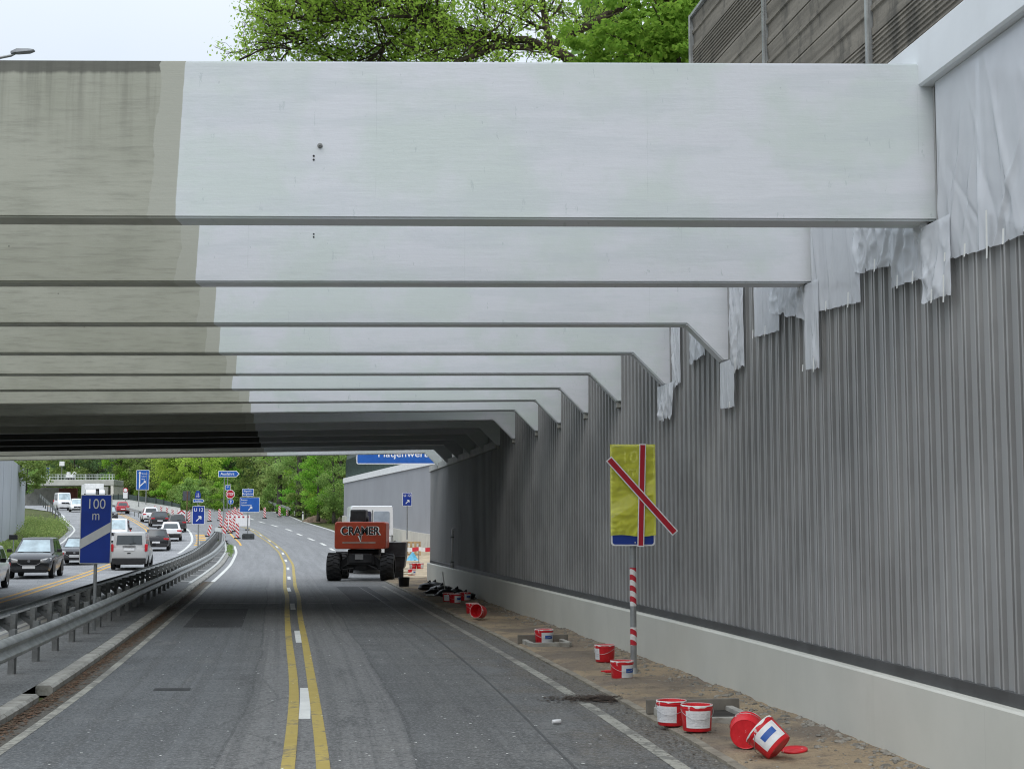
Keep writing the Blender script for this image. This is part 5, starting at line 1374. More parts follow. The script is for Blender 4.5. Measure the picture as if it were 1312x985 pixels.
# ------------------------------------------------------------------ boom lift
Yl = 61.0; g = ground(462.5, 743.5); g = Vector((at(462.5, 700, Yl).x, Yl, G(Yl)))
lift = empty('boom_lift', g, 0, 'orange red boom lift with CRAMER on its counterweight, parked at the end of the underpass', 'boom lift')
def wheel(root, x, y, r, w_, lug=True):
    m = MB(); prof = [(r * .55, -w_ / 2), (r * .9, -w_ / 2), (r, -w_ * .36), (r, w_ * .36), (r * .9, w_ / 2), (r * .55, w_ / 2)]
    T = Matrix.Translation((x, y, r)) @ Matrix.Rotation(PI / 2, 4, 'Y'); m.lathe(prof, 28, 0, T)
    if lug:
        for k in range(18):
            for sd in (-1, 1):
                a = 2 * PI * (k + .25 * sd) / 18
                m.add([(r * .98, -.03, 0), (r * .98, .03, 0), (r * .98, .10, sd * w_ * .46), (r * .98, .04, sd * w_ * .46), (r * 1.05, -.03, 0), (r * 1.05, .03, 0), (r * 1.04, .10, sd * w_ * .46), (r * 1.04, .04, sd * w_ * .46)],
                      [(4, 5, 6, 7), (0, 1, 5, 4), (1, 2, 6, 5), (2, 3, 7, 6), (3, 0, 4, 7)], 0, T @ Matrix.Rotation(a, 4, 'Z'))
    o = m.build('wheel', M['tyre'], root, True, angle=35)
    m = MB(); m.lathe([(.001, w_ * .2), (r * .3, w_ * .22), (r * .5, w_ * .34), (r * .58, w_ * .3), (r * .58, -w_ * .3), (r * .5, -w_ * .34), (r * .3, -w_ * .22), (.001, -w_ * .2)], 20, 0, T); m.build('rim', M['galv_dark'], o, True, angle=35)
for x in (-1.10, 1.08):
    for y in (.2, 2.9): wheel(lift, x, y, .56, .56)
m = MB(); m.bbox((0, 1.6, .86), (1.15, 3.4, .42), .06); m.bbox((0, 0.05, .93), (.95, .5, .40), .04)
for y in (.2, 2.9): m.cyl((-.9, y, .58), (.9, y, .58), .12, n=12); m.bbox((0, y, .62), (.5, .36, .34), .05)
for sx in (-1, 1): m.loft([[(sx * .45, y, z) for y, z in ((.0, .80), (.4, .80), (.4, 1.08), (0, 1.08))], [(sx * .86, y, z) for y, z in ((.05, .42), (.35, .42), (.35, .78), (.05, .78))]])
m.bbox((0, 1.6, 1.16), (1.3, 1.3, .22), .05); m.build('chassis', M['dark'], lift)
m = MB(); m.tube([(-.5, -.12, .7), (-.9, -.15, .45), (-.3, -.1, .52)], .025, 6); m.build('hydraulic_hose', M['black'], lift)
m = MB(); m.tube([(.3, -.12, .66), (.7, -.2, .48), (.95, -.1, .60)], .025, 6); m.build('hydraulic_hose', M['black'], lift)
z0, z1 = at(460, 703, Yl).z - g.z, at(460, 668.5, Yl).z - g.z
def crect(y, k=1.0): return [(x * k, y, z) for x, z in shift(rrect(2.10, z1 - z0, .10), 0, (z0 + z1) / 2)]
m = MB(); m.loft([[(x * .97, -.34, (z0 + z1) / 2 + (z - (z0 + z1) / 2) * .95) for x, _, z in crect(0)], crect(-.30), crect(1.25)]); m.build('counterweight', M['lift_red'], lift)
for sx in (-.62, .62): m = MB(); m.bbox((sx, 2.2, 1.7), (.5, 2.0, .7), .08); m.build('engine_cover', M['lift_red'], lift)
zc = z0 + (z1 - z0) * .66
text_part('lettering_outline', 'CRAMER', .31, M['pale_steel'], lift, (-.0, -.3435, zc), width=1.66, bold=.075)
text_part('lettering', 'CRAMER', .30, M['lettering_dark'], lift, (-.0, -.3475, zc), width=1.56, bold=.04)
m = MB(); m.prism([(-.10, zc - .19), (.05, zc - .19), (.03, zc - .49)], -.3445, -.3405, 1); m.prism([(-.055, zc - .155), (.03, zc - .155), (.022, zc - .40)], -.349, -.346, 0); m.build('logo_spike', [M['lettering_dark'], M['pale_steel']], lift)
m = MB(); m.bbox((-.05, -.3425, z0 + .26), (1.35, .006, .07), .002); m.build('label_strip', simple('grey_strip', (.26, .18, .15), .5), lift)
m = MB(); m.bbox((-.05, -.215, .98), (.34, .02, .22), .01); m.build('plate', simple('dull_plate', (.20, .20, .20), .4), lift)
# boom and its knuckle
xk = at(459, 660, Yl).x - g.x; zk = at(459, 668, Yl).z - g.z
m = MB(); m.bbox((xk, .35, zk + .10), (.64, .9, .78), .06); m.bbox((xk - .04, .1, zk - .22), (.48, .5, .5), .05); m.cyl((xk - .36, .3, zk + .1), (xk + .40, .3, zk + .1), .13, n=16); m.bbox((xk + .36, .28, zk - .08), (.09, .35, .25), .02); m.build('boom_knuckle', M['dark'], lift)
m = MB(); m.loft([[(xk + x, .6, zk + z) for x, z in ((-.2, -.2), (.2, -.2), (.2, .2), (-.2, .2))], [(xk + x * .8, 6.6, zk - .55 + z * .8) for x, z in ((-.2, -.2), (.2, -.2), (.2, .2), (-.2, .2))]]); m.build('boom', M['dark'], lift)
m = MB(); m.bbox((xk, 7.3, .75), (1.6, .9, .1), .02)
for z in (1.3, 1.8): m.tube([(xk - .8, 6.9, z), (xk + .8, 6.9, z), (xk + .8, 7.7, z), (xk - .8, 7.7, z), (xk - .8, 6.9, z)], .025, 6)
for x in (-.8, .8):
    for y in (6.9, 7.7): m.cyl((xk + x, y, .75), (xk + x, y, 1.8), .025, n=6)
m.build('basket', M['galv_dark'], lift)

# black wheeled bin / open hopper beside the lift
Yb = 63.4; g = Vector((at(507.5, 700, Yb).x, Yb, G(Yb) + .02))
s = empty('hopper_bin', g, 0, 'tall black steel bin standing right beside the lift wheel', 'bin')
zt = at(507, 695, Yb).z - g.z; w_ = size(27, Yb)
m = MB(); rr = lambda k, z, d: [(x * k, y, z) for x, y in ((-w_ / 2, -d), (w_ / 2, -d), (w_ / 2, d), (-w_ / 2, d))]
m.loft([rr(.62, .34, .35), rr(.86, .5, .45), rr(.92, .75, .5), rr(.98, zt * .62, .55), rr(1.0, zt, .6)]); m.bbox((0, -.0, zt), (w_ * 1.04, 1.24, .05), .015); m.bbox((0, -.56, zt * .62), (w_ * .98, .05, .05), .012)
m.build('tub', simple('bin_grey', (.045, .045, .05), .5, .2, .3, 3, .1), s)
m = MB(); m.bbox((w_ * .18, -.2, .2), (.34, .3, .36), .03); m.bbox((-w_ * .22, .2, .2), (.2, .3, .36), .03); m.build('stand', M['black'], s)
m = MB(); m.tube([(w_ * .1, -.4, zt + .02), (w_ * .05, -.35, zt + .10), (-.1, -.2, zt + .05)], .02, 6); m.build('lid_clip', M['galv'], s)

# ------------------------------------------------------------------ buckets
TILT_LAB = 0
TD = Vector((-.66, .40, .62)).to_track_quat('Z', 'Y').to_matrix()
TA_ = max(range(0, 360, 5), key=lambda a: (TD @ Vector((math.cos(R(a)), math.sin(R(a)), 0))).dot(Vector((.0, -1, .25))))
def bucket(loc, rz=0.0, tilt=None, label='', r=.165, h=.265, tinted=False, empty_=False, lab=True, blue=True, labang=-90, scale=1.0, dark=False, drips=True, handle=1):
    root = empty('paint_bucket', loc, rz, label, 'bucket', 'paint buckets on the verge')
    if tilt is not None: root.rotation_euler = (tilt[0], tilt[1], rz)
    root.scale = (scale, scale, scale)
    body = M['bag'] if dark else M['red_bucket']
    rb = r * .89; m = MB()
    m.lathe([(.001, .004), (rb * .93, .004), (rb * .96, .0), (rb, .008), (r * .985, h * .86), (r * 1.02, h * .865), (r * 1.02, h * .90), (r * .995, h * .905), (r, h), (r * .965, h), (r * .95, h * .9), (rb * .95, .015), (.001, .015)], 32)
    m.build('tub', body, root, True, angle=35)
    if not dark:
        m = MB(); n = 40; vs = []
        for j, k in ((0, 0), (1, 0), (2, 0), (3, 0)):
            for i in range(n):
                a = 2 * PI * i / n; dr = .020 * max(0, mns.noise(Vector((math.cos(a) * 2.2, math.sin(a) * 2.2, loc[1] * 3)))) * 2
                pr = [(r * .955, h * .985), (r * .99, h * 1.006), (r * 1.012, h * .992), (r * 1.012, h * .965 - dr)][j]
                vs.append((pr[0] * math.cos(a), pr[0] * math.sin(a), pr[1]))
        fs = [(j * n + i, j * n + (i + 1) % n, (j + 1) * n + (i + 1) % n, (j + 1) * n + i) for j in range(3) for i in range(n)]
        m.add(vs, fs); m.build('paint_crust', M['paint_drip'], root, True)
        if not empty_:
            m = MB(); m.lathe([(.001, h * .80), (r * .5, h * .80), (r * .94, h * .805)], 24); m.build('paint_fill', M['paint_wet'], root, True)
        if lab:
            m = MB(); n = 14; a0, a1 = R(labang - 52), R(labang + 52); z0, z1 = h * .14, h * .80
            def lp_(f, z, o):
                a = a0 + (a1 - a0) * f; rr = rb + (r * .985 - rb) * (z / (h * .86)) + o; return (rr * math.cos(a), rr * math.sin(a), z)
            for i in range(n):
                m.add([lp_(i / n, z0, .0022), lp_((i + 1) / n, z0, .0022), lp_((i + 1) / n, z1, .0022), lp_(i / n, z1, .0022)], [(0, 1, 2, 3)], 0)
            if blue:
                for i in range(3, 11):
                    m.add([lp_(i / n, z0 + (z1 - z0) * .38, .004), lp_((i + 1) / n, z0 + (z1 - z0) * .38, .004), lp_((i + 1) / n, z0 + (z1 - z0) * .72, .004), lp_(i / n, z0 + (z1 - z0) * .72, .004)], [(0, 1, 2, 3)], 1)
            else:
                for q in range(9):
                    zz_ = z0 + (z1 - z0) * (.12 + .085 * q)
                    for i in range(1, 13):
                        if (i * 7 + q * 5) % 11 > 1: m.add([lp_((i + .08) / n, zz_, .0035), lp_((i + .92) / n, zz_, .0035), lp_((i + .92) / n, zz_ + .006, .0035), lp_((i + .08) / n, zz_ + .006, .0035)], [(0, 1, 2, 3)], 2)
            m.build('paper_label', [M['label'], M['label_blue'], simple('print_grey', (.57, .57, .58), .6, 0, .15, 40)], root, True, fix=False)
        m = MB(); pts = []
        for k in range(17):
            a = PI * k / 16; pts.append((r * 1.04 * math.cos(a), handle * (-r * 1.08 * math.sin(a)), h * .84 - .10 * math.sin(a)))
        m.tube(pts, .003, 6); m.build('wire_handle', M['wire'], root, True)
    return root
def gz(px, py):
    q = ground(px, py); d = CX(q.y) - q.x
    z = .05 + hmap(d, q.y); t = CAM_H - z; dr = ray(px, py); Yv = t / -dr.z * dr.y; return Vector((dr.x * Yv / dr.y, Yv, z))
q = gz(893, 935); bucket(q, .1, None, 'open red bucket of pale paint, right one of the upright pair by the pit', tinted=True, blue=False, labang=-95, scale=1.02)
q = gz(863, 931); q.y += .20; q.x += .0; bucket(q, -.3, None, 'red bucket half hidden behind the open paint bucket, beside the pit', blue=False, labang=-110)
q = gz(955, 961); rr = .16
r1 = bucket(q + Vector((0, .0, rr * .95)), 0, None, 'red bucket lying on its side with its round bottom facing the viewer', empty_=True, blue=False, labang=80); r1.rotation_euler = (R(-84), 0, R(-14)); r1.location = q + Vector((0, .0, .155))
q = gz(990, 972); r1 = bucket(q, 0, None, 'tilted red bucket with a blue and white label, leaning on the lying one', empty_=True, labang=TA_); r1.rotation_euler = (Vector((-.66, .40, .62)).to_track_quat('Z', 'Y').to_matrix() @ Matrix.Rotation(R(TILT_LAB), 3, 'Z')).to_euler(); r1.location = q + Vector((.06, -.03, .105))
q = gz(1018, 963); s = empty('bucket_lid', q, 0, 'flat red lid lying behind the tilted bucket', 'lid'); m = MB(); m.lathe([(.001, .02), (.12, .022), (.165, .03), (.17, .015), (.165, .0), (.001, .002)], 24); m.build('disc', M['red_bucket'], s, True); s.rotation_euler = (.05, -.10, .4); s.location.z += .012; s.scale = (.75, .75, .75)
q = gz(797, 870); bucket(q, .2, None, 'red bucket with a blue and white label standing against the sign post', labang=-55); 
q2 = gz(783, 864); s = empty('paint_roller_tray', q2, .2, 'red plastic scrap poking out left of the bucket at the sign post', 'scrap'); m = MB(); m.bbox((0, 0, .05), (.2, .1, .035), .012); m.bbox((-.12, 0, .055), (.07, .03, .02), .008); m.build('body', M['red_bucket'], s)
q = gz(775, 847); bucket(q, -.5, None, 'red bucket with a pale side label just behind the one at the sign post', blue=False, labang=-150)
q = gz(697, 825); bucket(q, .1, None, 'lone red bucket with a blue label half way along the verge', labang=-60, scale=1.05)
q = gz(617, 794); r1 = bucket(q, 0, None, 'red bucket lying on its side with a white ring, beside the white-lidded one', empty_=True, lab=False); r1.rotation_euler = (R(80), 0, R(-30)); r1.location = q + Vector((0, .2, .17))
q = gz(605, 786); bucket(q + Vector((0, .1, 0)), .3, None, 'red bucket with a white lid behind the lying one', lab=False)
q = gz(583, 773); bucket(q, .0, None, 'red bucket with black and white labels at the edge of the black rubbish', labang=-40, scale=1.05)
q = gz(574, 771); bucket(q + Vector((0, .15, 0)), .6, None, 'pale labelled bucket between the red one and the black rubbish', labang=-120, blue=False, scale=1.0)
q = gz(596, 770); bucket(q + Vector((0, .1, 0)), .6, None, 'bucket with a pale label right of the red one by the rubbish', labang=-80, blue=True)
q = gz(517.5, 751); bucket(q, 0, None, 'black bucket alone at the roadside in front of the bin', dark=True, scale=1.25)
q = ground(527.5, 737.5); bucket(q + Vector((0, 0, .03)), 0, None, 'dark red bucket in the sand right of the bin', labang=-30, scale=1.05)
for px, lab in ((529, 'left one of two red buckets in the bright sand behind the bin'), (538, 'right one of two red buckets in the bright sand behind the bin')):
    q = ground(px, 730); bucket(q + Vector((0, 0, .05)), 0, None, lab, labang=(-150 if px < 532 else -20), blue=False, scale=1.1)
# rubbish
rs = [(548, 756, .32, .26), (556, 762, .3, .2), (564, 758, .4, .22), (572, 764, .34, .24), (583, 763, .38, .22), (594, 767, .4, .2), (555, 752, .42, .2)]
for k, (px, py, w_, h_) in enumerate(rs):
    q = gz(px, py); s = empty('rubbish_bag', q, 0, 'crumpled black rubbish bag in the heap at the foot of the dark wall', 'rubbish bag', 'black rubbish bags by the wall'); m = MB(); rings = []
    for j in range(9):
        f_ = j / 8; z = h_ * f_; rr = w_ * (math.sin(PI * min(1, .16 + f_ * .82)) ** .7)
        rings.append([(rr * math.cos(a) * (1 + .35 * mns.noise(Vector((math.cos(a) * 1.5, math.sin(a) * 1.5, k + f_ * 3)))), rr * .7 * math.sin(a) * (1 + .3 * mns.noise(Vector((math.cos(a) * 2, math.sin(a) * 2, k * 2 + f_ * 3)))), z + .03 * mns.noise(Vector((a, f_ * 4, k)))) for a in [2 * PI * i / 18 for i in range(18)]])
    m.loft(rings); m.build('sack', M['bag'], s, True)
    m = MB(); m.tube([(0, 0, h_ * .96), (.03, .02, h_ * 1.12), (.09, 0, h_ * 1.2)], [.03, .02, .05], 7); m.build('knot', M['bag'], s, True)
q = gz(551, 764); s = empty('paint_roller', q, .4, 'pale paint roller lying in front of the black rubbish', 'paint roller'); m = MB(); m.cyl((-.12, 0, .045), (.12, 0, .045), .04, n=12); m.build('sleeve', M['tape'], s, True, angle=40); m = MB(); m.tube([(.13, 0, .045), (.17, 0, .06), (.17, -.1, .06), (.02, -.1, .06), (.02, -.35, .05)], .006, 6); m.build('frame', M['wire'], s)
q = gz(571, 764); s = empty('stir_stick', q, .4, 'white stick standing up out of the black rubbish', 'stick'); m = MB(); m.box((0, 0, .38), (.03, .012, .75)); m.box((0, 0, .76), (.04, .016, .02)); m.build('stick', M['tape'], s); s.rotation_euler = (.1, -.12, 0)
# pallet, blue tarp, barrier tape, hose at the site beyond
q = at(527, 697, 88); q.z = G(88) + .28; s = empty('pallet', q, .1, 'wooden pallet leaning by the post of the far U12 sign', 'pallet'); m = MB()
for k in range(5): m.box((-.5 + k * .25, 0, .42), (.13, .025, .8))
for z in (.06, .42, .78): m.box((0, .05, z), (1.14, .07, .09))
m.build('boards', M['wood'], s); s.rotation_euler = (-.25, 0, .12)
q = at(528.5, 701, 82); q.z = G(82) + .2; s = empty('tarp_heap', q, 0, 'small light blue tarp heap in front of the pallet', 'tarp'); m = MB(); m.grid(14, 14, lambda u, v: ((u - .5) * .75, (v - .5) * .6, .50 * max(0, 1 - 2.2 * math.hypot(u - .5, v - .5)) + .05 * mns.noise(Vector((u * 5, v * 5, 2))))); m.build('sheet', M['sky_blue'], s, True, fix=False)
pa, pb = at(517, 703, 80), at(556, 705, 80); gA = G(80) + .15; s = empty('barrier_tape', ((pa.x + pb.x) / 2, 80, gA), 0, 'red and white barrier tape strung across the sandy site', 'barrier tape')
m = MB(); n = 16; z0 = pa.z - gA
m.grid(n, 2, lambda u, v: ((u - .5) * (pb.x - pa.x), .03 * math.sin(u * 9), z0 - .10 * math.sin(u * PI * 2) ** 2 * .5 + (v - .5) * .22)); m.build('band', M['tape_long'], s, fix=False)
for sx in (-.5, 0, .5): m = MB(); m.cyl(((pb.x - pa.x) * sx, .04, -.05), ((pb.x - pa.x) * sx, .04, z0 + .2), .02, n=8); m.build('stake', M['galv_dark'], s)
q = at(523, 722, 66); q.z = G(66) + .08; s = empty('hose', q, 0, 'cream hose lying in a loop behind the bin', 'hose'); m = MB(); m.tube([(-.5, -.1, .03), (-.2, -.3, .03), (.1, -.1, .04), (.18, 1.2, .05), (.1, 2.6, .05), (-.3, 3.4, .04), (-.9, 3.3, .04)], .045, 8); m.build('tube', M['cream'], s, True)
# drain pits
def pit(y0, y1, d0, d1, lab):
    c = Vector((CX((y0 + y1) / 2) - (d0 + d1) / 2, (y0 + y1) / 2, .05)); s = empty('drain_pit', c, math.atan2(-dCX((y0 + y1) / 2), 1), lab, 'drain pit'); W, L = d0 - d1, y1 - y0
    m = MB()
    for sx in (-1, 1): m.bbox((sx * W / 2, 0, .02), (.09, L, .10), .012)
    m.bbox((0, -L / 2, .02), (W, .09, .09), .012); m.build('frame', M['kerb'], s)
    m = MB(); m.bbox((0, L / 2, .07), (W + .25, .06, .16), .008); m.build('edge_board', simple('weathered_plank', (.17, .155, .13), .85, 0, .25, 3, .3), s)
    m = MB(); m.box((0, 0, .004), (W - .08, L - .06, .03)); m.build('pit_shade_slab', simple('pit_shade', (.028, .024, .02), .9, 0, .4, 3), s)  # flat slab above ground; the recess's shade is put into its colour
pit(16.6, 17.6, 1.58, .72, 'open concrete drain pit beside the upright pair of buckets'); pit(27.2, 28.0, 1.5, .8, 'open drain pit behind the lone bucket')

# ------------------------------------------------------------------ loose matter
m = MB(); rg = random.Random(4)
def stone(c, r):
    n = 5; vs = []
    for z, k in ((-.35, .6), (.05, 1), (.5, .55)):
        for i in range(n): a = 2 * PI * i / n + rg.uniform(-.3, .3); rr = r * k * rg.uniform(.7, 1.15); vs.append((c[0] + rr * math.cos(a), c[1] + rr * math.sin(a), c[2] + z * r * rg.uniform(.7, 1.1)))
    m.add(vs, [tuple(range(n - 1, -1, -1))] + [(j * n + i, j * n + (i + 1) % n, (j + 1) * n + (i + 1) % n, (j + 1) * n + i) for j in range(2) for i in range(n)] + [tuple(range(2 * n, 3 * n))])
for k in range(1700):
    Yv = 11 + 42 * rg.random() ** 1.5; d = .16 + abs(rg.gauss(0, .22)); r = rg.choice([.008, .012, .016, .025, .04]) * rg.uniform(.7, 1.3)
    z = .05 + hmap(d, Yv) + .09 * max(0, .5 - d); stone((CX(Yv) - d, Yv, z), r)
for k in range(900):
    Yv = 11 + 42 * rg.random() ** 1.5; d = rg.uniform(.2, 2.0); stone((CX(Yv) - d, Yv, (.05 if d < 1.6 else 0) + (hmap(d, Yv) if d < 1.5 else 0)), rg.choice([.006, .01, .018]))
tag(m.build('gravel', simple('rubble_grey', (.22, .205, .175), .9, 0, .35, 5, .3)), 'loose rubble and pebbles along the foot of the plinth', 'gravel', None, 'stuff')
def litter(name, n, fn, smin, smax, mat, label):
    m = MB()
    for k in range(n):
        x, y, z = fn(); s_ = rg.uniform(smin, smax); a = rg.uniform(0, 6.3); ti = rg.uniform(-.4, .4)
        ca, sa = math.cos(a), math.sin(a); h = s_ * .3 * abs(ti)
        m.add([(x - ca * s_, y - sa * s_, z), (x + sa * s_ * .6, y - ca * s_ * .6, z + h), (x + ca * s_, y + sa * s_, z + h * .4), (x - sa * s_ * .6, y + ca * s_ * .6, z + h * 1.3)], [(0, 1, 2, 3)])
    return tag(m.build(name, mat, fix=False), label, 'litter', None, 'stuff')
def f1():
    Yv = 9 + 40 * rg.random() ** 1.4; return (CX(Yv) - rg.triangular(8.72, 9.06, 8.98), Yv, .010 + .012 * rg.random())
litter('leaf_litter', 4200, f1, .015, .04, M['leaf_dead'], 'brown dead leaves gathered along the median kerb')
def f2():
    q = ground(770, 896); g_ = rg.random() ** 1.5; return (q.x + rg.gauss(.1, .20 + .22 * g_), q.y + rg.gauss(0, .13 + .12 * g_), .010 + .04 * rg.random() * rg.random() * (1 - g_))
litter('leaf_litter', 2200, f2, .012, .038, simple('dark_litter', (.06, .042, .03), .9, 0, .6, 14), 'dark leaf pile across the white edge line')
def f3():
    Yv = 9 + 30 * rg.random() ** 1.3; return (CX(Yv) - rg.uniform(2.4, 8.3), Yv, .006)
litter('paint_scraps', 420, f3, .007, .026, M['tape'], 'white paint flakes scattered on the road')
def f4():
    Yv = 10 + 34 * rg.random() ** 1.3; d = 1.72 + abs(rg.gauss(0, .34)); return (CX(Yv) - d, Yv, .006 + .012 * rg.random())
litter('soil_crumbs', 2600, f4, .006, .024, simple('dark_soil', (.07, .052, .036), .9, 0, .6, 14), 'dark soil crumbs and dry leaves scattered along the gutter')
q = ground(713, 928); s = empty('paper_cup', (q.x, q.y, .03), .2, 'crushed white cup lying on the asphalt', 'cup'); m = MB(); m.lathe([(.02, -.05), (.028, .05), (.024, .05), (.018, -.045)], 14, 0, Matrix.Rotation(PI / 2, 4, 'Y')); m.build('cup', M['white'], s, True)
# ------------------------------------------------------------------ vehicles: local +Y is the front
def vehicle(name, label, cat, loc, rz, paint, L=4.2, W=1.78, H=1.5, belt=.92, hood=.80, cowl=.95, wtop=.60, rear_top=-1.85, rear_belt=-2.0, roof_f=.25, kind='hatch', zl=.24, rw=.32, group=None, lights_on=False, grille=False, dark_bumper=False, spare=None):
    root = empty(name, loc, rz, label, cat, group); hw = W / 2; f, r = L / 2, -L / 2
    st = [(r, .80, zl + .16, belt - .22), (r + .05, .92, zl + .04, belt - .05), (r + .22, .975, zl, belt), (r + .9, 1, zl, belt), (0, 1, zl, belt), (cowl - .1, 1, zl, belt), (cowl + .05, .995, zl, belt - .02), (cowl + (f - cowl) * .55, .985, zl, (belt + hood) / 2 + .03), (f - .22, .95, zl + .02, hood), (f - .06, .88, zl + .06, hood - .14), (f, .76, zl + .16, hood - .28)]
    m = MB(); rings = []
    for y, k, z0, z1 in st:
        w = hw * k; dz = z1 - z0
        half = [(w * .70, z0), (w * .93, z0 + .04), (w * .985, z0 + dz * .30), (w, z0 + dz * .62), (w * .975, z0 + dz * .86), (w * .90, z1 - .005), (w * .6, z1 + .018), (w * .25, z1 + .028)]
        rings.append([(x, y, z) for x, z in half] + [(-x, y, z) for x, z in reversed(half)])
    m.loft(rings); body = m.build('body', paint, root, True, angle=38)
    # cabin
    bt = hw * .90; tp = hw * (.70 if kind != 'van' else .82); yb0, yb1 = rear_belt, cowl; yt0, yt1 = rear_top, roof_f
    zb = belt - .03; zt = H
    def ring(t, zz=None):
        y0 = yb0 + (yt0 - yb0) * t; y1 = yb1 + (yt1 - yb1) * t; x = bt + (tp - bt) * t; z = zb + (zt - .06 - zb) * t; c = .10
        return [(x, y0 + c, z), (x, y1 - c * 1.6, z), (x - c * 1.2, y1 - c * .4, z), (x * .45, y1 + .03, z), (-x * .45, y1 + .03, z), (-x + c * 1.2, y1 - c * .4, z), (-x, y1 - c * 1.6, z), (-x, y0 + c, z), (-x + c, y0 + c * .25, z), (-x * .4, y0, z), (x * .4, y0, z), (x - c, y0 + c * .25, z)]
    r3 = ring(1.0); cy = (yt0 + yt1) / 2
    def shr(k, z): return [(x * k, cy + (y - cy) * k, z) for x, y, _ in r3]
    m = MB(); m.loft([ring(0), ring(.35), ring(.7), ring(.97), shr(.985, zt - .03), shr(.92, zt - .005), shr(.6, zt + .012)]); m.build('cabin', paint, root, True, angle=35)
    # glass, set proud of the cabin
    def pnt(side, u, t, o=.008):
        y0 = yb0 + (yt0 - yb0) * t; y1 = yb1 + (yt1 - yb1) * t; x = bt + (tp - bt) * t; z = zb + (zt - .06 - zb) * t
        if side == 'F': return (x * u, y1 + .03 * (1 - abs(u)) + o * 2.0 - abs(u) ** 6 * .04, z + o)
        if side == 'B': return (x * u, y0 + .02 * abs(u) ** 3 - o * 1.6, z)
        return ((x + o) * side, y0 + (y1 - y0) * u, z)
    def pane(nm, side, u0, u1, t0, t1, mat, n=6):
        m = MB(); m.grid(n, 4, lambda a, b: pnt(side, u0 + (u1 - u0) * a, t0 + (t1 - t0) * b)); return m.build(nm, mat, root, True, fix=False)
    pane('windscreen', 'F', -.84, .84, .10, .93, M['glass_sky_tint' if lights_on or kind == 'van' else 'glass'])
    if kind != 'pickup': pane('rear_window', 'B', -.78, .78, .16 if kind != 'van' else .20, .84 if kind != 'van' else .86, M['glass'])
    for sd in (-1, 1):
        pane('side_window', sd, .10, .47, .14, .88, M['glass'], 4); pane('side_window', sd, .51, .86, .14, .88, M['glass'], 4)
    # wheels and arches
    wb = L * .30
    for x in (-1, 1):
        for y in (-wb, wb + .02):
            m = MB(); T = Matrix.Translation((x * (hw - .10), y, rw)) @ Matrix.Rotation(PI / 2, 4, 'Y')
            m.lathe([(rw * .62, -.10), (rw * .93, -.105), (rw, -.08), (rw, .08), (rw * .93, .105), (rw * .62, .10)], 24, 0, T); wo_ = m.build('wheel', M['tyre'], root, True, angle=35)
            m = MB(); m.lathe([(.001, .07 * x), (rw * .2, .085 * x), (rw * .55, .06 * x), (rw * .64, .095 * x), (rw * .64, -.05 * x)], 20, 0, T); m.build('rim', M['rim'], wo_, True, angle=30)
            m = MB(); n = 16; ra = rw + .055
            pts = [(x * (hw + .004), y + ra * math.cos(PI * k / n), rw + ra * math.sin(PI * k / n)) for k in range(n + 1)] + [(x * (hw + .004), y - ra, zl - .01), (x * (hw + .004), y + ra, zl - .01)]
            m.add(pts, [tuple(range(n + 3))]); m.build('wheel_arch', M['trim'], root, fix=False)
    # underside so daylight shows as a slot only between the wheels
    m = MB(); m.box((0, 0, zl + .03), (W * .72, L * .86, .08)); m.build('underbody', M['trim'], root)
    # bumpers, lamps, plates, mirrors
    m = MB()
    if dark_bumper: m.bbox((0, r + .02, zl + .17), (W * .90, .14, .30), .04); m.bbox((0, f - .05, zl + .13), (W * .80, .12, .22), .04)
    else: m.bbox((0, r + .05, zl + .09), (W * .80, .12, .14), .03); m.bbox((0, f - .06, zl + .10), (W * .72, .12, .13), .03)
    m.build('bumper', M['trim'], root)
    for sd in (-1, 1):
        if kind == 'van': m = MB(); m.bbox((sd * hw * .905, r + .035, belt - .04), (.15, .08, .36), .03)
        else: m = MB(); m.bbox((sd * hw * .76, r + .055, belt - .13), (.36, .10, .14), .03)
        m.build('tail_lamp', M['lamp_red'], root, True, angle=40)
        m = MB(); m.loft([[(sd * hw * a_, y_, hood + z_) for a_, y_, z_ in pts] for pts in (((.46, f - .03, -.19), (.46, f - .05, -.11), (.46, f - .35, -.11), (.46, f - .35, -.19)), ((.72, f - .07, -.18), (.72, f - .10, -.05), (.72, f - .35, -.05), (.72, f - .35, -.18)), ((.94, f - .21, -.15), (.94, f - .25, -.03), (.94, f - .35, -.03), (.94, f - .35, -.15)))]); m.build('headlight', M['lamp_white'], root, True, angle=40)
        m = MB(); m.bbox((sd * (hw + .11), cowl - .25, belt + .08), (.20, .10, .15), .035); m.box((sd * (hw + .0), cowl - .25, belt + .03), (.12, .05, .04)); m.build('mirror', M['trim'] if paint is not M['white_car'] else M['trim'], root)
    m = MB(); m.bbox((0, r - .005, belt - (.12 if kind != 'hatch' else .36)), (.52, .03, .12), .006); m.build('number_plate', M['plate'], root)
    m = MB(); m.bbox((0, f + .004, zl + .22), (.52, .03, .12), .006); m.build('number_plate', M['plate'], root)
    if grille:
        m = MB(); m.bbox((0, f - .055, hood - .20), (W * .50, .14, .24), .05); m.build('grille', M['trim'], root)
        m = MB(); m.cyl((0, f + .02, hood - .16), (0, f + .03, hood - .16), .06, n=16); m.build('badge', M['rim'], root)
        m = MB(); m.tube([(-W * .25, f + .012, hood - .25), (-W * .16, f + .03, hood - .33), (W * .16, f + .03, hood - .33), (W * .25, f + .012, hood - .25)], .012, 6); m.build('chrome_trim', M['rim'], root)
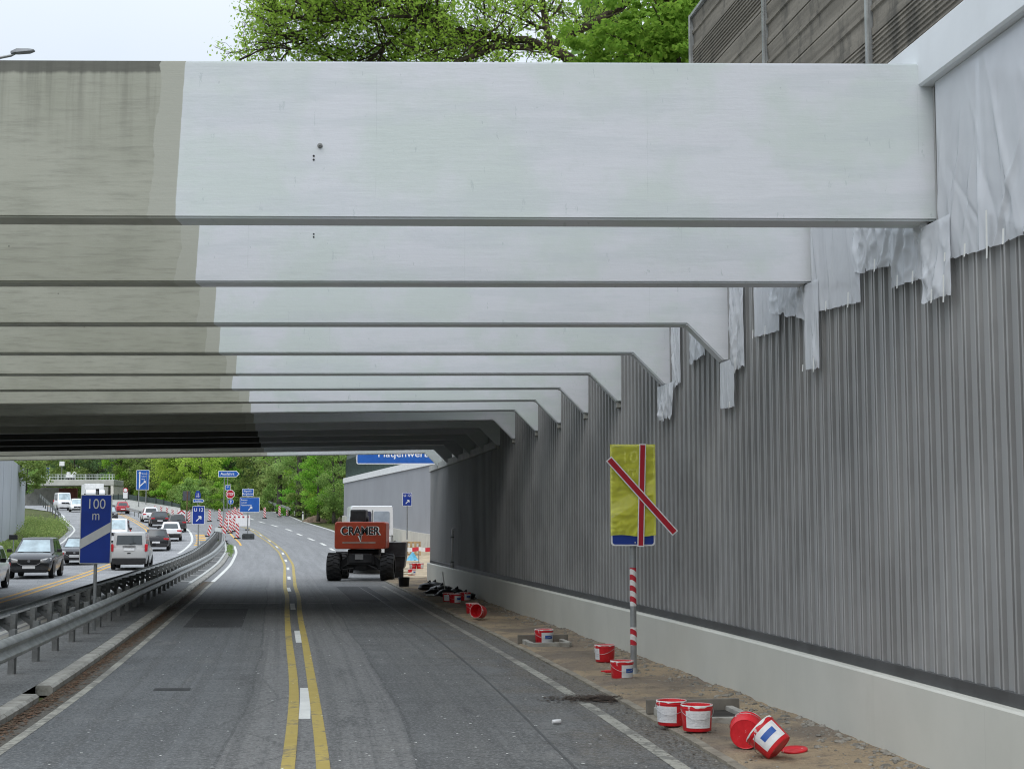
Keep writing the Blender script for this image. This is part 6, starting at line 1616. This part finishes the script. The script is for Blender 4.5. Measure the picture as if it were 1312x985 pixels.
    if kind == 'van':
        m = MB(); m.bbox((0, r - .002, belt + .02), (.62, .04, .05), .01); m.bbox((0, r - .002, belt - .30), (.16, .03, .05), .01); m.build('tailgate_handle', M['trim'], root)
        m = MB(); m.cyl((0, yb0 - .03, belt + .14), (.3, yb0 - .02, belt + .2), .012, n=6); m.build('wiper', M['trim'], root)
    else:
        m = MB(); m.cyl((0, yb0 - .03, zb + .1), (.36, yb0 - .02, zb + .13), .012, n=6); m.build('wiper', M['trim'], root)
    return root

def heading(d, Y): return lambda: 0
def road_dir(f, Y): return math.atan2(-((CX(Y + 4) - f(Y + 4)) - (CX(Y - 4) - f(Y - 4))) / 8, 1.0)
def put(px, py, extra=0.0):
    q = ground(px, py); return Vector((q.x, q.y, q.z + .012)), road_dir(ol, q.y) + extra

def car_at(px, py, away, **k):
    p, h = put(px, py); k.setdefault('L', 4.2)
    d = Vector((-math.sin(h), math.cos(h), 0)) * (k['L'] / 2 - .4)
    pos = p + d; pos.z = G(pos.y) + .012
    return vehicle(loc=pos, rz=h if away else h + PI, **k)

car_at(38, 741.5, False, name='suv', label='black SUV with bright headlights coming towards the viewer at the left', cat='car', paint=M['black_car'], L=4.55, W=1.86, H=1.70, belt=1.08, hood=.90, cowl=.95, roof_f=.05, rear_top=-2.0, rear_belt=-2.2, zl=.26, rw=.36, lights_on=True, grille=True)
car_at(96, 724, False, name='parked_car' if False else 'sedan', label='dark grey car behind the black SUV, half hidden by the 100 m sign', cat='car', paint=M['grey_car'], L=4.6, W=1.84, H=1.46, belt=.92, hood=.80, lights_on=True, grille=True)
car_at(146, 701.5, False, name='white_van', label='white van coming towards the viewer, half hidden behind the silver minivan', cat='van', paint=M['white_car'], L=5.2, W=1.98, H=2.05, belt=1.22, hood=1.12, cowl=1.55, roof_f=.95, rear_top=-2.45, rear_belt=-2.5, kind='van', zl=.30, rw=.36, lights_on=True, grille=True)
car_at(-43, 758, False, name='white_car', label='white car just entering at the left edge of the picture', cat='car', paint=M['white_car'], L=4.3, W=1.80, H=1.52, belt=.95, hood=.86, lights_on=True, grille=True)
car_at(165.5, 730.5, True, name='minivan', label='silver minivan with a big dark rear window seen from behind', cat='car', paint=M['silver'], L=4.4, W=1.80, H=1.84, belt=1.12, hood=.98, cowl=1.15, roof_f=.5, rear_top=-2.02, rear_belt=-2.14, kind='van', zl=.26, rw=.33, dark_bumper=True)
car_at(200, 706, True, name='hatchback', label='black hatchback directly ahead of the silver minivan', cat='car', paint=M['black_car'], L=4.0, W=1.76, H=1.47, belt=.92, rear_top=-1.55, rear_belt=-1.9)
car_at(218.5, 693.5, True, name='hatchback', label='white hatchback with a black lower bumper, third in the queue', cat='car', paint=M['white_car'], L=4.0, W=1.76, H=1.50, belt=.92, rear_top=-1.3, rear_belt=-1.9, dark_bumper=True)
car_at(226, 682, True, name='hatchback', label='dark car with red tail lamps right of the white hatchback', cat='car', paint=M['grey_car'], L=4.3, W=1.80, H=1.60, belt=.98, rear_top=-1.9, rear_belt=-2.1)
car_at(204.5, 675.5, True, name='hatchback', label='dark grey car beside the yellow line, ahead of the white hatchback', cat='car', paint=M['black_car'], L=4.2, W=1.80, H=1.52, belt=.94, rear_top=-1.5, rear_belt=-2.0)
car_at(193, 669.5, True, name='hatchback', label='small white car fourth from the front, ahead of the dark cars', cat='car', paint=M['white_car'], L=4.1, W=1.78, H=1.6, belt=.96, rear_top=-1.7, rear_belt=-1.95)
car_at(157, 658.5, True, name='small_red_car', label='small red car alone at the far bend', cat='car', paint=M['red_car'], L=3.6, W=1.66, H=1.50, belt=.92, rear_top=-1.2, rear_belt=-1.65, rw=.29)
# far oncoming
car_at(83, 654, False, name='white_van', label='white delivery van far away under the overpass', cat='van', paint=M['white_car'], L=5.6, W=2.05, H=2.5, belt=1.4, hood=1.2, cowl=1.9, roof_f=1.2, rear_top=-2.7, rear_belt=-2.75, kind='van', rw=.36, lights_on=True, grille=True)
car_at(99, 656, False, name='white_car', label='white car right of the far delivery van', cat='car', paint=M['white_car'], L=4.6, W=1.85, H=1.75, belt=1.0, lights_on=True, grille=True)
car_at(140.5, 667, False, name='sedan', label='dark car mostly hidden behind the right edge of the blue 100 m sign', cat='car', paint=M['grey_car'], L=4.4, W=1.8, H=1.55, lights_on=True, grille=True)
# lorry behind the blue sign
p, h = put(122, 655.5); d = Vector((-math.sin(h), math.cos(h), 0)); pos = p + d * 5; pos.z = G(pos.y)
s = empty('lorry', pos, h + PI, 'big white lorry towering behind the blue 100 m sign', 'lorry')
m = MB(); m.bbox((0, -1.4, 2.35), (2.5, 7.0, 2.7), .06); m.build('cargo_box', M['white'], s)
m = MB(); m.loft([[(x, y, z) for x, z in ((-1.2, .5), (1.2, .5), (1.2, 2.9 - dz_), (-1.2, 2.9 - dz_))] for y, dz_ in ((2.3, 0), (4.2, .1), (4.55, .5))]); m.build('cab', M['white_car'], s)
m = MB(); m.add([(-1.05, 4.58, 1.55), (1.05, 4.58, 1.55), (1.0, 4.40, 2.42), (-1.0, 4.40, 2.42)], [(0, 1, 2, 3)]); m.build('windscreen', M['glass'], s, fix=False)
m = MB(); m.bbox((0, 4.5, .65), (2.4, .25, .45), .05); m.build('bumper', M['trim'], s)
for x in (-1, 1):
    for y in (-3.6, -2.4, 3.3):
        m = MB(); m.lathe([(.2, -.14), (.46, -.15), (.5, -.1), (.5, .1), (.46, .15), (.2, .14)], 20, 0, Matrix.Translation((x * 1.05, y, .5)) @ Matrix.Rotation(PI / 2, 4, 'Y')); m.build('wheel', M['tyre'], s, True, angle=35)
    m = MB(); m.bbox((x * 1.35, 4.2, 2.0), (.2, .12, .6), .03); m.build('mirror', M['trim'], s)
    m = MB(); m.bbox((x * .9, 4.62, .75), (.35, .06, .18), .02); m.build('headlight', M['lamp_white'], s)
m = MB(); m.bbox((0, -1, .75), (1.0, 9, .3), .03); m.build('frame', M['trim'], s)

# white works van in front of the lift, only its upper part shows
Yv = 69.0; ctr = at(460.5, 690, Yv)
wv = empty('works_van', (ctr.x + .12, Yv + 2.9, G(Yv) + .01), .16, 'white works van beyond the boom lift, with one dark and one pale rear window', 'van')
zt = at(455, 648, Yv).z - G(Yv); W = 1.98; hw = W / 2
m = MB(); 
def vr_(y, k, z0, z1): return [(x * k, y, z) for x, z in ((hw * .9, z0), (hw, z0 + .15), (hw, z1 - 1.1), (hw * .97, z1 - .08), (hw * .93, z1), (-hw * .93, z1), (-hw * .97, z1 - .08), (-hw, z1 - 1.1), (-hw, z0 + .15), (-hw * .9, z0))]
m.loft([vr_(-2.9, .985, .35, zt - .03), vr_(-2.8, 1, .33, zt), vr_(1.2, 1, .33, zt), vr_(1.75, .97, .33, zt - .45), vr_(2.35, .95, .33, 1.35), vr_(2.85, .88, .38, 1.05)]); m.build('body', M['white_car'], wv, True, angle=30)
m = MB(); m.prism(shift(rrect(.78, .85, .10), -.43, zt - .68), -2.925, -2.90); m.build('rear_window', simple('dim_window', (.05, .05, .075), .15, 0, .2, 3), wv)
m = MB(); m.prism(shift(rrect(.74, .85, .08), .44, zt - .68), -2.925, -2.90); m.build('rear_window', simple('pale_window', (.33, .37, .42), .2, 0, .1, 3), wv)
m = MB(); m.box((.005, -2.915, zt / 2 + .1), (.02, .03, zt - .6)); m.build('door_seam', M['trim'], wv)
for x in (-1, 1):
    m = MB(); m.bbox((x * hw * .93, -2.90, 1.1), (.12, .06, .5), .02); m.build('tail_lamp', M['lamp_red'], wv)
    for y in (-1.7, 1.9): m = MB(); m.lathe([(.2, -.11), (.33, -.11), (.36, -.08), (.36, .08), (.33, .11), (.2, .11)], 20, 0, Matrix.Translation((x * .9, y, .36)) @ Matrix.Rotation(PI / 2, 4, 'Y')); m.build('wheel', M['tyre'], wv, True, angle=35)
m = MB(); m.bbox((0, -2.9, .5), (W * .95, .16, .2), .04); m.build('bumper', M['trim'], wv)
# ------------------------------------------------------------------ trees
LEAF = dict(
    oak=leaf_material('oak_leaves', (.16, .235, .035), (.30, .385, .07), .5),
    lime=leaf_material('fresh_leaves', (.10, .22, .03), (.24, .38, .06), .5),
    mid=leaf_material('mid_green_leaves', (.10, .16, .045), (.20, .26, .075), .45),
    dark=leaf_material('dark_green_leaves', (.06, .115, .05), (.13, .19, .075), .4),
    yellow=leaf_material('yellow_green_leaves', (.20, .29, .05), (.34, .42, .085), .5),
    pale=leaf_material('olive_leaves', (.15, .225, .07), (.26, .32, .11), .45))
BARK = dict(oak=bark_material('oak_bark', (.085, .068, .05)), grey=bark_material('grey_bark', (.12, .11, .095)))

def leaf_mesh(name, cen, rad, n_per, size_, mat, up=.3, aspect=.62):
    """many separate diamond leaves spread through clumps"""
    cen = np.asarray(cen, float); rad = np.asarray(rad, float); N = len(cen) * n_per
    idx = np.repeat(np.arange(len(cen)), n_per)
    d = nrg.normal(size=(N, 3)); d /= np.linalg.norm(d, axis=1)[:, None]
    rr = nrg.random(N) ** .45
    p = cen[idx] + d * rr[:, None] * rad[idx]
    nrm = d * .8 + nrg.normal(size=(N, 3)) * .7 + np.array([0, 0, up]); nrm /= np.linalg.norm(nrm, axis=1)[:, None]
    t = np.cross(nrm, nrg.normal(size=(N, 3))); t /= np.linalg.norm(t, axis=1)[:, None]
    b = np.cross(nrm, t); s = size_ * nrg.uniform(.6, 1.35, N)[:, None]
    v = np.stack([p - t * s, p - b * s * aspect + nrm * s * .12, p + t * s, p + b * s * aspect + nrm * s * .12], 1).reshape(-1, 3)
    me = bpy.data.meshes.new(name); me.vertices.add(N * 4); me.vertices.foreach_set('co', v.astype(np.float32).ravel())
    me.loops.add(N * 4); me.loops.foreach_set('vertex_index', np.arange(N * 4, dtype=np.int32))
    me.polygons.add(N); me.polygons.foreach_set('loop_start', np.arange(0, N * 4, 4, dtype=np.int32)); me.polygons.foreach_set('loop_total', np.full(N, 4, dtype=np.int32))
    me.materials.append(mat); me.update(); me.validate()
    return me

def tree_proto(h, cw, base, leafm, bark, seed, nclump=70, n_per=75, ls=.17, name='tree', trunk_r=None, loose=1.0):
    rg = random.Random(seed); tr = trunk_r or h * .018
    m = MB(); top = h * .86
    lean = Vector((rg.uniform(-.3, .3), rg.uniform(-.3, .3), 0))
    tp = [Vector((0, 0, -.3))] + [Vector((lean.x * f * f * 2 + rg.uniform(-.1, .1) * h * .03, lean.y * f * f * 2, top * f)) for f in (.12, .3, .5, .7, .88, 1)]
    m.tube(tp, [tr * 1.5, tr * 1.1, tr * .95, tr * .78, tr * .55, tr * .3, tr * .08], 9)
    cen, rad = [], []
    for k in range(nclump):
        f = rg.random(); z = base + (h - base) * f
        prof = math.sin(PI * (0.12 + .84 * f)) ** .75
        a = rg.uniform(0, 2 * PI); q = (rg.random() ** .5) * cw * prof * rg.uniform(.75, 1.12)
        c = Vector((q * math.cos(a) + lean.x * f, q * math.sin(a) + lean.y * f, z + rg.uniform(-.3, .3)))
        r = rg.uniform(.5, 1.15) * cw * .30 * loose
        cen.append(c); rad.append((r * rg.uniform(.9, 1.25), r * rg.uniform(.9, 1.25), r * rg.uniform(.55, .85)))
        if k % 3 == 0:
            s0 = tp[1].lerp(tp[-1], max(.05, min(.9, (z - h * .12) / top)))
            s0 = Vector((lean.x * f * f, lean.y * f * f, max(base * .7, z - q * .55)))
            mid = s0.lerp(c, .5) + Vector((0, 0, q * .06)); m.tube([s0, mid, c], [tr * .34, tr * .2, tr * .06], 5)
    tm = m.build('trunk', bark, None, True); cm = leaf_mesh('crown', [tuple(c) for c in cen], rad, n_per, ls, leafm)
    return tm.data, cm, tm

def plant_tree(name, protos, loc, rz, sc, label, group=None, cat='tree'):
    root = empty(name, loc, rz, label, cat, group); root.scale = sc
    for nm, me in (('trunk', protos[0]), ('crown', protos[1])):
        o = bpy.data.objects.new(nm, me); COL.objects.link(o); o.parent = root
    return root
P = {}
for key, args in dict(
        a=(16, 4.2, 2.2, 'mid', 1), b=(18, 4.6, 3.0, 'dark', 2), c=(15, 4.4, 1.6, 'yellow', 3), d=(17, 4.0, 2.6, 'pale', 4), e=(14, 3.8, 1.2, 'lime', 5), f=(19, 5.0, 4.5, 'pale', 6)).items():
    h, cw, base, lm_, sd = args
    t, c, ob = tree_proto(h, cw, base, LEAF[lm_], BARK['grey'], sd, 95 if key != 'f' else 70, 95, .17); bpy.data.objects.remove(ob); P[key] = (t, c)
t, c, ob = tree_proto(3.2, 1.9, .2, LEAF['lime'], BARK['grey'], 9, 40, 80, .10, trunk_r=.05); bpy.data.objects.remove(ob); P['bush'] = (t, c)
t, c, ob = tree_proto(3.6, 2.2, .2, LEAF['mid'], BARK['grey'], 10, 40, 80, .11, trunk_r=.05); bpy.data.objects.remove(ob); P['bush2'] = (t, c)

rg = random.Random(21)
GR = 'trees of the wood behind the works'
def put_tree(key, px, Y, label, name='tree', sc=1.0, grp=None, zz=0, rz=None):
    x = at(px, 640, Y).x; k = sc * rg.uniform(.92, 1.1)
    return plant_tree(name, P[key], (x, Y, G(Y) + zz), rg.uniform(0, 6.28) if rz is None else rz, (k, k, k * rg.uniform(.93, 1.1)), label, grp)
# singled out
put_tree('c', 256, 232, 'yellow green tree standing out left of the Ausfahrt sign', sc=.95)
put_tree('e', 236, 240, 'bright fresh green tree left of the yellow green one')
put_tree('b', 296, 250, 'dark tree behind the stop sign')
put_tree('a', 332, 230, 'mid green tree behind the big blue direction sign')
put_tree('b', 317, 262, 'very dark tree at the end of the exit road')
put_tree('d', 352, 212, 'olive green tree with a bare straight trunk by the roadside', sc=1.0)
put_tree('f', 383, 178, 'tall olive tree with a thick bare trunk on the grass right of the beacons', sc=.9)
put_tree('f', 358, 190, 'slimmer tall tree with a grey trunk behind the roadside beacons', sc=.86)
put_tree('e', 402, 185, 'fresh green tree right of the thick trunk', zz=0)
put_tree('b', 420, 172, 'dark tree left of the far grey wall', zz=.5)
put_tree('a', 436, 168, 'mid green tree touching the far grey wall', zz=.5)
put_tree('e', 408, 160, 'bushy light green tree by the earth heap', 'tree', .55, zz=.3)
put_tree('a', 428, 156, 'low bushy tree beside the end of the far grey wall', 'tree', .55, zz=.3)
put_tree('bush', 371, 182, 'bright green bush between the two bare trunks', 'bush', 1.1)
put_tree('bush', 285, 205, 'small yellow green bush below the stop sign', 'bush', .9)
put_tree('bush2', 245, 205, 'bush behind the back of the dark sign', 'bush', 1.1)
put_tree('c', 215, 250, 'olive yellow tree above the row of far beacons')
put_tree('a', 190, 262, 'mid green tree behind the blue lane board')
put_tree('d', 165, 300, 'olive tree right of the overpass')
put_tree('b', 148, 318, 'dark tree behind the right end of the overpass')
for px, Y, key in ((60, 330, 'a'), (78, 345, 'b'), (95, 335, 'd'), (112, 350, 'a'), (130, 340, 'b')):
    put_tree(key, px, Y, 'hazy tree beyond the overpass', grp='hazy trees beyond the overpass', sc=1.05)
k = 0
for row, Y in enumerate((275, 300, 330, 365, 400)):
    for px in range((150 if row < 3 else 30) + row * 7, 460, 17 if row < 3 else 21):
        if px < 200 and Y < 300: continue
        put_tree(rg.choice('abddef'), px + rg.uniform(-5, 5), Y + rg.uniform(-8, 8), 'one of the leafy trees packed together at the back of the wood', grp=GR, sc=rg.uniform(.95, 1.2))
for px, Y in ((345, 235), (365, 225), (392, 215), (415, 205), (440, 200), (460, 190), (275, 245), (305, 285)):
    put_tree(rg.choice('abde'), px, Y, 'one of the leafy trees in the middle rows of the wood', grp='middle trees of the wood', sc=rg.uniform(.85, 1.1))
for px, Y in ((208, 232), (226, 226), (262, 215), (275, 222), (300, 232), (392, 176), (412, 166), (432, 160), (340, 215), (350, 200), (180, 262), (195, 250)):
    put_tree(rg.choice(['bush', 'bush2']), px, Y, 'leafy bush in the undergrowth at the edge of the wood', 'bush', rg.uniform(.9, 1.5), 'undergrowth bushes')
for px, Y in ((470, 118), (500, 112), (530, 108)):
    x = at(px, 640, Y).x; 
# earth heap by the grass
q = ground(418, 668); s = empty('earth_heap', q, 0, 'brown heap of earth and cuttings at the roadside left of the lift', 'earth heap'); m = MB(); m.grid(26, 16, lambda u, v: ((u - .5) * 5.6, (v - .5) * 4, max(-.1, 1.25 * (1 - (2.1 * (u - .5)) ** 2 - (2.2 * (v - .5)) ** 2) * (.7 + .6 * mns.noise(Vector((u * 6, v * 6, 4)))) + .1 * mns.noise(Vector((u * 22, v * 18, 1)))))); m.build('mound', simple('earth', (.17, .12, .08), .95, 0, .4, 2.5, .8), s, True, fix=False)

# weeds at the left: grass patch and hanging bush
cen, rad = [], []
for k in range(130):
    f = rg.random(); px = 30 + 68 * rg.random(); py = 668 + 22 * rg.random()
    q = ground(px, py)
    if not (lp[4][0] < 99): pass
    d = CX(q.y) - q.x
    if d < lc_l(q.y) + .3: continue
    cen.append((q.x, q.y, q.z + .2)); rad.append((.9, .9, .7))
for k in range(60):
    Yv = 70 + 45 * rg.random(); wx = float(np.interp(Yv, [p[1] for p in lp], [p[0] for p in lp])); d = rg.uniform(.2, 2.2)
    if CX(Yv) - (wx + d) > lc_l(Yv) + .2: cen.append((wx + d, Yv, G(Yv) + .1)); rad.append((.7, .7, .35))
if cen:
    me = leaf_mesh('weeds', cen, rad, 130, .07, LEAF['pale']); o = bpy.data.objects.new('weeds', me); COL.objects.link(o); tag(o, 'tall weeds and grass along the left panel wall', 'weeds', None, 'stuff')
q = at(47, 588, 139); 
plant_tree('bush', P['bush2'], (q.x - 1.2, 140, 5.9), .4, (1.15, 1.15, 1.0), 'bush hanging over the top end of the left panel wall')
q = at(66, 600, 150); plant_tree('bush', P['bush2'], (q.x - 2.5, 149, 5.4), 2.4, (1.0, 1.0, .9), 'bush growing on the ramp bank behind the left wall')
# grass tufts on median tip
cen = []; 
for k in range(26):
    Yv = 92 + 18 * rg.random(); cen.append((CX(Yv) - rg.uniform(8.95, 9.25), Yv, G(Yv) + .1))
me = leaf_mesh('weeds', cen, [(.16, .35, .16)] * len(cen), 60, .035, LEAF['mid']); o = bpy.data.objects.new('weeds', me); COL.objects.link(o); tag(o, 'small green weeds along the median tip', 'weeds', None, 'stuff')

# ------------------------------------------------------------------ the big oak above the beams
OYr = 33.0
def opx(px, py, dY=0.0): return at(px, py, OYr + dY)
rg = random.Random(77)
base = Vector((5.2, OYr + 2, 5.6))
root = empty('oak_tree', base, 0, 'spreading oak with crooked limbs and young yellow green leaves above the front beam', 'tree')
mt = MB(); twig_c, twig_r = [], []
def limb(pts, r0, r1, kids, depth=0):
    pts = [Vector(p) for p in pts]; n = len(pts)
    # subdivide with wobble
    fine = []
    for i in range(n - 1):
        for k in range(4):
            f = k / 4; p = pts[i].lerp(pts[i + 1], f); L = (pts[i + 1] - pts[i]).length
            fine.append(p + Vector((mns.noise(p * 1.3 + Vector((3, 0, depth))), mns.noise(p * 1.3 + Vector((9, 4, depth))), mns.noise(p * 1.3 + Vector((1, 7, depth))))) * L * .09 * (1 if (i or k) else 0))
    fine.append(pts[-1]); rs = [r0 + (r1 - r0) * (i / (len(fine) - 1)) for i in range(len(fine))]
    mt.tube([p - base for p in fine], rs, 8 if depth == 0 else (6 if depth == 1 else 4))
    if depth < 3:
        for k in range(kids):
            f = rg.uniform(.18, 1.0); i = int(f * (len(fine) - 1)); p = fine[i]; t = (fine[min(i + 1, len(fine) - 1)] - fine[max(0, i - 1)]).normalized()
            d = (t * rg.uniform(.3, 1.0) + Vector((rg.uniform(-1, 1), rg.uniform(-1, 1), rg.uniform(-.55, .9)))).normalized()
            L = [1.35, .85, .5][depth] * rg.uniform(.6, 1.25)
            q = p + d * L * .5 + Vector((0, 0, rg.uniform(-.1, .15))); e = q + (d + Vector((rg.uniform(-.6, .6), rg.uniform(-.6, .6), rg.uniform(-.45, .5)))).normalized() * L * .55
            limb([p, q, e], rs[i] * .5 if depth else max(.02, rs[i] * .38), [.018, .009, .004][depth], [5, 4, 0][depth], depth + 1)
            if depth >= 1:
                for f2 in (.55, 1.0): c = p.lerp(e, f2); twig_c.append(tuple(c - base)); twig_r.append((rg.uniform(.12, .30),) * 3)
J = opx(706, 64)
limb([base, Vector((4.6, OYr + 1.5, 9.0)), Vector((3.2, OYr + .8, 12.2)), opx(770, 96), J], .34, .11, 0)
limb([J, opx(674, 50), opx(621, 45), opx(578, 38, -.3), opx(540, 18, -.6), opx(482, 4, -.9), opx(430, -8, -1)], .10, .04, 22)
limb([J, opx(698, 30, .4), opx(693, 0, .6), opx(690, -60, 1)], .09, .06, 12)
limb([opx(690, 60, .2), opx(640, 58, -.4), opx(590, 80, -.8), opx(540, 105, -1)], .09, .04, 14)
limb([opx(578, 38, -.3), opx(520, 22, -.8), opx(450, 20, -1.2), opx(420, 30, -1.4), opx(370, 22, -1.6)], .05, .014, 20)
limb([opx(482, 4, -.9), opx(430, 18, -.4), opx(405, 48, 0), opx(365, 66, .3)], .045, .014, 19)
limb([opx(540, 18, -.6), opx(500, 55, -.2), opx(470, 80, .2), opx(430, 100, .4)], .05, .012, 16)
limb([opx(621, 45), opx(560, 60, .8), opx(510, 75, 1.2)], .06, .015, 13)
limb([opx(690, -60, 1), opx(600, -90, .5), opx(500, -70, 0), opx(440, -50, 0)], .09, .02, 9)
limb([J, opx(740, 40, .6), opx(790, 10, 1), opx(860, -30, 1.4)], .12, .04, 9)
limb([opx(690, -60, 1), opx(740, -140, 1.4), opx(720, -230, 1.2)], .09, .03, 10)
limb([opx(600, -90, .5), opx(540, -160, .2), opx(470, -200, 0)], .05, .015, 8)
tr_ = mt.build('trunk_and_limbs', BARK['oak'], root, True)
cm = leaf_mesh('crown', twig_c, twig_r, 6, .045, LEAF['oak'], .4, .55); o = bpy.data.objects.new('crown', cm); COL.objects.link(o); o.parent = root

# leafier tree at the right, in front of the barrier's end
RY = 29.0
def rpx(px, py, dY=0.0): return at(px, py, RY + dY)
b2 = Vector((5.6, RY + .6, 5.6)); root = empty('maple_tree', b2, 0, 'denser bright green tree with bigger leaves left of the noise barrier', 'tree')
mt2 = MB(); cs, rr = [], []
def sp(pts, r0, r1): mt2.tube([Vector(p) - b2 for p in pts], [r0 + (r1 - r0) * i / (len(pts) - 1) for i in range(len(pts))], 7)
sp([b2, Vector((5.0, RY + .5, 8.5)), rpx(880, 130, .4), rpx(860, 60, .4), rpx(850, -40, .6), rpx(840, -120, .5)], .2, .05)
for px, py in ((740, 70), (770, 40), (800, 70), (815, 30), (835, 5), (870, 25), (905, 10), (890, 60), (760, 85), (850, 75), (880, -20), (920, -30), (840, -50), (800, -30), (930, -70), (870, -90)):
    e = rpx(px, py, rg.uniform(-1.0, .8)); a_ = rpx(855, min(90, py + 50), .4); sp([a_, a_.lerp(e, .5) + Vector((0, 0, .12)), e], .045, .008)
    for k in range(9):
        c = e.lerp(a_, rg.random() * .5) + Vector((rg.gauss(0, .42), rg.gauss(0, .4), rg.gauss(0, .24))); cs.append(tuple(c - b2)); r = rg.uniform(.16, .36); rr.append((r, r, r * .5))
# drooping pendant sprays against the light
for k in range(120):
    c = rpx(rg.uniform(722, 915), rg.uniform(5, 95), rg.uniform(-.8, .8)); 
    if c.x > rpx(895, 0).x + .1 and c.z < at(895, 40, RY).z: continue
    if (c.x < rpx(800, 0).x) and c.z > at(760, 45, RY).z: continue
    cs.append(tuple(c - b2)); r = rg.uniform(.14, .3); rr.append((r, r, r * .55))
mt2.build('trunk', BARK['oak'], root, True)
cm = leaf_mesh('crown', cs, rr, 46, .062, LEAF['lime'], .7, .62); o = bpy.data.objects.new('crown', cm); COL.objects.link(o); o.parent = root
# darker foliage deeper behind
for px, Y, key, sc, lab in ((770, 52, 'a', 1.0, 'mid green tree deep behind the oak, right'), (850, 44, 'e', .9, 'fresh green tree behind the maple')):
    x = at(px, 40, Y).x; plant_tree('tree', P[key], (x, Y, 5.6), rg.uniform(0, 6), (sc * .62, sc * .62, sc), lab)
